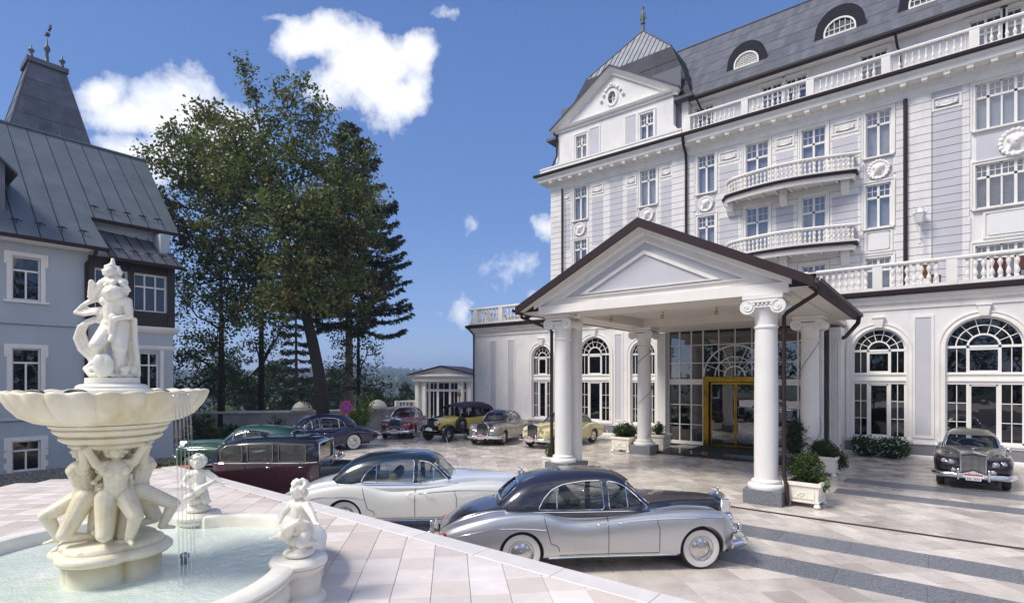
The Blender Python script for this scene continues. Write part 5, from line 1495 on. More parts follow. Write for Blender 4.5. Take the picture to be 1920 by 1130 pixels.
def side_tree(x, yb, yt, d, w, label, blobs, seed, m=M_LEAFD, bark=M_BARK, dens=.6, size=.17, name='broadleaf_tree', lean=0, per=13, group=None, crad=.45):
    tr = [(px3(x, yb, d) , w), (px3(x + lean * .3, yb * .7 + yt * .3, d), w * .85), (px3(x + lean * .6, yb * .4 + yt * .6, d), w * .6), (px3(x + lean, yt, d), w * .2)]
    zb = tr[0][0].z
    return broad_tree(label, name, tr, [(px3(a, b, d + e), rx * d / 1000, ry * d / 1000, am) for (a, b, rx, ry, am, e) in blobs], None, size, m, bark, seed, per=per, dens=dens, zb=zb, group=group, crad=crad)
side_tree(490, 800, 430, 33, .20, 'straight slim dark trunk with leafy twigs, left of the leaning maple trunk',
          [(490, 480, 45, 50, .6, 0), (470, 560, 45, 45, .6, 1), (515, 640, 30, 30, .5, 0), (480, 650, 32, 28, .5, 0), (505, 700, 24, 20, .5, 0), (455, 720, 30, 24, .7, 0), (530, 610, 36, 30, .5, 0), (470, 420, 40, 40, .5, 0)], 21)
side_tree(415, 800, 500, 31, .22, 'dark bushy tree just right of the blue house',
          [(345, 560, 32, 60, .8, 0), (350, 660, 36, 60, .9, 0), (400, 640, 45, 55, .7, 0), (360, 740, 45, 35, 1, 0), (420, 720, 42, 42, .9, 1), (400, 560, 50, 40, .5, 0), (440, 600, 40, 40, .5, 0), (380, 480, 40, 50, .5, 0)], 22)
side_tree(672, 800, 560, 31, .14, 'dark dense small tree growing behind the round no stopping sign',
          [(650, 690, 38, 40, .9, 0), (690, 660, 28, 36, .6, 0), (610, 720, 28, 30, .9, 0), (700, 720, 38, 28, .9, 0), (640, 640, 34, 30, .6, 0), (680, 610, 30, 30, .4, 0), (590, 740, 26, 22, 1, 0)], 23, size=.15)

def conifer(x, yb, yt, d, w, label, reach, seed, m=M_NEEDLE, bark=M_BARKL, tiers=26, name='spruce_tree', y_low=None, right=1.0, left=1.0, dens=1.0):
    rr = np.random.default_rng(seed)
    p0, p1 = px3(x, yb, d), px3(x - 2, yt, d)
    t = thing(name, label, 'tree', (p0.x, p0.y, p0.z))
    MB().tube([p0, p0.lerp(p1, .4), p0.lerp(p1, .75), p1], [w, w * .75, w * .4, .03], 10).build('trunk', bark, t, world=True, smooth=True)
    br = MB(); pts = []; dirs = []
    zlow = px3(x, y_low, d).z
    for k in range(tiers):
        f = k / (tiers - 1); z = zlow + (p1.z - zlow) * f ** .92
        L = reach(f) * d / 1000
        nb = max(4, int(8 - 3 * f))
        for j in range(nb):
            a = rr.uniform(0, 2 * PI)
            dv = Vector((math.cos(a), math.sin(a), 0)); side = dv.dot(RIGHT)
            l = L * rr.uniform(.65, 1.08) * (right if side > 0 else left)
            s = p0.lerp(p1, (z - p0.z) / (p1.z - p0.z))
            sag = rr.uniform(.10, .26) * l
            seg = []
            for q in np.linspace(0, 1, 7):
                seg.append(s + dv * l * q + Vector((0, 0, -sag * math.sin(q * PI * .75) * 1.2 + .10 * l * q * q)))
            br.tube(seg, [.045 - .036 * q for q in np.linspace(0, 1, 7)], 4, cap=False)
            ns = int(l * 15 * dens) + 4
            for i in range(ns):
                q = rr.uniform(.12, 1) ** .8; ii = min(5, int(q * 6)); c = seg[ii].lerp(seg[ii + 1], q * 6 - ii)
                side_v = dv.cross(Vector((0, 0, 1))) * rr.uniform(-1, 1) * (.14 * l * (1.1 - q) + .12)
                e = c + side_v + Vector((0, 0, -abs(side_v.length) * .25))
                for u in range(7):
                    g_ = c.lerp(e, rr.random()); pts.append((g_.x + rr.normal() * .04, g_.y + rr.normal() * .04, g_.z + rr.normal() * .03 - .02))
                    dd_ = (dv * .6 + (side_v.normalized() if side_v.length > 1e-4 else dv) * .6 + Vector((0, 0, -.30)))
                    dirs.append(tuple(dd_))
    o = br.build('branches', bark, t, world=True, fix=False, smooth=True); o['kind'] = 'stuff'
    crown_obj('crown', pts, .26, m, t, aspect=.28, dirs=dirs)
    return t
conifer(655, 800, 232, 34, .27, 'tall spruce with grey trunk and tiered branches reaching right into the sky',
        lambda f: 160 * (1 - f) ** .68 * (1 if f > .06 else .8) + 12, 31, y_low=600, tiers=30, right=.88, left=.75, dens=1.2)
conifer(556, 800, 470, 38, .13, 'thin straight spruce trunk with bare twigs, left of the leaning maple',
        lambda f: 30 * (1 - f) + 12, 32, y_low=745, tiers=18, dens=.45)

# misty trees lower down the slope, each with its own crown
FT = [(465, 735, 60, 34), (500, 728, 66, 38), (540, 738, 58, 30), (440, 715, 72, 44), (570, 745, 62, 26), (400, 700, 80, 50), (700, 752, 60, 22), (735, 760, 66, 14), (760, 748, 95, 26), (775, 757, 88, 20), (620, 740, 75, 30), (520, 700, 95, 24), (640, 725, 100, 30)]
NF = ['palest misty tree of those down the slope, seen left of the slim dark trunk', 'misty green tree down the slope, seen behind the slim dark trunk', 'misty green tree down the slope between slim trunk and thin spruce',
      'misty tree down the slope, half hidden by the dark bushy tree', 'misty low tree down the slope seen under the maple', 'misty tree down the slope nearest the blue house', 'low green tree down the slope beyond the right stone dome',
      'low green shrub tree down the slope left of the garden balustrade', 'dark pointed tree beyond the balustrade, nearest the garden pavilion', 'lower dark tree beyond the balustrade by the garden pavilion', 'misty tree down the slope behind the maple trunk', 'far pale tree down the slope above the wall, upper middle', 'far pale tree down the slope behind the spruce trunk']
for i, (x, y, d, r) in enumerate(FT):
    c = px3(x, y, d); rad = r * d / 1000
    t = thing('valley_tree', NF[i], 'tree', (c.x, c.y, c.z - rad * 2), 0, 'trees down the slope beyond the wall')
    MB().tube([c - Vector((0, 0, rad * 2)), c], [.25, .1], 6).build('trunk', M_BARK, t, world=True)
    cc = np.array([[c.x + rng.normal() * rad * .5, c.y + rng.normal() * rad * .5, c.z + rng.uniform(-1.1, 1) * rad * .9] for _ in range(60)])
    if i in (8, 9):
        cc = np.array([[c.x + rng.normal() * rad * .35 * (1 - u), c.y + rng.normal() * rad * .35 * (1 - u), c.z + (u * 2 - 1) * rad] for u in rng.random(60)])
    crown_obj('crown', clump_points(cc, 34, rad * .30), .012 * d * .5, M_FAR, t)
# distant woods on the slopes
V0, F0 = [], []
ico = bmesh.new(); bmesh.ops.create_icosphere(ico, subdivisions=1, radius=1.0)
iv = np.array([v.co[:] for v in ico.verts]); ifc = np.array([[v.index for v in f.verts] for f in ico.faces]); ico.free()
n = 0
AC = PI / 2 + CA + .25
for i in range(9000):
    r = 75 + 1400 * rng.random() ** 1.25; a = AC + rng.uniform(-.62, .62)
    h = terr(r, a); s = rng.uniform(2.2, 4.6) * (1 + r / 900)
    jit = iv * (1 + rng.normal(size=iv.shape) * .22)
    V0.append(jit * np.array([s * .7, s * .7, s]) + np.array([r * math.cos(a), r * math.sin(a), h + s * .3])); F0.append(ifc + n); n += len(iv)
o = add('distant_woods', from_np('distant_woods', np.concatenate(V0), np.concatenate(F0), M_FAR, n=3)); o['kind'] = 'stuff'
# trees standing round the hotel grounds out of the picture (they show in the glass)
for k in range(22):
    a = PI / 2 + CA + PI + (k - 11) * .155; r = 46 + 8 * math.sin(k * 2.3)
    c = Vector((r * math.cos(a), r * math.sin(a), 0)); h = 13 + 4 * math.sin(k * 1.7)
    cc = np.array([[c.x + rng.normal() * 2.4, c.y + rng.normal() * 2.4, h * rng.uniform(.15, 1)] for _ in range(60)])
    t = thing('park_tree', 'leafy park tree behind the viewpoint, seen only as a reflection in the glass', 'tree', (c.x, c.y, -.16), 0, 'park trees behind the viewpoint')
    MB().tube([c, c + Vector((0, 0, h * .8))], [.35, .1], 6).build('trunk', M_BARK, t, world=True)
    crown_obj('crown', clump_points(cc, 26, 1.7), .6, M_LEAFD, t)
# ---------------------------------------------------------------- retaining wall, garden pavilion, planting, sign
M_RW = mat('grey_wall_render', (.34, .34, .35), .8, var=.15, vscale=1.5, dirt=.5, dirtcol=(.12, .12, .12), streak=.4)
M_CAP = mat('stone_cap', (.52, .51, .48), .6, var=.12, vscale=3)
wp = [px3(300, 0, 30.5), px3(592, 0, 31.8), px3(700, 0, 33.5), px3(757, 0, 36.5)]
wp = [Vector((p.x, p.y, 0)) for p in wp]
rwall = thing('retaining_wall', 'long low grey retaining wall with pale stone cap behind the parked cars', 'wall', wp[1])
MB().sweep(wp, [(-.15, -.1), (.15, -.1), (.15, 1.22), (-.15, 1.22)]).build('wall_body', M_RW, rwall, world=True)
tot = 0
for i in range(3):
    a, b = wp[i], wp[i + 1]; L = (b - a).length; n = max(1, round(L / 1.4)); ang = math.atan2((b - a).y, (b - a).x)
    me = MB().box(-L / n / 2 + .006, L / n / 2 - .006, -.30, .30, 1.222, 1.36).mesh('cap_stone', M_CAP, bevel=.02)
    for k in range(n):
        p = a.lerp(b, (k + .5) / n); add('cap_stone', me, rwall, p - rwall.location, ang)
def dome(x, d, s, lab):
    p = px3(x, 0, d); t = thing('stone_dome', lab, 'ornament', (p.x, p.y, 1.36), CA, 'carved stone domes on the wall')
    MB().lathe([(.62 * s, 0), (.64 * s, .05), (.60 * s, .09), (.55 * s, .10)], 24).build('dome_base', M_CAP, t, smooth=True)
    MB().lathe([(.55 * s, .10), (.52 * s, .22 * s), (.40 * s, .40 * s), (.2 * s, .52 * s), (.07 * s, .55 * s), (.001, .57 * s)], 36, fn=lambda a, r, z: 1 + .05 * abs(math.sin(a * 8))).build('shell', M_STONE, t, smooth=True)
dome(567, 31.6, 1.0, 'pale carved stone dome on the wall cap left of the maple trunk')
dome(708, 33.8, 1.0, 'pale carved stone dome on the wall cap right of the bright green shrub')
# garden balustrade
gb = thing('garden_balustrade', 'white garden balustrade between the retaining wall and the pavilion', 'balustrade', (px3(780, 0, 42).x, px3(780, 0, 42).y, .0))
a, b = px3(745, 0, 40.5), px3(812, 0, 42.5)
balustrade([(a.x, a.y), (b.x, b.y)], .40, 1.15, .27, gb, pier=1.4, prefix='rail')
MB().sweep([Vector((a.x, a.y, 0)), Vector((b.x, b.y, 0))], [(-.2, -.1), (.2, -.1), (.2, .40), (-.2, .40)]).build('wall_base', M_RW, gb, world=True)
# garden pavilion
gp = px3(850, 0, 42.5)
pav = thing('garden_pavilion', 'small white glazed garden pavilion with low gable, left of the hotel wing', 'pavilion', (gp.x, gp.y, 0), CA - .28)
def pb(nm, m, *a): return MB().box(*a).build(nm, m, pav)
for x in (-2.15, -1.55, 1.55, 2.15): pb('pillar', M_WHITE, x - .14, x + .14, -2.15, -1.87, 0, 3.05)
MB().box(-2.29, -2.05, -1.87, 2.2, 0, 3.05).build('side_wall', M_WHITE, pav); MB().box(2.05, 2.29, -1.87, 2.2, 0, 3.05).build('side_wall', M_WHITE, pav)
pb('back_wall', M_WALL, -2.05, 2.05, 2.0, 2.2, 0, 3.05)
pb('entablature', M_WHITE, -2.45, 2.45, -2.35, 2.3, 3.051, 3.42)
pb('cornice', M_WHITE, -2.60, 2.60, -2.5, 2.4, 3.421, 3.52)
MB().plate([(-2.6, 3.521), (2.6, 3.521), (0, 4.12)], [[(-1.9, 3.58), (1.9, 3.58), (0, 4.0)]], -2.45, -2.3).build('gable', M_WHITE, pav)
MB().plate([(-2.4, 3.522), (2.4, 3.522), (0, 4.06)], [], -2.29, -2.2).build('gable', M_WALL, pav)
for s in (-1, 1): MB().addvf([(s * 2.75, -2.6, 3.50), (0, -2.6, 4.16), (0, 2.5, 4.16), (s * 2.75, 2.5, 3.50), (s * 2.75, -2.6, 3.56), (0, -2.6, 4.23), (0, 2.5, 4.23), (s * 2.75, 2.5, 3.56)], [(0, 1, 2, 3), (4, 5, 6, 7), (0, 1, 5, 4), (1, 2, 6, 5), (2, 3, 7, 6), (3, 0, 4, 7)]).build('roof', M_PIPE, pav)
xs = [-1.9, -1.2, -.5, .5, 1.2, 1.9]
gf = MB()
for x in xs: gf.box(x - .09, x + .09, -1.9, -1.82, .1, 3.05)
for z in (.15, 2.35, 3.0): gf.box(-2.0, 2.0, -1.905, -1.815, z - .09, z + .09)
for i in range(5):
    m_ = (xs[i] + xs[i + 1]) / 2; gf.box(m_ - .02, m_ + .02, -1.89, -1.83, .2, 2.95)
go = gf.build('window', M_TRIM, pav)
for i in range(5): MB().box(xs[i] + .05, xs[i + 1] - .05, -1.87, -1.864, .2, 2.3).build('pane', M_GLASS, go); MB().box(xs[i] + .05, xs[i + 1] - .05, -1.87, -1.864, 2.4, 2.95).build('pane', M_GLASS, go)
# lamp before the pavilion
lp = px3(861, 0, 38); lt = thing('garden_lantern', 'small lamp post with white globe in front of the garden pavilion', 'lamp', (lp.x, lp.y, 0))
MB().tube([(0, 0, 0), (0, 0, 2.0)], .04, 8).build('post', mat('ochre_paint', (.45, .22, .05), .5), lt)
MB().lathe([(.05, 1.95), (.12, 2.0), (.16, 2.2), (.06, 2.3)], 10).build('lamp_holder', mat('ochre_paint'), lt)
MB().lathe([(.06, 2.3), (.14, 2.36), (.15, 2.5), (.08, 2.68), (.02, 2.8)], 10).build('globe', mat('opal_glass', (.85, .85, .82), .2), lt, smooth=True)

# round no stopping sign
sp = px3(649, 0, 25.8); sg = thing('road_sign', 'round blue no stopping sign with red border and red cross on a post', 'sign', (sp.x, sp.y, 0), CA)
MB().tube([(0, .03, 0), (0, .03, 2.15)], .03, 8).build('post', mat('galvanised', (.4, .4, .42), .4, metal=.6), sg)
M_SR = mat('sign_red', (.50, .02, .04), .4); M_SB = mat('sign_blue', (.04, .06, .34), .4)
def disc(r0, r1, y, m, nm): MB().plate([(r1 * math.cos(2 * PI * i / 32), 1.88 + r1 * math.sin(2 * PI * i / 32)) for i in range(32)], [[(r0 * math.cos(2 * PI * i / 32), 1.88 + r0 * math.sin(2 * PI * i / 32)) for i in range(32)]] if r0 else [], y, y + .01).build(nm, m, sg)
disc(0, .31, -.01, M_SR, 'sign_plate'); disc(0, .25, -.014, M_SB, 'sign_face')
for s in (-1, 1):
    v = [Vector((math.cos(R(45 * s)), 0, math.sin(R(45 * s))))][0]; w_ = Vector((-v.z, 0, v.x)) * .026
    c = Vector((0, -.016 - .001 * s, 1.88)); MB().addvf([c - v * .245 - w_, c - v * .245 + w_, c + v * .245 + w_, c + v * .245 - w_], [(0, 1, 2, 3)]).build('cross_bar', M_SR, sg)

# shrubs
def shrub(name, label, loc, rx, rz, n, m, size=.07, parent=None, flowers=None, cat='shrub', group=None, z0=0.0, per=16, cr=.10):
    t = thing(name, label, cat, loc, 0, group)
    loc = Vector(loc)
    cc = []
    for _ in range(n):
        d = rng.normal(size=3); d /= np.linalg.norm(d); q = rng.random() ** .45
        cc.append((loc.x + d[0] * rx * q, loc.y + d[1] * rx * q, loc.z + z0 + rz + d[2] * rz * q))
    st = MB()
    for c in cc[:min(len(cc), 26)]: st.tube([(0, 0, 0), Vector(c) - loc], [.012, .004], 4)
    st.build('stems', M_BARK, t)['kind'] = 'stuff'
    crown_obj('foliage', clump_points(cc, per, cr * 1.6), size, m, t)
    if flowers:
        fp = np.array([c for c in cc if rng.random() < .5]) + rng.normal(size=(1, 3)) * .01
        P = clump_points(fp, 3, rx * .25)
        o = crown_obj('flowers', P, size * .8, flowers, t, aspect=1.0); o['kind'] = 'stuff'
    return t
def gp_(x, y, z=0): 
    d = (CAMZ - z) * 1000 / (y - 708); return cw((x - 960) * d / 1000, d, z)
M_FLW = mat('white_petal', (.85, .82, .78), .6); M_FLP = mat('pink_petal', (.60, .12, .22), .6); M_FLY = mat('yellow_petal', (.75, .50, .10), .6)
p = px3(672, 0, 27.5)
sh = thing('bamboo_clump', 'bright green feathery bamboo clump right of the no stopping sign', 'plant', (p.x, p.y, 0))
pts = []; ds = []; st = MB()
for k in range(46):
    a = rng.uniform(0, 2 * PI); l = rng.uniform(.2, .9); h = rng.uniform(1.3, 2.45)
    e = Vector((math.cos(a) * l, math.sin(a) * l, h)); st.tube([(0, 0, 0), e * .6 + Vector((0, 0, .2)), e], [.014, .01, .004], 4)
    for u in range(60):
        q = rng.uniform(.25, 1); c = e * q; pts.append((p.x + c.x + rng.normal() * .07, p.y + c.y + rng.normal() * .07, c.z + rng.normal() * .05)); ds.append((e.x + rng.normal() * .4, e.y + rng.normal() * .4, .4 + rng.normal() * .5))
st.build('stems', M_LEAFG, sh)['kind'] = 'stuff'
crown_obj('foliage', pts, .17, M_LEAFY, sh, aspect=.22, dirs=ds)
p = px3(378, 0, 23.5); shrub('shrub', 'tall leafy shrub by the wall behind the green car', (p.x, p.y, 0), .75, .85, 150, M_LEAFG, .11)
p = px3(430, 0, 27); shrub('shrub', 'low leafy shrub against the grey wall above the green car roof', (p.x, p.y, 0), .8, .45, 90, M_LEAFG, .10)
p = px3(519, 0, 27.5); shrub('rose_bush', 'thin rose bush against the wall left of the navy car', (p.x, p.y, .3), .4, .55, 32, M_LEAFG, .10, flowers=M_FLY)
p = px3(547, 0, 27.5); shrub('clipped_bush', 'small dark clipped round bush against the wall beside the navy car', (p.x, p.y, 0), .36, .42, 110, M_LEAFD, .06)
# flower bed and pot by the house corner
for (x, y, z, s, n, lab, fl) in [(298, 868, .3, .45, 90, 'leafy flowering shrub left of the terracotta pot by the house corner', M_FLW), (318, 852, .35, .5, 90, 'tallest leafy shrub by the house corner behind the fountain', None), (340, 845, .4, .40, 60, 'leafy shrub in front of the green car nose', M_FLP)]:
    d = 15.0 if x < 330 else 16; p = px3(x, 0, d); shrub('flowering_shrub', lab, (p.x, p.y, .25), s, s * .7, n, M_LEAFG, .07, flowers=fl, cat='shrub')
p = px3(326, 0, 14.6)
pt = thing('terracotta_pot', 'terracotta bowl planter behind the raised terrace edge by the house corner', 'pot', (p.x, p.y, .35))
MB().lathe([(.22, 0), (.30, .2), (.38, .42), (.42, .44), (.42, .50), (.37, .50), (.33, .30), (.001, .28)], 20).build('bowl', mat('terracotta', (.38, .14, .06), .8, var=.1), pt, smooth=True)
MB().lathe([(.25, -.35), (.22, -.02), (.001, 0)], 12).build('pot_stand', M_CAP, pt)

def planter(loc, s, rz, label, plant):
    t = thing('planter', label, 'planter', loc, rz, 'white planters round the portico')
    h = .50 * s; w_ = .36 * s
    b = MB().addvf([(-w_ * .9, -w_ * .9, .10 * s), (w_ * .9, -w_ * .9, .10 * s), (w_ * .9, w_ * .9, .10 * s), (-w_ * .9, w_ * .9, .10 * s), (-w_, -w_, h), (w_, -w_, h), (w_, w_, h), (-w_, w_, h)], [(3, 2, 1, 0), (0, 1, 5, 4), (1, 2, 6, 5), (2, 3, 7, 6), (3, 0, 4, 7)])
    b.build('box', M_STONE, t, bevel=.012)
    MB().plate([(-w_ * 1.09, -w_ * 1.09), (w_ * 1.09, -w_ * 1.09), (w_ * 1.09, w_ * 1.09), (-w_ * 1.09, w_ * 1.09)], [[(-w_ * .88, -w_ * .88), (w_ * .88, -w_ * .88), (w_ * .88, w_ * .88), (-w_ * .88, w_ * .88)]], h + .001, h + .07 * s, axis='Z').build('rim', M_STONE, t, bevel=.012)
    MB().plate([(-w_ * .97, -w_ * .97), (w_ * .97, -w_ * .97), (w_ * .97, w_ * .97), (-w_ * .97, w_ * .97)], [], .13 * s, .17 * s, axis='Z').build('base_moulding', M_STONE, t, bevel=.01)
    for a in (-1, 1):
        for c in (-1, 1):
            MB().lathe([(.03, 0), (.07 * s, .02), (.075 * s, .05), (.05 * s, .10 * s), (.001, .11 * s)], 10, c=(a * w_ * .85, c * w_ * .85, 0)).build('foot', M_STONE, t, smooth=True)
    for (dx, dy, r_) in ((0, -1, 0), (1, 0, PI / 2)):
        f_ = MB().sweep([(-w_ * .68, 0, .22 * s), (w_ * .68, 0, .22 * s), (w_ * .70, 0, h - .06), (-w_ * .70, 0, h - .06)], [(-.012, 0), (.012, 0), (.012, .015), (-.012, .015)], closed=True, up=(0, -1, 0))
        f_.build('panel_frame', M_STONE, t, loc=(dx * w_ * .96, dy * w_ * .96, 0), rz=r_)
        cr_ = MB().tube([(w_ * .22 * math.cos(q) * (1 - q / 9), 0, h * .58 + w_ * .16 * math.sin(q) * (1 - q / 9)) for q in np.linspace(0, 7, 24)], .010 * s, 5)
        cr_.tube([(-w_ * .3, 0, h * .5), (-w_ * .1, 0, h * .66), (0, 0, h * .5), (w_ * .15, 0, h * .68), (w_ * .3, 0, h * .52)], .010 * s, 5)
        cr_.build('carved_emblem', M_STONE, t, loc=(dx * w_ * .97, dy * w_ * .97, 0), rz=r_)
    MB().box(-w_ * .87, w_ * .87, -w_ * .87, w_ * .87, h - .05, h - .01).build('soil', mat('soil', (.03, .022, .015), .95), t)
    plant(Vector(loc) + Vector((0, 0, h)))
    return t
def pl_a(p):
    shrub('potted_conifer', 'round dark green clipped conifer in the nearest planter, beside the granite column base', p, .42, .40, 360, M_LEAFG, .05, cat='plant', per=20, cr=.06)
    q = p + RIGHT * .34 + FWD * -.12 - Vector((0, 0, .22)); shrub('trailing_flowers', 'white and yellow flowers spilling over the right corner of the nearest planter', q, .17, .24, 60, M_LEAFY, .05, flowers=M_FLW, cat='flowers', cr=.05)
planter((-2.66, 15.65, 0), 1.12, -.05, 'largest white planter, next to the front right column', pl_a)
p = gp_(1498, 880); shrub('potted_laurel', 'tall dark bushy laurel behind the front planter at the portico', (p.x, p.y, .45), .52, .68, 380, M_LEAFD, .07, cat='plant')
def pl_b(p):
    shrub('planter_shrub', 'leafy evergreen shrub in the planter by the brown drainpipe', p, .45, .28, 200, M_LEAFG, .065, cat='plant')
    q = p + RIGHT * .5 - Vector((0, 0, .4)); shrub('trailing_flowers', 'dark trailing plant with red and white flowers hanging right of the drainpipe planter', q, .25, .33, 90, M_LEAFG, .06, flowers=M_FLP, cat='flowers')
planter((-3.0, 20.9, 0), 1.15, 0, 'white planter behind the front one, near the brown drainpipe', pl_b)
def pl_c(p): shrub('planter_shrub', 'leafy shrub in the planter left of the rear left column', p, .5, .33, 200, M_LEAFG, .075, cat='plant')
planter((-10.95, 21.9, 0), 1.2, 0, 'white planter left of the rear left portico column', pl_c)
def pl_d(p): shrub('planter_shrub', 'small shrub in the tall planter between rear column and lobby glass', p, .25, .3, 50, M_LEAFG, .075, cat='plant')
planter((-10.05, 23.5, 0), 1.25, 0, 'white planter between the rear left column and the lobby glass', pl_d)
def pl_e(p): shrub('planter_shrub', 'flowering plant in the planter half hidden behind the front left column', p, .26, .22, 70, M_LEAFG, .07, flowers=M_FLP, cat='plant')
planter((-10.72, 15.95, 0), .85, 0, 'white planter half hidden behind the front left column', pl_e)
for (x, lab, s, n) in [(-2.35, 'left of the two rose bushes under the small arched window', .52, 180), (-1.35, 'right of the two rose bushes under the small arched window', .58, 230)]:
    shrub('rose_bush', lab, (x, V1 - .75, 0), s, .42, n, M_LEAFG, .09, flowers=M_FLW, cat='bush')
p = gp_(1545, 838); shrub('flower_mound', 'white flowering bush against the pilaster behind the planters', (-3.75, 23.9, .15), .35, .38, 100, M_LEAFG, .08, flowers=M_FLW, cat='flowers')

# ---------------------------------------------------------------- air
hz = MB().box(-1600, 700, -300, 1900, -60, 60)
hm = bpy.data.materials.new('valley_haze'); hm.use_nodes = True; MT['valley_haze'] = hm
t_ = NT(hm.node_tree); t_.n.clear(); o_ = t_.node('ShaderNodeOutputMaterial')
pv = t_.node('ShaderNodeVolumePrincipled', i_Density=HAZE); pv.inputs['Color'].default_value = (.56, .72, 1, 1); pv.inputs['Anisotropy'].default_value = .2
t_.l.new(pv.outputs[0], o_.inputs['Volume'])
ho = hz.build('haze', hm); ho['kind'] = 'stuff'
# ---------------------------------------------------------------- cars
def paint(name, col, metal=0.0, rough=.28, wet=True):
    if name in MT: return MT[name]
    m = bpy.data.materials.new(name); m.use_nodes = True; MT[name] = m
    t = NT(m.node_tree); b = t.n['Principled BSDF']
    b.inputs['Base Color'].default_value = (*col, 1); b.inputs['Metallic'].default_value = metal
    b.inputs['Roughness'].default_value = rough
    b.inputs['Coat Weight'].default_value = 1.0; b.inputs['Coat Roughness'].default_value = .03
    if wet:   # rain drops standing on the lacquer
        tc = t.node('ShaderNodeTexCoord'); g = t.n.new('ShaderNodeNewGeometry')
        v = t.node('ShaderNodeTexVoronoi', i_Scale=38.0); t.l.new(tc.outputs['Object'], v.inputs['Vector'])
        h = t.m('SUBTRACT', .30, v.outputs['Distance'], clamp=True)
        up = t.m('MULTIPLY', t.m('SUBTRACT', t.vm('DOT_PRODUCT', g.outputs['Normal'], (0, 0, 1)), .55), 3, clamp=True)
        bn = t.node('ShaderNodeBump', i_Distance=.004); t.l.new(t.m('MULTIPLY', up, .6), bn.inputs['Strength']); t.l.new(h, bn.inputs['Height'])
        t.l.new(bn.outputs[0], b.inputs['Coat Normal'])
    return m
def curve(pts):
    """smooth monotone-ish interpolation through (x, y) points"""
    xs = np.array([p[0] for p in pts], float); ys = np.array([p[1] for p in pts], float)
    o = np.argsort(xs); xs, ys = xs[o], ys[o]
    d = np.gradient(ys, xs)
    sl = np.diff(ys) / np.diff(xs)
    for i in range(1, len(xs) - 1):
        d[i] = 0 if sl[i - 1] * sl[i] <= 0 else 2 * sl[i - 1] * sl[i] / (sl[i - 1] + sl[i])
    d[0], d[-1] = sl[0], sl[-1]
    def f(x):
        x = min(max(x, xs[0]), xs[-1]); i = min(len(xs) - 2, max(0, int(np.searchsorted(xs, x) - 1)))
        h = xs[i + 1] - xs[i]; t = (x - xs[i]) / h
        return float((2 * t**3 - 3 * t**2 + 1) * ys[i] + (t**3 - 2 * t**2 + t) * h * d[i] + (-2 * t**3 + 3 * t**2) * ys[i + 1] + (t**3 - t**2) * h * d[i + 1])
    return f
def loft(rings, closed_ends=True):
    b = MB(); k = len(rings[0]); vs = [p for r in rings for p in r]; fs = []
    for j in range(len(rings) - 1):
        for i in range(k):
            i2 = (i + 1) % k; fs.append((j * k + i, j * k + i2, (j + 1) * k + i2, (j + 1) * k + i))
    if closed_ends: fs.append(tuple(range(k))[::-1]); fs.append(tuple((len(rings) - 1) * k + i for i in range(k)))
    b.addvf(vs, fs); return b
def rounded(p, r=.05, n=4):
    """polygon with small rounded corners"""
    out = []; m = len(p)
    for i in range(m):
        a, b, c = Vector(p[i - 1]), Vector(p[i]), Vector(p[(i + 1) % m])
        d0 = (a - b); d1 = (c - b); q = min(r, d0.length * .45, d1.length * .45)
        s0 = b + d0.normalized() * q; s1 = b + d1.normalized() * q
        for k in range(n + 1):
            t = k / n; v = s0 * (1 - t) ** 2 + b * 2 * t * (1 - t) + s1 * t * t; out.append((v.x, v.y))
    return out
def chaikin(p, n=2):
    for _ in range(n):
        q = []
        for i in range(len(p)):
            a, b = p[i], p[(i + 1) % len(p)]
            q += [tuple(a[k] * .75 + b[k] * .25 for k in range(2)), tuple(a[k] * .25 + b[k] * .75 for k in range(2))]
        p = q
    return p

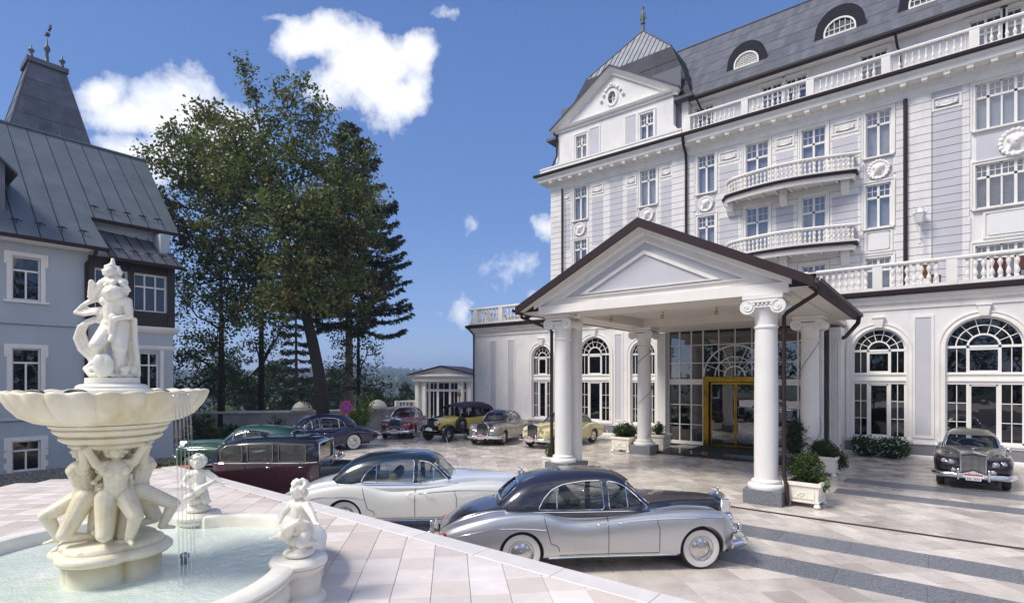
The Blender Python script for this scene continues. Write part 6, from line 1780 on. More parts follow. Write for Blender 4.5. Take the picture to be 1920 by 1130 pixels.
class Saloon:
    """shared shapes of the post-war saloon; built once"""
    def __init__(s):
        W = curve([(-2.95, .42), (-2.88, .60), (-2.7, .75), (-2.4, .85), (-2.0, .905), (-1.56, .93), (-1.0, .925), (-.4, .905), (.3, .91), (.9, .925), (1.56, .93), (1.95, .90), (2.2, .82), (2.36, .70), (2.44, .55)])
        FZ = curve([(-2.95, .62), (-2.85, .70), (-2.6, .82), (-2.3, .92), (-1.95, 1.0), (-1.6, 1.035), (-1.25, 1.03), (-1.0, .98), (-.8, .905), (-.55, .875), (-.2, .895), (.3, .95), (.9, 1.0), (1.4, 1.02), (1.8, 1.0), (2.1, .945), (2.3, .85), (2.44, .70)])
        CZ = curve([(-2.95, .60), (-2.85, .74), (-2.6, .91), (-2.3, 1.02), (-1.95, 1.09), (-1.6, 1.13), (0, 1.1), (.7, 1.165), (1.2, 1.155), (1.8, 1.13), (2.2, 1.10), (2.36, 1.06), (2.44, 1.0)])
        VZ = curve([(-2.95, .60), (-2.85, .70), (-2.6, .83), (-2.3, .93), (-1.95, 1.01), (-1.6, 1.02), (-.9, .965), (0, .955), (.7, 1.0), (1.2, 1.0), (1.8, .95), (2.1, .88), (2.3, .78), (2.44, .70)])
        BZ = curve([(-2.95, .42), (-2.7, .34), (-2.2, .27), (-1.5, .25), (1.9, .25), (2.2, .30), (2.44, .40)])
        HW = curve([(-2.95, .30), (-2.5, .50), (-1.8, .60), (-1.2, .73), (-.5, .772), (0, .782), (.45, .77), (.75, .68), (1.3, .47), (2.0, .34), (2.44, .27)])
        s.W, s.FZ = W, FZ
        xs = sorted(set([-2.95, -2.93, -2.88, -2.8, -2.44, -2.42] + list(np.arange(-2.7, 2.3, .10).round(3)) + [2.3, 2.36, 2.41, 2.44]))
        rings = []
        for x in xs:
            w, f, c, v, b, h = W(x), FZ(x), CZ(x), VZ(x), BZ(x), HW(x)
            m = h + (w - h) * .22
            P = [(0, b), (.5 * w, b), (.86 * w, b), (.945 * w, b + .03), (.975 * w, b + .10), (.99 * w, b + (f - b) * .35), (w, b + (f - b) * .6), (.985 * w, b + (f - b) * .80),
                 (.955 * w, f - .055), (.90 * w, f - .015), (.83 * w, f), (m + (.83 * w - m) * .55, f - .02), (m, v + (f - v) * .3), (h + .02, v), (h, v + .01), (h - .02, v + (c - v) * .6), (h * .9, c - (c - v) * .16 - .01), (h * .55, c - .012), (0, c)]
            full = P + [(-y, z) for (y, z) in P[-2:0:-1]]
            X = x if x < 1.9 else 1.9 + (x - 1.9) * .69
            rings.append([(X, y, z) for (y, z) in full])
        b = loft(rings)
        k = len(rings[0])
        # upper (roof colour) panels: bonnet and boot top
        mi = []
        for j in range(len(rings) - 1):
            for i in range(k):
                ii = i if i < k / 2 else k - 1 - i
                mi.append(1 if ii >= (14 if abs(rings[j][0][0] + .56) > 1.25 else 12) else 0)
        mi += [0, 0]; b.mi = mi
        me = b.mesh('saloon_body', [M_CHROME, M_CHROME])
        cut = MB()
        for ax in (-1.56, 1.56):
            for sd_ in (-1, 1):
                m = Matrix.Translation((ax, sd_ * .80, .375)) @ Matrix.Rotation(PI / 2, 4, 'X')
                rr_ = .395 if ax > 0 else .375
                cut.lathe([(rr_, -.27), (rr_, .27)], 40, m=m)
        cm = cut.mesh('cut', M_CHROME)
        s.body = apply_mods(me, [('SUBSURF', dict(levels=1, render_levels=1)), ('BOOLEAN', dict(operation='DIFFERENCE', object=cm, solver='EXACT'))])
        s.body.polygons.foreach_set('use_smooth', [True] * len(s.body.polygons)); s.body.set_sharp_from_angle(angle=R(38))
        # arch lips
        # greenhouse
        TZ = curve([(-2.0, 1.02), (-1.88, 1.16), (-1.72, 1.33), (-1.5, 1.475), (-1.2, 1.58), (-.8, 1.635), (-.3, 1.655), (.08, 1.635), (.30, 1.565), (.46, 1.455), (.62, 1.29), (.77, 1.12), (.88, 1.02)])
        YB = curve([(-2.0, .46), (-1.85, .59), (-1.55, .69), (-1.1, .735), (-.6, .755), (0, .765), (.4, .755), (.65, .72), (.88, .62)])
        s.TZ, s.YB = TZ, YB
        def shell(k_, dz=0.0, base=.86):
            rings = []
            for x in np.linspace(-2.0, .88, 36):
                tz, yb = TZ(x), YB(x)
                X = -.56 + (x + .56) * k_
                yb2 = yb - (1 - k_) * .75; tzz = tz - (1 - k_) * .75 - dz; zb = base
                P = []
                n = 12
                for i in range(n + 1):
                    a = PI / 2 * i / n
                    zz = max(0, math.sin(a)) ** (2 / 3.4); yy = max(0, math.cos(a)) ** (2 / 3.4)
                    z = .95 + (tzz - .95) * zz
                    tum = 1 - .17 * max(0, (z - .98)) / .66 * 1.0
                    P.append((yb2 * yy * tum if i < n else 0.0, z))
                P = [(yb2, zb)] + P
                full = P + [(-y, z) for (y, z) in P[-2::-1]]
                rings.append([(X, y, z) for (y, z) in full])
            return loft(rings)
        outer = shell(1.0).mesh('outer', M_CHROME)
        inner = shell(.955, base=.80).mesh('inner', M_CHROME)
        s.bvh_g = BVHTree.FromPolygons([v.co for v in outer.vertices], [p.vertices[:] for p in outer.polygons])
        s.sw = [rounded([(-1.26, 1.045), (-1.15, 1.24), (-1.0, 1.38), (-.80, 1.455), (-.45, 1.50), (-.12, 1.505), (-.12, 1.045)], .06),
                rounded([(-.03, 1.045), (-.03, 1.495), (.16, 1.465), (.31, 1.39), (.47, 1.245), (.67, 1.045)], .05)]
        s.ws = rounded([(-.66, 1.09), (.66, 1.09), (.56, 1.47), (-.56, 1.47)], .10, 5)
        s.rw = rounded([(-.48, 1.15), (.48, 1.15), (.38, 1.44), (-.38, 1.44)], .12, 5)
        c = MB()
        for p in s.sw: c.plate(p, [], -1.2, 1.2)
        cA = c.mesh('c', M_CHROME)
        c = MB().plate(s.ws, [], .02, 1.4, axis='X').plate(s.rw, [], -2.4, -1.05, axis='X'); cB = c.mesh('c', M_CHROME)
        s.top = apply_mods(outer, [('BOOLEAN', dict(operation='DIFFERENCE', object=inner, solver='EXACT')), ('BOOLEAN', dict(operation='DIFFERENCE', object=cA, solver='EXACT')), ('BOOLEAN', dict(operation='DIFFERENCE', object=cB, solver='EXACT'))])
        s.top.polygons.foreach_set('use_smooth', [True] * len(s.top.polygons)); s.top.set_sharp_from_angle(angle=R(38))
        # glass, one piece per opening, lying inside the thickness of the shell
        gsh = shell(.975).mesh('g', M_CGLASS)
        gb = BVHTree.FromPolygons([v.co for v in gsh.vertices], [p.vertices[:] for p in gsh.polygons])
        s.gb = gb
        def gpatch(poly, axis, sgn):
            xs_ = [p[0] for p in poly]; zs_ = [p[1] for p in poly]; V = {}; vs = []; fs = []
            nx, nz = 14, 8; x0, x1, z0, z1 = min(xs_) - .02, max(xs_) + .02, min(zs_) - .02, max(zs_) + .02
            for j in range(nz + 1):
                for i in range(nx + 1):
                    a_ = x0 + (x1 - x0) * i / nx; z = z0 + (z1 - z0) * j / nz
                    if axis == 'Y': h = gb.ray_cast(Vector((a_, sgn * 1.5, z)), Vector((0, -sgn, 0)))[0]
                    else: h = gb.ray_cast(Vector((sgn * 3 - .5, a_, z)), Vector((-sgn, 0, 0)))[0]
                    vs.append(h)
            def inside(i, j):
                return all(vs[q] is not None for q in (j * (nx + 1) + i, j * (nx + 1) + i + 1, (j + 1) * (nx + 1) + i, (j + 1) * (nx + 1) + i + 1))
            for j in range(nz):
                for i in range(nx):
                    if inside(i, j): fs.append((j * (nx + 1) + i, j * (nx + 1) + i + 1, (j + 1) * (nx + 1) + i + 1, (j + 1) * (nx + 1) + i))
            vs = [v if v is not None else Vector((0, 0, 1)) for v in vs]
            return MB().addvf(vs, fs).mesh('glass', M_CGLASS, smooth=True, fix=False)
        s.glass = [('side_window', gpatch(p, 'Y', sg_)) for p in s.sw for sg_ in (-1, 1)] + [('windscreen', gpatch(s.ws, 'X', 1)), ('rear_window', gpatch(s.rw, 'X', -1))]
        # chrome frames round the openings
        def proj(a, z, axis, sgn, off=.004):
            if axis == 'Y': r = s.bvh_g.ray_cast(Vector((a, sgn * 1.5, z)), Vector((0, -sgn, 0)))
            else: r = s.bvh_g.ray_cast(Vector((sgn * 3 - .5, a, z)), Vector((-sgn, 0, 0)))
            return r[0] + r[1].normalized() * off * (1 if (r[1].y * sgn if axis == 'Y' else r[1].x * sgn) > 0 else -1) if r[0] else None
        s.frames = []
        for poly, ax, sg_ in [(p, 'Y', q) for p in s.sw for q in (-1, 1)] + [(s.ws, 'X', 1), (s.rw, 'X', -1)]:
            pts = [proj(a, z, ax, sg_) for (a, z) in poly]; pts = [p for p in pts if p]
            s.frames.append(MB().tube(pts, .011, 5, closed=True).mesh('window_trim', M_CHROME, smooth=True, auto=50))
        for sg_ in (-1, 1):
            for x, zt in ((-.93, 1.40), (.30, 1.38)):
                a, b_ = proj(x, 1.07, 'Y', sg_, 0), proj(x, zt, 'Y', sg_, 0)
                if a and b_: s.frames.append(MB().tube([a, b_], .009, 4).mesh('window_divider', M_CHROME))
        bb = BVHTree.FromPolygons([v.co for v in s.body.vertices], [p.vertices[:] for p in s.body.polygons]); s.bb = bb
        def pb_(x, z, sgn, off=.003):
            r = bb.ray_cast(Vector((x, sgn * 1.5, z)), Vector((0, -sgn, 0)))
            return r[0] + Vector((0, sgn * off, 0)) if r[0] else None
        s.pb = pb_
        # door shut lines
        sm = MB()
        def line(mb, pts, sgn, r, off=0.0):
            q = [pb_(x, z, sgn, off) for (x, z) in pts]; q = [p for p in q if p is not None and abs(p.y) > .5]
            if len(q) > 1: mb.tube(q, r, 4)
        for sg_ in (-1, 1):
            line(sm, [(-.08, z) for z in np.linspace(.31, .93, 10)], sg_, .006)
            line(sm, [(.80 - .03 * (z > .8) + 0 * z, z) for z in np.linspace(.34, .96, 10)], sg_, .006)
            line(sm, [(-1.02 - .26 * max(0, (z - .42)) ** .8 + (.10 if z < .5 else 0), z) for z in np.linspace(.40, .97, 14)], sg_, .006)
            line(sm, [(x, .33) for x in np.linspace(-.92, .80, 14)], sg_, .006)
        s.seams = sm.mesh('door_gap', M_DARK)
        ct = MB()
        for sg_ in (-1, 1):
            line(ct, [(x, .905 - .05 * ((x - 1.2) / 1.0) ** 2 - (0.0)) for x in np.linspace(.0, 2.15, 22)], sg_, .007, .004)
            line(ct, [(x, .80 - .11 * (x + 1.75) ** 2 - .10 * max(0, -(x + 2.0))) for x in np.linspace(-2.65, -1.15, 18)], sg_, .006, .004)
            line(ct, [(x, .285) for x in np.linspace(-1.10, 1.12, 16)], sg_, .026, .004)
            q = []
            for x in np.linspace(-1.8, .85, 20):
                q.append(Vector((x, sg_ * (s.YB(x) + .006), .985 + .028 * (x > -9))))
            ct.tube(q, .009, 4)
        s.trim = ct.mesh('side_trim', M_CHROME, smooth=True, auto=50)
SAL = Saloon()

M_HUB = mat('brushed_hub', (.62, .61, .58), .24, metal=1)
def wheel_meshes(r=.362, w=.19, white=True, hub=None, wire=False):
    my = Matrix.Rotation(PI / 2, 4, 'X')
    prof = [(r * .60, -w * .45), (r * .72, -w * .52), (r * .90, -w * .5), (r * .97, -w * .40), (r, -w * .22), (r, w * .22), (r * .97, w * .40), (r * .90, w * .5), (r * .72, w * .52), (r * .60, w * .45)]
    ty = MB().lathe(prof + [prof[0]], 40, cap=False, m=my).mesh('tyre', M_BLACK, smooth=True)
    ww = MB()
    for s in (-1, 1): ww.lathe([(r * .61, s * w * .475), (r * .72, s * w * .545), (r * .88, s * w * .53)], 40, m=my, cap=False)
    ww = ww.mesh('whitewall', mat('whitewall_rubber', (.72, .70, .66), .6), smooth=True, fix=False)
    rim = MB()
    for s in (-1, 1): rim.lathe([(r * .61, s * w * .44), (r * .57, s * w * .50), (r * .54, s * w * .40), (r * .50, s * w * .34), (r * .44, s * w * .40), (r * .36, s * w * .50)], 36, m=my, cap=False)
    rim = rim.mesh('rim', [M_HUB], smooth=True, fix=False)
    hb = MB()
    for s in (-1, 1): hb.lathe([(r * .36, s * w * .50), (r * .31, s * w * .56), (r * .18, s * w * .56), (r * .14, s * w * .60), (r * .07, s * w * .63), (.001, s * w * .635)], 28, m=my, cap=False)
    hb = hb.mesh('hub_cap', M_HUB, smooth=True, fix=False)
    return ty, ww, rim, hb
WM = wheel_meshes()
M_LENS = mat('lamp_lens', (.30, .32, .33), .08, spec=.8); M_AMB = mat('amber_lens', (.65, .18, .02), .2); M_REDL = mat('red_lens', (.40, .02, .02), .2)
M_PLATE = mat('white_plate', (.75, .75, .75), .5); M_RALLY = mat('rally_red', (.45, .05, .07), .5); M_SEAT = mat('beige_leather', (.30, .24, .17), .6); M_SEATD = mat('dark_leather', (.05, .04, .035), .5)
M_PINKP = mat('pale_pink_plate', (.72, .58, .62), .5); M_BLUEP = mat('plate_blue', (.10, .13, .35), .5)
MAS = organic([('c', (0, 0, 0), (.01, 0, .09), .022, .014), ('e', (.03, 0, .11), (.016, .014, .018)), ('c', (-.01, 0, .08), (-.10, .03, .11), .012, .008), ('c', (-.01, 0, .08), (-.10, -.03, .11), .012, .008), ('e', (0, 0, 0), (.03, .03, .012))], .007, 1, mat=M_CHROME, name='mascot')
CAR = {}
FS, FB = -.17, -.20
def car_parts(t, lamps='single', grille='temple', plate=None, mascot=True, wing_mirror=False, seat=None, aerial=False, fog=True):
    """bright work common to the saloons; meshes cached"""
    key = ('g', grille)
    if key not in CAR:
        g = MB()
        if grille == 'temple':
            g.addvf([(2.36, -.31, .42), (2.36, .31, .42), (2.36, .31, 1.08), (2.36, 0, 1.155), (2.36, -.31, 1.08), (2.54, -.30, .42), (2.54, .30, .42), (2.52, .30, 1.07), (2.52, 0, 1.145), (2.52, -.30, 1.07)],
                    [(0, 1, 2, 3, 4), (9, 8, 7, 6, 5), (0, 5, 6, 1), (1, 6, 7, 2), (2, 7, 8, 3), (3, 8, 9, 4), (4, 9, 5, 0)])
            hs = lambda y: 1.02
        else:
            pr = chaikin([(-.29, .42), (.29, .42), (.33, .80), (.22, 1.06), (0, 1.13), (-.22, 1.06), (-.33, .80)], 1)
            g.plate(pr, [], 2.34, 2.52, axis='X')
        sh_ = g.mesh('radiator_shell', M_CHROME, bevel=.012)
        v = MB()
        for i in range(-10, 11):
            y = i * .0255; top = (1.04 - abs(y) * .12) if grille == 'temple' else 1.04 - 1.6 * y * y
            v.box(2.545, 2.562, y - .0035, y + .0035, .45, top)
        bk = MB().addvf([(2.543, -.27, .445), (2.543, .27, .445), (2.527, .27, 1.03), (2.527, 0, 1.085), (2.527, -.27, 1.03)], [(0, 1, 2, 3, 4)])
        CAR[key] = (sh_, v.mesh('grille_vanes', M_CHROME), bk.mesh('radiator_core', M_DARK, fix=False))
    a, b, c = CAR[key]
    o = add('radiator_shell', a, t, (FS, 0, 0)); add('grille_vanes', b, o)['kind'] = 'stuff'; add('radiator_core', c, o)
    if 'lamp' not in CAR:
        mx = Matrix.Rotation(PI / 2, 4, 'Y')
        def lamp(r, nm):
            return (MB().lathe([(r * .75, -.16), (r * .97, -.06), (r * 1.08, .0), (r * 1.08, .03), (r * .95, .045), (r * .93, .02)], 24, m=mx, cap=False).mesh(nm, M_CHROME, smooth=True), MB().lathe([(r * .95, .025), (r * .7, .055), (r * .35, .072), (.001, .078)], 24, m=mx, cap=False).mesh('lens', M_LENS, smooth=True))
        CAR['lamp'] = lamp(.115, 'headlight'); CAR['twin'] = lamp(.078, 'headlight'); CAR['fog'] = lamp(.068, 'fog_lamp')
        # bumpers
        def bumper(x0, sg_, wd):
            b = MB(); pts = []
            for i in range(21):
                u = -1 + i / 10; y = u * wd; x = x0 + sg_ * (.10 - .13 * u * u - .30 * max(0, abs(u) - .82) / .18 * abs(u)); pts.append((x, y, 0))
            b.sweep(pts if sg_ > 0 else pts[::-1], [(-.01, -.075), (.015, -.07), (.035, -.03), (.04, 0), (.035, .03), (.015, .07), (-.01, .075)])
            return b.mesh('bumper', M_CHROME, smooth=True, auto=60)
        CAR['fb'] = bumper(2.60, 1, .93); CAR['rb'] = bumper(-3.03, -1, .90)
        CAR['or'] = organic([('c', (0, 0, -.10), (.02, 0, .14), .032, .035), ('e', (.02, 0, .17), (.045, .04, .045))], .012, 3, mat=M_CHROME, name='overrider')
        CAR['handle'] = MB().tube([(0, 0, 0), (.02, .035, 0), (.10, .04, 0), (.15, .03, 0)], .011, 6).mesh('door_handle', M_CHROME, smooth=True)
        CAR['tail'] = MB().lathe([(.05, 0), (.055, .03), (.045, .08), (.02, .10), (.001, .105)], 14, m=Matrix.Rotation(-PI / 2, 4, 'Y')).mesh('tail_light', M_REDL, smooth=True)
        CAR['ind'] = MB().lathe([(.035, 0), (.035, .03), (.02, .045), (.001, .05)], 12, m=Matrix.Rotation(PI / 2, 4, 'Y')).mesh('indicator', M_AMB, smooth=True)
        CAR['wiper'] = MB().tube([(.84, 0, 1.10), (.70, -.02, 1.19), (.62, -.25, 1.26)], .006, 4).mesh('wiper', M_CHROME)
        CAR['mirror'] = MB().lathe([(.001, -.02), (.05, -.015), (.065, .01), (.062, .015)], 14, m=Matrix.Rotation(PI / 2, 4, 'Y') ).tube([(0, 0, 0), (0, 0, -.12)], .009, 5).mesh('mirror', M_CHROME, smooth=True)
        st = MB().tube([(.18 + .02 * math.cos(a), .36 + .20 * math.cos(a), 1.06 + .19 * math.sin(a)) for a in np.linspace(0, 2 * PI, 24)[:-1]], .012, 6, closed=True).tube([(.18, .17, 1.05), (.18, .55, 1.05)], .012, 5).tube([(.18, .36, 1.05), (.6, .36, .85)], .02, 6)
        CAR['steer'] = st.mesh('steering_wheel', M_SEATD, smooth=True)
        se = MB().box(-.55, .02, -.60, .60, .55, .82).box(-.68, -.50, -.60, .60, .60, 1.22); CAR['seat'] = se.mesh('front_seat', M_SEAT, bevel=.05)
        se = MB().box(-1.35, -.85, -.60, .60, .55, .85).box(-1.50, -1.28, -.58, .58, .6, 1.22); CAR['seat2'] = se.mesh('rear_seat', M_SEAT, bevel=.05)
        CAR['dash'] = MB().box(.52, .74, -.62, .62, .84, 1.04).mesh('dashboard', mat('walnut', (.12, .05, .02), .3), bevel=.02)
        CAR['under'] = MB().box(-2.5, 2.2, -.55, .55, .20, .30).mesh('chassis', M_DARK)
        rp = MB().plate([(-.23, 0), (.23, 0), (.23, .11), (.12, .14), (0, .19), (-.12, .14), (-.23, .11)], [], 0, .012, axis='X')
        CAR['plate_body'] = rp.mesh('rally_plate', M_PLATE)
        CAR['plate_pink'] = rp.mesh('rally_plate', M_PINKP)
        CAR['plate_band'] = MB().box(.013, .015, -.21, .21, .055, .10).mesh('plate_band', M_RALLY)
        dt = MB()
        for (y, z) in ((-.10, .118), (-.06, .13), (-.02, .145), (.02, .145), (.06, .13), (.10, .118)): dt.box(.013, .015, y - .012, y + .012, z - .012, z + .014)
        CAR['plate_dots'] = dt.mesh('plate_print', M_BLUEP)
        CAR['num'] = MB().box(0, .012, -.17, .17, -.085, -.005).mesh('number_plate', M_PLATE)
        nn = MB()
        for i, y in enumerate(np.linspace(-.13, .13, 8)):
            if i in (3,): continue
            nn.box(.013, .015, y - .013, y + .007, -.068, -.022)
        CAR['numtxt'] = nn.mesh('plate_print', M_DARK)
    L = CAR['lamp'] if lamps == 'single' else CAR['twin']
    for sg_ in (-1, 1):
        for (y, z, x) in ([(.60, .80, 2.32)] if lamps == 'single' else [(.50, .78, 2.36), (.665, .79, 2.28)]):
            o = add('headlight', L[0], t, (x + .02 + FS, sg_ * y, z), rz=sg_ * .06); add('lens', L[1], o)
        if fog:
            o = add('fog_lamp', CAR['fog'][0], t, (2.52 + FS, sg_ * .44, .56)); add('lens', CAR['fog'][1], o)
        add('indicator', CAR['ind'], t, (2.28 + FS, sg_ * .72, .62))
        add('tail_light', CAR['tail'], t, (-2.82, sg_ * .62, .62))
        add('door_handle', CAR['handle'], t, (-.28, sg_ * .905, .84), rz=(0 if sg_ > 0 else 0, 0, 0)).scale = (1, sg_, 1)
        add('door_handle', CAR['handle'], t, (.10, sg_ * .91, .86)).scale = (1, sg_, 1)
        for x, nm, dx in ((2.70 + FB, 'fb', 1), (-3.09, 'rb', -1)): add('overrider', CAR['or'], t, (x, sg_ * .34, .44)).scale = (dx, 1, 1)
        if wing_mirror: add('mirror', CAR['mirror'], t, (.95, sg_ * .86, 1.12))
    add('bumper', CAR['fb'], t, (FB, 0, .44)); add('bumper', CAR['rb'], t, (0, 0, .46))
    if mascot: add('mascot', MAS, t, (2.44 + FS, 0, 1.13))
    add('wiper', CAR['wiper'], t, (0, .30, 0)); add('wiper', CAR['wiper'], t, (0, -.25, 0)); add('steering_wheel', CAR['steer'], t)
    for k_ in ('seat', 'seat2'): add('front_seat' if k_ == 'seat' else 'rear_seat', CAR[k_], t, mat=seat or M_SEAT)
    add('dashboard', CAR['dash'], t); add('chassis', CAR['under'], t)
    if plate:
        o = add('rally_plate', CAR['plate_body'] if plate == 'white' else CAR['plate_pink'], t, (2.80 + FB, 0, .42))
        add('plate_band', CAR['plate_band'], o); add('plate_print', CAR['plate_dots'], o)
        o = add('number_plate', CAR['num'], t, (2.79 + FB, 0, .42)); add('plate_print', CAR['numtxt'], o)
    o = add('number_plate', CAR['num'], t, (-3.02, 0, .72), rz=PI); add('plate_print', CAR['numtxt'], o)
    if aerial: MB().tube([(.80, -.45, 1.12), (.55, -.45, 2.0)], .004, 4).build('aerial', M_CHROME, t)

def wheels(t, xs=(-1.56, 1.56), track=.755, white=True, hubm=None, wm=None, z=.362):
    wm = wm or WM
    for x in xs:
        for sg_ in (-1, 1):
            e = bpy.data.objects.new('wheel', wm[0]); COL.objects.link(e); e.parent = t; e.location = (x, sg_ * track, z)
            if white: add('whitewall', wm[1], e)
            add('rim', wm[2], e, mat=hubm or M_HUB); add('hub_cap', wm[3], e)

def saloon(label, x, y, hd, lower, upper, bonnet=None, white=True, **kw):
    """hd: heading of the nose in degrees"""
    t = thing('classic_saloon', label, 'car', (x, y, 0), R(hd), 'classic cars parked on the forecourt')
    o = add('body', SAL.body, t); o.material_slots[0].link = 'OBJECT'; o.material_slots[0].material = lower
    o.material_slots[1].link = 'OBJECT'; o.material_slots[1].material = bonnet or upper
    add('roof', SAL.top, t, mat=upper)
    for nm, g_ in SAL.glass: add(nm, g_, t)
    for fm in SAL.frames: add(fm.name.split('.')[0], fm, t)
    add('door_gap', SAL.seams, t); add('side_trim', SAL.trim, t)
    hub = kw.pop('hubm', None)
    wheels(t, white=white, hubm=hub)
    car_parts(t, **kw)
    return t
P_SILV = paint('silver_paint', (.60, .60, .60), .8, .34); P_MIDN = paint('midnight_paint', (.030, .030, .045), .4, .3)
P_WHITE = paint('ivory_paint', (.72, .71, .66), 0, .35, False); P_DGREEN = paint('blackgreen_paint', (.012, .022, .026), .2, .25)
P_PALE = paint('paleblue_paint', (.62, .66, .72), 0, .3); P_NAVY = paint('navy_paint', (.010, .012, .045), .2, .25, False)
P_RED = paint('claret_paint', (.26, .012, .03), .3, .3, False); P_SAND = paint('sand_paint', (.36, .33, .27), .6, .35, False); P_GREY = paint('graphite_paint', (.035, .037, .05), .4, .3, False)
P_CREAM = paint('cream_paint', (.68, .60, .30), 0, .3, False); P_BLACK = paint('black_paint', (.008, .008, .012), .1, .2, False); P_BLACKR = paint('aubergine_paint', (.016, .008, .014), .3, .22)
P_OLIVE = paint('taupe_paint', (.16, .15, .12), .6, .35); P_GREEN = paint('green_paint', (.02, .075, .05), .2, .3, False); P_MAR = paint('maroon_paint', (.045, .005, .012), .2, .3, False)
P_YEL = paint('yellow_paint', (.80, .60, .14), 0, .3, False)

saloon('silver saloon with dark roof and bonnet, whitewall tyres, nearest car to the fountain terrace', -4.88, 8.77, 43.6, P_SILV, P_MIDN, hubm=None, seat=M_SEATD)
saloon('white saloon with dark green roof and thin aerial, behind the silver one', -9.2, 8.3, 42, P_WHITE, P_DGREEN, bonnet=P_PALE, aerial=True, white=True)
saloon('deep navy saloon with whitewall tyres, in front of the maple trunk', -22.07, 13.3, 260, P_NAVY, P_NAVY, white=True)
saloon('claret red saloon with twin headlights, left of the yellow open tourer', -23.96, 20.3, 306, P_RED, P_RED, white=False, lamps='twin', plate='white', wing_mirror=True)
saloon('sand and graphite saloon with rounded radiator, between yellow tourer and cream car', -18.0, 21.6, 289, P_SAND, P_GREY, bonnet=P_GREY, white=False, grille='round', plate='pink', mascot=False)
saloon('cream yellow saloon with black roof, half hidden by the front left column', -14.6, 22.4, 267, P_CREAM, P_BLACK, bonnet=P_CREAM, white=False, lamps='twin', plate='pink')
saloon('dark aubergine saloon with taupe roof facing us by the large arched window', .9, 22.95, 269, P_BLACKR, P_OLIVE, white=True, lamps='twin', plate='white', wing_mirror=True, seat=M_SEATD)
saloon('dark green saloon behind the maroon limousine, near the blue house', -18.9, 9.0, 219, P_GREEN, P_GREEN, white=True, mascot=False, grille='round')
# ---------------------------------------------------------------- maroon limousine
def arc_fender(mb, x, y, r, w, a0, a1, tail=None, n=14, th=.02):
    """mudguard: curved sheet over a wheel"""
    pts = [(x + r * math.cos(R(a0 + (a1 - a0) * i / n)), r * math.sin(R(a0 + (a1 - a0) * i / n))) for i in range(n + 1)]
    if tail: pts += tail
    V = []; Fc = []; sec = [(-w / 2, -.09), (-w / 2, -.02), (-w * .36, .012), (-w * .15, .026), (w * .15, .026), (w * .36, .012), (w / 2, -.02), (w / 2, -.09)]
    for i, p in enumerate(pts):
        q = Vector(pts[min(i + 1, len(pts) - 1)]) - Vector(pts[max(i - 1, 0)]); nrm = Vector((-q.y, q.x)).normalized()
        if a1 < a0: pass
        if nrm.y < 0 and i < n: nrm = -nrm if abs(nrm.y) > .3 else nrm
        rad = Vector((p[0] - x, p[1])) if i <= n else Vector((0, 1))
        nrm = rad.normalized() if i <= n else Vector((0, 1))
        for (a, h) in sec: V.append((p[0] + nrm.x * h, y + a, WZ + p[1] + nrm.y * h))
    k = len(sec)
    for i in range(len(pts) - 1):
        for j in range(k - 1): Fc.append((i * k + j, i * k + j + 1, (i + 1) * k + j + 1, (i + 1) * k + j))
    mb.addvf(V, Fc)
WZ = .38
def solid(me, th=.03):
    return apply_mods(me, [('SOLIDIFY', dict(thickness=th, offset=-1))])
limo = thing('limousine', 'tall vintage maroon limousine with black roof and boot trunk, behind the raised terrace', 'car', (-12.9, 7.25, 0), R(42), 'classic cars parked on the forecourt')
limo.scale = (.88, .93, .93)
LT = curve([(-2.02, 1.30), (-1.98, 1.55), (-1.88, 1.74), (-1.65, 1.87), (-1.2, 1.935), (-.4, 1.965), (.3, 1.955), (.72, 1.91), (.86, 1.84), (.93, 1.74)])
LY = curve([(-2.02, .60), (-1.9, .72), (-1.6, .79), (-1, .81), (0, .815), (.6, .80), (.93, .72)])
def lshell(k_, zb):
    rings = []
    for x in list(np.linspace(-2.02, -1.6, 9)) + list(np.linspace(-1.4, .6, 9)) + list(np.linspace(.7, .93, 5)):
        tz, yb = LT(x) - (1 - k_) * 1.0, LY(x) - (1 - k_) * .8; X = -.55 + (x + .55) * k_; P = [(yb * .90, zb), (yb * .965, .75), (yb, 1.05), (yb, 1.30)]
        n = 10
        for i in range(1, n + 1):
            a = PI / 2 * i / n; zz = math.sin(a) ** (2 / 4.5); yy = max(0, math.cos(a)) ** (2 / 4.5)
            P.append((yb * yy * (1 - .05 * zz) if i < n else 0, 1.30 + (tz - 1.30) * zz))
        full = P + [(-y, z) for (y, z) in P[-2::-1]]
        rings.append([(X, y, z) for (y, z) in full])
    return loft(rings)
lo_ = lshell(1, .42); outer = lo_.mesh('o', [M_CHROME]); inner = lshell(.95, .36).mesh('i', [M_CHROME])
ob = BVHTree.FromPolygons([v.co for v in outer.vertices], [p.vertices[:] for p in outer.polygons])
LW = [rounded([(-1.72, 1.37), (-1.72, 1.62), (-1.55, 1.78), (-1.12, 1.80), (-1.12, 1.37)], .07), rounded([(-.98, 1.36), (-.98, 1.81), (-.30, 1.82), (-.30, 1.36)], .05), rounded([(-.14, 1.36), (-.14, 1.82), (.58, 1.80), (.58, 1.36)], .05)]
c = MB()
for p in LW: c.plate(p, [], -1.2, 1.2)
cA = c.mesh('c', M_CHROME)
cB = MB().plate(rounded([(-.64, 1.33), (.64, 1.33), (.62, 1.80), (-.62, 1.80)], .05), [], .6, 1.4, axis='X').plate(rounded([(-.40, 1.45), (.40, 1.45), (.40, 1.68), (-.40, 1.68)], .06), [], -2.4, -1.6, axis='X').mesh('c', M_CHROME)
lb_ = apply_mods(outer, [('BOOLEAN', dict(operation='DIFFERENCE', object=m_, solver='EXACT')) for m_ in (inner, cA, cB)])
lb_.materials.clear(); lb_.materials.append(P_MAR); lb_.materials.append(P_BLACK)
lb_.polygons.foreach_set('material_index', [1 if p.center.z > 1.30 else 0 for p in lb_.polygons])
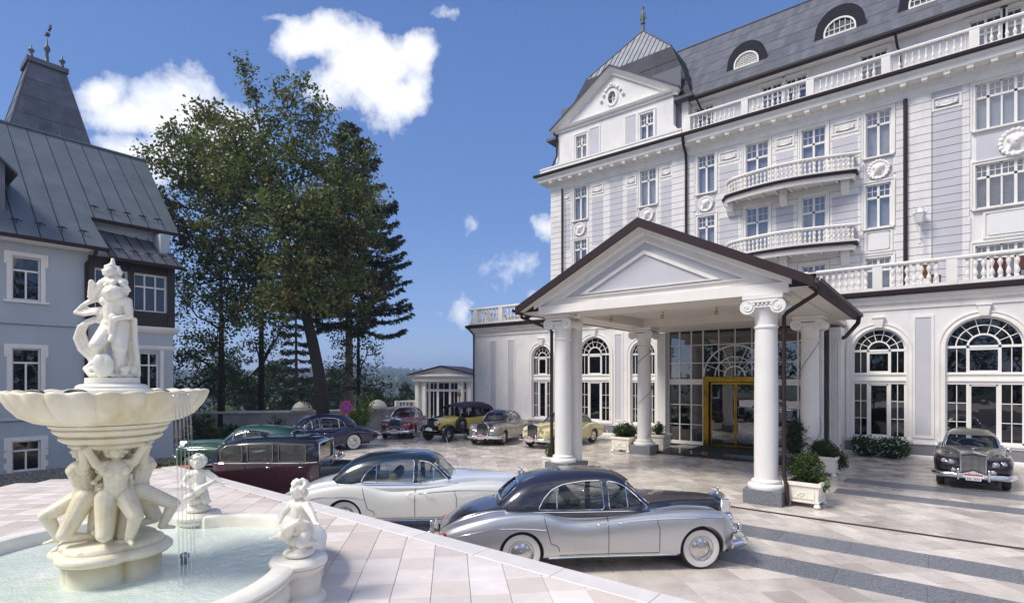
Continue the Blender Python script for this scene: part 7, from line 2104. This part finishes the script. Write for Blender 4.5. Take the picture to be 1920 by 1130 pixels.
lb_.polygons.foreach_set('use_smooth', [True] * len(lb_.polygons)); lb_.set_sharp_from_angle(angle=R(30))
add('body', lb_, limo)
for p in LW:
    for sg_ in (-1, 1):
        pts = [Vector((x, sg_ * (LY(x) * .985 + .004), z)) for (x, z) in p]
        MB().tube(pts, .012, 5, closed=True).build('window_frame', mat('dull_brass', (.35, .28, .20), .35, metal=.7), limo)
        MB().plate([(q[0], q[1]) for q in p], [], sg_ * .765 - .003, sg_ * .765 + .003).build('side_window', M_CGLASS, limo)
MB().box(.885, .890, -.63, .63, 1.33, 1.80).build('windscreen', M_CGLASS, limo); MB().box(-1.93, -1.925, -.38, .38, 1.46, 1.67).build('rear_window', M_CGLASS, limo)
w_ = MB()
for sg_ in (-1, 1):
    w_.tube([(x, sg_ * (LY(x) + .006), 1.325) for x in np.linspace(-1.9, .88, 20)], .013, 5)
w_.tube([(.92, -.70, 1.32), (.92, -.66, 1.82), (.92, .66, 1.82), (.92, .70, 1.32)], .018, 5); w_.build('waist_moulding', M_CHROME, limo)
g_ = MB()
for sg_ in (-1, 1):
    for x in (-1.05, -.22, .66): g_.tube([(x, sg_ * (LY(x) * .975 + .004), .48), (x, sg_ * (LY(x) * .992 + .004), .85), (x, sg_ * (LY(x) + .004), 1.3)], .007, 4)
g_.build('door_gap', M_DARK, limo)
# bonnet, radiator, scuttle
rings = []
for x in np.linspace(.90, 2.30, 8):
    t_ = (x - .9) / 1.4; w2 = .66 - .36 * t_ ; z1 = 1.28 - .04 * t_
    rings.append([(x, y, z) for (y, z) in [(w2, .55), (w2, 1.0), (w2 * .88, z1 - .10), (w2 * .45, z1 - .02), (0, z1), (-w2 * .45, z1 - .02), (-w2 * .88, z1 - .10), (-w2, 1.0), (-w2, .55)]])
loft(rings).build('bonnet', P_BLACK, limo, smooth=True, auto=40)
MB().addvf([(2.30, -.30, .50), (2.30, .30, .50), (2.30, .30, 1.20), (2.30, 0, 1.27), (2.30, -.30, 1.20), (2.42, -.29, .50), (2.42, .29, .50), (2.42, .29, 1.19), (2.42, 0, 1.26), (2.42, -.29, 1.19)], [(4, 3, 2, 1, 0), (5, 6, 7, 8, 9), (0, 1, 6, 5), (1, 2, 7, 6), (2, 3, 8, 7), (3, 4, 9, 8), (4, 0, 5, 9)]).build('radiator_shell', M_CHROME, limo)
MB().box(2.421, 2.425, -.25, .25, .55, 1.15).build('radiator_core', M_DARK, limo)
for sg_ in (-1, 1):
    o = add('headlight', CAR['lamp'][0], limo, (2.28, sg_ * .50, .95)); add('lens', CAR['lamp'][1], o)
    f = MB(); arc_fender(f, -1.66, sg_ * .76, .47, .30, -5 if True else 0, 165); f.build('rear_mudguard', P_BLACK, limo, fix=False, smooth=True)
    f = MB(); arc_fender(f, 1.72, sg_ * .76, .47, .30, 0, 150, tail=[(1.10, .10), (.85, .02), (.6, .0)]); f.build('front_mudguard', P_BLACK, limo, fix=False, smooth=True)
    MB().box(-1.15, 1.1, sg_ * .76 - .14, sg_ * .76 + .14, .36, .40).build('running_board', M_BLACK, limo)
    for x in (-.40, .48): add('door_handle', CAR['handle'], limo, (x - .1, sg_ * .81, 1.22)).scale = (1, sg_, 1)
MB().box(-2.55, -2.0, -.50, .50, .62, 1.22).build('boot_trunk', P_BLACK, limo, bevel=.04)
MB().box(-2.58, -1.99, -.52, .52, 1.225, 1.26).build('trunk_lid', P_BLACK, limo, bevel=.015)
MB().tube([(-2.56, .1, 1.05), (-2.60, .1, 1.05), (-2.60, -.1, 1.05), (-2.56, -.1, 1.05)], .012, 5).build('trunk_handle', M_CHROME, limo)
for q, nm in (('seat', 'front_seat'), ('seat2', 'rear_seat')):
    o = add(nm, CAR[q], limo, (0 if q == 'seat' else -.15, 0, .22), mat=mat('brown_cloth', (.10, .06, .045), .8))
add('steering_wheel', CAR['steer'], limo, (.05, 0, .30)); add('chassis', CAR['under'], limo, (.1, 0, .12))
WL = wheel_meshes(.38, .16)
wheels(limo, (-1.66, 1.72), .76, True, M_CHROME, WL, .38)

# ---------------------------------------------------------------- yellow open tourer
tour = thing('open_tourer', 'yellow vintage open tourer with black mudguards and dark blue folding hood', 'car', (-20.4, 21.1, 0), R(272), 'classic cars parked on the forecourt')
WZ = .41
rings = []
for x, w2, z1, z0 in [(-2.25, .42, 1.05, .70), (-2.15, .56, 1.14, .58), (-1.8, .66, 1.18, .52), (-1.2, .70, 1.18, .50), (-.3, .70, 1.15, .50), (.4, .68, 1.17, .50), (.62, .66, 1.25, .50)]:
    rings.append([(x, y, z) for (y, z) in [(w2 * .7, z0), (w2 * .92, z0 + .08), (w2, z0 + .3), (w2 * 1.02, z1 - .1), (w2, z1), (w2 * .93, z1 - .01), (w2 * .9, z1 - .35), (-w2 * .9, z1 - .35), (-w2 * .93, z1 - .01), (-w2, z1), (-w2 * 1.02, z1 - .1), (-w2, z0 + .3), (-w2 * .92, z0 + .08), (-w2 * .7, z0)]])
loft(rings).build('body', P_YEL, tour, smooth=True, auto=40)
rings = []
for x in np.linspace(.62, 2.02, 8):
    t_ = (x - .62) / 1.4; w2 = .64 - .33 * t_; z1 = 1.27 - .07 * t_
    rings.append([(x, y, z) for (y, z) in [(w2, .62), (w2 * 1.02, .95), (w2 * .92, z1 - .14), (w2 * .6, z1 - .03), (0, z1), (-w2 * .6, z1 - .03), (-w2 * .92, z1 - .14), (-w2 * 1.02, .95), (-w2, .62)]])
loft(rings).build('bonnet', P_YEL, tour, smooth=True, auto=40)
MB().addvf([(2.03, -.33, .55), (2.03, .33, .55), (2.03, .33, 1.16), (2.03, 0, 1.26), (2.03, -.33, 1.16), (2.15, -.32, .55), (2.15, .32, .55), (2.15, .32, 1.15), (2.15, 0, 1.25), (2.15, -.32, 1.15)], [(4, 3, 2, 1, 0), (5, 6, 7, 8, 9), (0, 1, 6, 5), (1, 2, 7, 6), (2, 3, 8, 7), (3, 4, 9, 8), (4, 0, 5, 9)]).build('radiator_shell', P_BLACK, tour)
MB().box(2.151, 2.156, -.27, .27, .60, 1.10).build('radiator_core', mat('dark_core', (.05, .05, .06), .4, metal=.5), tour)
add('mascot', MAS, tour, (2.10, 0, 1.26))
for sg_ in (-1, 1):
    o = add('headlight', CAR['lamp'][0], tour, (2.22, sg_ * .40, .98)); o.scale = (1.1, 1.15, 1.15); add('lens', CAR['lamp'][1], o)
    f = MB(); arc_fender(f, 1.70, sg_ * .72, .50, .30, 12, 150, tail=[(1.05, .16), (.75, .03), (.5, .0)]); f.build('front_mudguard', P_BLACK, tour, fix=False, smooth=True)
    f = MB(); arc_fender(f, -1.62, sg_ * .72, .50, .28, 20, 170); f.build('rear_mudguard', P_BLACK, tour, fix=False, smooth=True)
    MB().box(-1.2, .95, sg_ * .74 - .15, sg_ * .74 + .15, .37, .41).build('running_board', M_BLACK, tour)
    st = MB()
    for x in (-1.3, -.75, -.2, .3): st.lathe([(.001, .0), (.014, .0), (.014, .012), (.001, .014)], 8, m=Matrix.Translation((x, sg_ * .712, 1.0)) @ Matrix.Rotation(-sg_ * PI / 2, 4, 'X'))
    st.build('hood_studs', M_CHROME, tour)['kind'] = 'stuff'
MB().tube([(2.30, -.55, .62), (2.36, 0, .60), (2.30, .55, .62)], .025, 6).build('front_bar', M_CHROME, tour)
o = add('rally_plate', CAR['plate_body'], tour, (2.37, 0, .60)); add('plate_print', CAR['plate_dots'], o)
WT = wheel_meshes(.41, .15)
M_WR = mat('black_wheel', (.02, .02, .025), .35)
wheels(tour, (-1.62, 1.70), .70, False, M_WR, WT, .41)
for sg_ in (-1, 1):
    e = add('spare_wheel', WT[0], tour, (.78, sg_ * .80, .84), rz=(0, R(8), 0)); add('rim', WT[2], e, mat=M_WR); add('hub_cap', WT[3], e, mat=M_CHROME)
# folding hood in dark cloth with side screens
M_HOOD = mat('hood_cloth', (.020, .018, .045), .75, var=.2, vscale=5, bump=.3, bscale=18)
HT = [(.78, .60, 1.70, 1.80), (.3, .66, 1.74, 1.90), (-.3, .68, 1.76, 1.96), (-.9, .68, 1.78, 1.98), (-1.5, .67, 1.76, 1.95), (-1.9, .64, 1.70, 1.84), (-2.15, .58, 1.5, 1.66), (-2.22, .52, 1.2, 1.24)]
V = []; Fc = []
for (x, w2, ze, zt) in HT:
    for (y, z) in [(w2, ze - .07), (w2, ze), (w2 * .88, ze + (zt - ze) * .6), (w2 * .5, zt - .012), (0, zt), (-w2 * .5, zt - .012), (-w2 * .88, ze + (zt - ze) * .6), (-w2, ze), (-w2, ze - .07)]: V.append((x, y, z))
for i in range(len(HT) - 1):
    for j in range(8): Fc.append((i * 9 + j, i * 9 + j + 1, (i + 1) * 9 + j + 1, (i + 1) * 9 + j))
add('hood', solid(MB().addvf(V, Fc).mesh('hood', M_HOOD, smooth=True), .012), tour)
for sg_ in (-1, 1):
    MB().plate([(-2.2, 1.14), (-.45, 1.14), (-.45, 1.72), (-1.9, 1.70), (-2.15, 1.5)], [rounded([(-1.75, 1.35), (-1.15, 1.35), (-1.15, 1.58), (-1.75, 1.58)], .05), rounded([(-1.0, 1.28), (-.58, 1.28), (-.58, 1.62), (-1.0, 1.62)], .05)], sg_ * .665 - .006, sg_ * .665 + .006).build('side_screen', M_HOOD, tour)
    MB().box(-1.75, -.58, sg_ * .66 - .002, sg_ * .66 + .002, 1.28, 1.62).build('side_window', M_CGLASS, tour)
    MB().tube([(.62, sg_ * .62, 1.22), (.70, sg_ * .62, 1.72)], .014, 6).tube([(.05, sg_ * .66, 1.16), (.05, sg_ * .66, 1.76)], .012, 6).build('hood_stay', M_CHROME, tour)
MB().box(.66, .665, -.60, .60, 1.24, 1.70).build('windscreen', M_CGLASS, tour)
MB().tube([(.66, -.61, 1.24), (.66, -.61, 1.70), (.66, .61, 1.70), (.66, .61, 1.24)], .013, 5, closed=True).build('windscreen_frame', M_CHROME, tour)
add('front_seat', CAR['seat'], tour, (.1, 0, .0), mat=M_SEATD); add('rear_seat', CAR['seat2'], tour, (-.15, 0, .0), mat=M_SEATD); add('steering_wheel', CAR['steer'], tour, (.05, 0, .18)); add('chassis', CAR['under'], tour, (-.1, 0, .15))
# ---------------------------------------------------------------- fountain
FC = cw(-4.08, 5.45, TZ)
pool = thing('fountain_basin', 'low lobed white stone basin with mint green water on the raised terrace', 'fountain basin', FC, CA)
def rin(a): return 1.62 + .27 * abs(math.sin(2 * a)) ** .7
NP = 96
def ring_path(off, n=NP): return [((rin(2 * PI * i / n) + off) * math.cos(2 * PI * i / n), (rin(2 * PI * i / n) + off) * math.sin(2 * PI * i / n)) for i in range(n)]
prof = [(0, .04), (0, .40), (.02, .44), (.05, .455), (.17, .455), (.20, .445), (.235, .42), (.235, .395), (.21, .375), (.225, .36), (.225, .34), (.17, .30), (.20, .22), (.19, .12), (.13, .07), (.17, .05), (.20, .03), (.20, 0), (.10, 0)]
V = []; Fc = []; k = len(prof)
for (o_, z) in prof:
    V += [(x, y, z) for (x, y) in ring_path(o_)]
for j in range(k - 1):
    for i in range(NP):
        i2 = (i + 1) % NP; Fc.append((j * NP + i, j * NP + i2, (j + 1) * NP + i2, (j + 1) * NP + i))
MB().addvf(V, Fc).build('rim', M_STONE, pool, smooth=True, auto=35)
p = ring_path(-.001)
MB().addvf([(x, y, .06) for (x, y) in p], [tuple(range(NP))]).build('basin_floor', mat('basin_paint', (.45, .68, .64), .7), pool)
wm = bpy.data.materials.new('fountain_water'); wm.use_nodes = True; MT['fountain_water'] = wm
t_ = NT(wm.node_tree); b_ = t_.n['Principled BSDF']; gp0 = t_.node('ShaderNodeNewGeometry').outputs['Position']
t_.l.new(t_.ramp(t_.noise(gp0, 1.6, 6, .6), [(.3, (.56, .67, .60)), (.55, (.66, .73, .68)), (.72, (.80, .86, .82))]), b_.inputs['Base Color'])
b_.inputs['Roughness'].default_value = .06; b_.inputs['IOR'].default_value = 1.33
bn = t_.node('ShaderNodeBump', i_Strength=.8, i_Distance=.03); t_.l.new(t_.m('ADD', t_.noise(gp0, 7, 5), t_.m('MULTIPLY', t_.noise(gp0, 34, 3), .4)), bn.inputs['Height']); t_.l.new(bn.outputs[0], b_.inputs['Normal'])
MB().addvf([(x, y, .30) for (x, y) in p], [tuple(range(NP))]).build('water', wm, pool)
for q in range(4):
    a = q * PI / 2; m = Matrix.Rotation(a, 4, 'Z')
    aa = a + (.12 if q == 1 else .03)
    MB().lathe([(.27, 0), (.27, .05), (.21, .09), (.22, .20), (.21, .30), (.25, .34), (.265, .37), (.25, .385), (.28, .40), (.285, .43), (.265, .46), (.245, .468), (.001, .47)], 36, c=(1.88 * math.cos(aa), 1.88 * math.sin(aa), 0)).build('pedestal', M_STONE, pool, smooth=True, auto=35)
MB().box(-.28, .28, -.045, .045, 0, .05).build('white_strip', mat('weathered_white_wood', (.72, .70, .64), .7, dirt=.5), None, cw(-1.95, 4.65, TZ + .006), CA + .55, bevel=.008)
o = bpy.data.objects['white_strip']; tag(o, 'short weathered white board lying on the terrace beside the basin', 'board')

fou = thing('fountain', 'tiered cast stone fountain with kneeling figures carrying a scalloped bowl', 'fountain', FC, CA)
# quatrefoil base
def lob(a, r, z): return 1 + .16 * (abs(math.cos(2 * (a - .1))) ** .8 - .5)
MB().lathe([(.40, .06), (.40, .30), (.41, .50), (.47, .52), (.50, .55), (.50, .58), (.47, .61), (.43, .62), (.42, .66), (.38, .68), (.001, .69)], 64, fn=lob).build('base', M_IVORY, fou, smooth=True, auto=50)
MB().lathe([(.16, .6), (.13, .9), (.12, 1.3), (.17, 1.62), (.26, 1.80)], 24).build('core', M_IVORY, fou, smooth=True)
def curls(c, r, n, s, seed):
    q = np.random.default_rng(seed); out = []
    for _ in range(n):
        d = q.normal(size=3); d /= np.linalg.norm(d)
        if d[1] < -.45 and d[2] < .45: continue
        out.append(('e', (c[0] + d[0] * r, c[1] + d[1] * r, c[2] + d[2] * r), (s, s, s)))
    return out
def hand(h, d, s=1.0, up=(0, 0, 1)):
    """palm, four unequal fingers and a thumb leaving the palm's side"""
    h = Vector(h); d = Vector(d).normalized(); u = Vector(up); sd = d.cross(u).normalized(); nn = sd.cross(d)
    out = [('c', h, h + d * .035 * s, .020 * s, .020 * s)]
    for k, L in zip((-1.5, -.5, .5, 1.5), (.038, .048, .045, .034)):
        a = h + d * .042 * s + sd * k * .011 * s; b = a + d * L * .6 * s; c = b + (d * .5 + nn * -.6).normalized() * L * .5 * s
        out += [('c', a, b, .0068 * s, .006 * s), ('c', b, c, .006 * s, .005 * s)]
    a = h + sd * .02 * s; out.append(('c', a, a + (d + sd).normalized() * .035 * s, .008 * s, .006 * s))
    return out
def face(c, r):
    c = Vector(c)
    return [('e', c, (r * .80, r * .88, r)), ('e', c + Vector((0, -r * .86, -r * .05)), (r * .13, r * .22, r * .22)), ('e', c + Vector((0, -r * .72, -r * .48)), (r * .26, r * .16, r * .09)), ('e', c + Vector((0, -r * .62, -r * .74)), (r * .25, r * .2, r * .18)),
            ('e', c + Vector((r * .33, -r * .68, r * .22)), (r * .20, r * .12, r * .07)), ('e', c + Vector((-r * .33, -r * .68, r * .22)), (r * .20, r * .12, r * .07)), ('e', c + Vector((r * .8, 0, -.05 * r)), (r * .1, r * .16, r * .22)), ('e', c + Vector((-r * .8, 0, -.05 * r)), (r * .1, r * .16, r * .22))]
def caryatid(mirror=1, seed=1):
    m = mirror
    P = []
    P += [('e', (0, .02, .50), (.12, .09, .10)), ('c', (0, .02, .50), (0, .0, .63), .108, .090), ('c', (0, .0, .63), (0, -.03, .78), .092, .108), ('e', (0, -.02, .79), (.135, .082, .085)), ('c', (-.12, -.01, .84), (.12, -.01, .84), .050, .050)]
    for s in (-1, 1): P += [('e', (s * .058, -.10, .775), (.046, .042, .046)), ('e', (s * .07, .06, .48), (.072, .072, .08))]
    P += [('c', (0, -.01, .85), (0, -.02, .93), .038, .034)]
    P += face((0, -.03, .985), .078) + curls((0, .0, 1.0), .080, 46, .026, seed)
    for s in (-1, 1):
        P += [('c', (s * .14, -.01, .85), (s * .215, -.03, 1.02), .042, .034), ('c', (s * .215, -.03, 1.02), (s * .11, -.02, 1.135), .033, .022)] + hand((s * .11, -.02, 1.13), (-s * .3, -.1, .9), 1.0, (0, 1, 0))
    # raised knee and kneeling leg
    P += [('c', (m * .07, .0, .49), (m * .12, -.27, .31), .098, .066), ('c', (m * .12, -.27, .31), (m * .08, -.18, .06), .062, .040), ('c', (m * .08, -.18, .05), (m * .09, -.28, .025), .030, .020)]
    P += [('c', (-m * .07, .0, .49), (-m * .10, -.15, .13), .096, .068), ('c', (-m * .10, -.15, .11), (-m * .08, .10, .06), .052, .030), ('c', (-m * .08, .10, .05), (-m * .08, .18, .04), .028, .02)]
    # drapery falling behind and a rope of leaves
    for k in range(5): P.append(('c', ((-.12 + .06 * k), .12, .62), ((-.16 + .08 * k), .16, .02), .030, .045))
    return organic(P, .009, 2, mat=M_IVORY, name='caryatid', noise=.004)
CA1, CA2 = caryatid(1, 1), caryatid(-1, 4)
for i, (a, me) in enumerate(((-.82, CA1), (.75, CA2), (2.32, CA1), (3.89, CA2))):
    add('caryatid', me, fou, (.225 * math.cos(a), .225 * math.sin(a), .675), a + PI / 2).scale = (1.05, 1.05, .915)
gar = []
q = np.random.default_rng(5)
for k in range(4):
    a = -.82 + PI / 4 + k * PI / 2
    for u in range(26):
        z = .75 + u * .035; r = .19 + .02 * math.sin(u)
        gar.append(('e', (r * math.cos(a) + q.normal() * .018, r * math.sin(a) + q.normal() * .018, z), (.030, .030, .026)))
gm_ = organic(gar, .012, 1, mat=M_IVORY, name='garland'); add('garland', gm_, fou)
# cup and scalloped bowl
MB().lathe([(.20, 1.58), (.31, 1.605), (.34, 1.63), (.335, 1.65), (.37, 1.665), (.405, 1.69), (.41, 1.71), (.395, 1.725), (.44, 1.76), (.455, 1.785), (.445, 1.80), (.475, 1.82), (.48, 1.84), (.40, 1.85)], 64, fn=lambda a, r, z: 1 + .06 * (abs(math.cos(2 * (a + .7))) ** .7)).build('bowl_support', M_IVORY, fou, smooth=True, auto=45)
def sc_(a, r, z): return 1 + (.07 * abs(math.cos(a * 13)) ** .5 - .045) * min(1, max(0, (r - .40) / .25))
bp = [(.30, 1.835), (.47, 1.84), (.60, 1.87), (.70, 1.925), (.775, 2.0), (.82, 2.08), (.84, 2.14), (.835, 2.158), (.81, 2.165), (.775, 2.150), (.70, 2.10), (.5, 2.05), (.001, 2.04)]
V = []; n = 144
for (r, z) in bp:
    for i in range(n):
        a = 2 * PI * i / n; f_ = sc_(a, r, z); zz = z + ((.024 * abs(math.cos(a * 13)) ** .6 - .008) if r > .74 else 0)
        V.append((r * f_ * math.cos(a), r * f_ * math.sin(a), zz))
Fc = [(j * n + i, j * n + (i + 1) % n, (j + 1) * n + (i + 1) % n, (j + 1) * n + i) for j in range(len(bp) - 1) for i in range(n)]
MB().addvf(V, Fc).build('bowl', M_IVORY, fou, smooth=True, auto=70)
MB().lathe([(.001, 0), (.76, 0)], 48, c=(0, 0, 2.125), cap=False).build('bowl_water', wm, fou)
# plinth of the finial group
MB().lathe([(.34, 2.10), (.34, 2.16), (.335, 2.18), (.30, 2.20), (.30, 2.215), (.27, 2.235), (.23, 2.24), (.225, 2.30), (.001, 2.31)], 40, fn=lambda a, r, z: 1 + .07 * abs(math.cos(2 * a)) ** 2).build('plinth', M_STONE, fou, smooth=True, auto=40)
T = []
T += [('e', (0, 0, .02), (.17, .14, .06)), ('c', (.07, -.05, .04), (.10, -.07, .30), .040, .052), ('c', (.10, -.07, .30), (.05, 0, .55), .060, .085), ('c', (.07, -.05, .03), (.09, -.15, .02), .028, .018),
      ('c', (-.10, .0, .10), (-.04, -.16, .33), .038, .050), ('c', (-.04, -.16, .33), (-.01, .0, .54), .058, .082), ('e', (.02, -.16, .12), (.085, .05, .13)), ('e', (.0, -.19, .16), (.05, .03, .08)),
      ('e', (.02, 0, .56), (.115, .095, .09)), ('c', (.02, 0, .58), (.03, -.01, .76), .088, .095), ('e', (.03, -.02, .79), (.13, .085, .08)), ('c', (.05, -.10, .44), (.06, -.10, .62), .026, .034), ('c', (.06, -.10, .44), (.06, -.14, .38), .024, .020),
      ('e', (.045, -.07, .87), (.088, .082, .085)), ('c', (.13, -.01, .80), (.165, -.04, .64), .040, .032), ('c', (.165, -.04, .64), (.09, -.12, .60), .030, .022)]
T += face((.045, -.085, .87), .075) + curls((.045, -.02, .92), .085, 30, .024, 8)
T += [('c', (.01, .03, .80), (.0, .02, .98), .080, .072), ('e', (.0, .01, 1.0), (.11, .07, .06)), ('c', (-.09, .01, .99), (-.17, -.02, .84), .038, .032), ('c', (-.17, -.02, .84), (-.15, -.05, .99), .030, .022), ('c', (.09, .01, 1.0), (.11, -.03, .90), .036, .028)]
T += face((-.01, -.02, 1.10), .060) + curls((-.01, .01, 1.11), .062, 34, .022, 9) + [('c', (.0, .0, 1.14), (.0, .0, 1.235), .030, .014)]
def ribbon(pts, r0, r1, k=3, sp=.028):
    out = []
    for j in range(k):
        o_ = (j - (k - 1) / 2) * sp
        for i in range(len(pts) - 1):
            a, b = Vector(pts[i]), Vector(pts[i + 1]); out.append(('c', a + Vector((o_ * .7, o_ * .6, o_)), b + Vector((o_ * .7, o_ * .6, o_)), r0, r1))
    return out
T += ribbon([(-.05, .03, .80), (-.13, .03, .84), (-.22, .0, .78), (-.27, -.02, .70), (-.20, -.02, .68), (-.11, .0, .70)], .020, .018)
T += ribbon([(-.02, .04, .62), (-.14, .02, .62), (-.24, -.01, .56), (-.27, -.02, .44), (-.24, -.01, .32), (-.16, .0, .22), (-.12, .0, .10)], .022, .020)
T += ribbon([(-.10, -.02, .20), (-.16, -.05, .12), (-.10, -.08, .06)], .03, .03)
for k in range(5):
    a0 = .02 + .03 * k
    T += [('c', (a0, .08, .62), (a0 - .05 + .01 * k, .10, .40), .024, .028), ('c', (a0 - .05 + .01 * k, .10, .40), (a0 - .03 + .012 * k, .09, .20), .028, .026), ('c', (a0 - .03 + .012 * k, .09, .20), (a0 - .10 + .03 * k, .08, .03), .026, .034)]
for k in range(5):
    T += [('c', (-.05 - .02 * k, .05, .50 - .05 * k), (-.10 - .022 * k, .03, .28 - .03 * k), .030, .034), ('c', (-.10 - .022 * k, .03, .28 - .03 * k), (-.05 - .03 * k, .0, .05), .034, .04)]
T += [('c', (-.05, .02, .72), (-.12, .02, .60), .05, .04), ('e', (-.08, .02, .86), (.06, .05, .08)), ('e', (.10, .02, .70), (.06, .06, .10))]
q_ = np.random.default_rng(12)
for k in range(26):
    a_ = q_.uniform(0, 2 * PI); T.append(('e', (.17 * math.cos(a_), .13 * math.sin(a_), q_.uniform(.02, .10)), (.034, .03, .028)))
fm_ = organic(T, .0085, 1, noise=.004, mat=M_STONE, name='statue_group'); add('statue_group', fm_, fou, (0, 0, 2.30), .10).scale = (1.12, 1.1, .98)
# floodlamps and hose lying on the bowl
lampm = mat('black_plastic', (.02, .02, .025), .35)
for (a, r, s) in ((-1.45, .58, 1), (-.35, .66, .8), (-2.3, .62, .8)):
    m = Matrix.Translation((r * math.cos(a), r * math.sin(a), 2.14))
    MB().tube([m @ Vector((.11 * s * math.cos(t), .03, .045 * s * math.sin(t))) for t in np.linspace(0, PI, 10)], .016, 6).build('bowl_light', lampm, fou, smooth=True)
# falling water threads
M_DROP = glassmat('falling_water', (.92, .95, .96), rough=.1, f0=.35)
q = np.random.default_rng(3)
for k in range(5):
    a = -.34 + k * .05; r0 = .85; st = []
    for u in np.linspace(0, 1, 8):
        st.append(((r0 + .08 * u) * math.cos(a), (r0 + .08 * u) * math.sin(a), 2.14 - 1.84 * u * u - .0 * u))
    MB().tube(st, [.009 - .0006 * j + .002 * math.sin(j * 2.3 + k * 1.7) for j in range(8)], 5).build('water_thread', M_DROP, fou, smooth=True)
for (x, y) in ((-.75, -.85), (.55, .3), (.25, -1.35)):
    MB().lathe([(.035, .22), (.035, .36), (.05, .37), (.05, .40), (.02, .42), (.001, .42)], 12, c=(x, y, 0)).build('water_jet', mat('steel_jet', (.35, .40, .40), .3, metal=.7), pool, smooth=True)
q = np.random.default_rng(9); P_ = []
for k in range(240):
    a = -.26 + q.normal() * .10; r = .93 + q.normal() * .09; P_.append(('p', r * math.cos(a), r * math.sin(a), .303 + abs(q.normal()) * .035))
dm = MB()
for (_, x, y, z) in P_: dm.lathe([(.001, -.005), (.005, 0), (.001, .006)], 5, c=(x, y, z))
o = dm.build('splash', M_DROP, fou, smooth=True); o['kind'] = 'stuff'
# cherubs on the pedestals
def cherub(seed, arm=1):
    P = [('e', (0, 0, .03), (.15, .14, .045)), ('e', (.05, -.04, .06), (.07, .06, .04)), ('e', (-.06, .03, .07), (.07, .06, .05)), ('e', (0, .02, .13), (.11, .10, .07))]
    P += [('c', (-.05, .03, .19), (-.08, -.10, .20), .060, .048), ('c', (-.08, -.10, .20), (-.06, .0, .08), .042, .030), ('c', (.05, .03, .20), (.10, -.06, .14), .060, .046), ('c', (.10, -.06, .14), (.08, .09, .10), .042, .030), ('c', (.08, .09, .10), (.09, .14, .09), .026, .02)]
    P += [('e', (0, .03, .22), (.095, .085, .08)), ('c', (0, .02, .24), (0, .0, .42), .085, .075), ('e', (0, -.03, .30), (.07, .06, .08)), ('e', (0, .0, .46), (.105, .07, .06)), ('c', (0, .0, .48), (0, -.01, .53), .035, .033)]
    P += face((0, -.01, .60), .080) + curls((0, .01, .615), .078, 60, .022, seed)
    P += [('c', (-.10, .0, .46), (-.15, -.07, .36), .036, .030), ('c', (-.15, -.07, .36), (-.07, -.15, .33), .030, .020)] + hand((-.07, -.15, .33), (.5, -.6, .1), .8)
    P += [('c', (arm * .10, .0, .47), (arm * .20, -.02, .40), .038, .032), ('c', (arm * .20, -.02, .40), (arm * .28, -.05, .34), .030, .022)] + hand((arm * .28, -.05, .34), (arm, -.2, .1), .8)
    # little dolphin held across the knees
    P += [('c', (.0, -.12, .26), (.10, -.20, .32), .060, .042), ('c', (.10, -.20, .32), (.20, -.16, .38), .040, .022), ('c', (.20, -.16, .38), (.27, -.10, .36), .022, .008), ('c', (.20, -.16, .38), (.26, -.20, .44), .018, .006), ('e', (-.03, -.15, .22), (.05, .06, .045)), ('c', (-.05, -.17, .22), (-.08, -.24, .20), .022, .014)]
    for k in range(3): P.append(('c', (-.04 + .04 * k, .08, .40), (-.08 + .07 * k, .11, .12), .022, .03))
    return organic(P, .0085, 1, mat=M_STONE, name='cherub', noise=.004)
CH = cherub(2), cherub(6)
chl = {PI / 2: 'white stone cherub with a small dolphin on the far basin pedestal, before the maroon limousine', 0.0: 'white stone cherub with a small dolphin on the nearer basin pedestal, before the white saloon'}
for i, (a, rz) in enumerate(((PI / 2, .25), (0.0, -.5))):
    aa = a + (.12 if i == 0 else .03); l = FC + RIGHT * (1.88 * math.cos(aa)) + FWD * (1.88 * math.sin(aa)) + Vector((0, 0, .472))
    o = add('cherub_statue', CH[i], None, l, CA + rz); o.scale = (1.12,) * 3
    tag(o, chl[a], 'statue', 'cherubs round the basin')

for o in list(COL.objects):
    if o.name.startswith('plate_print'): o['kind'] = 'stuff'
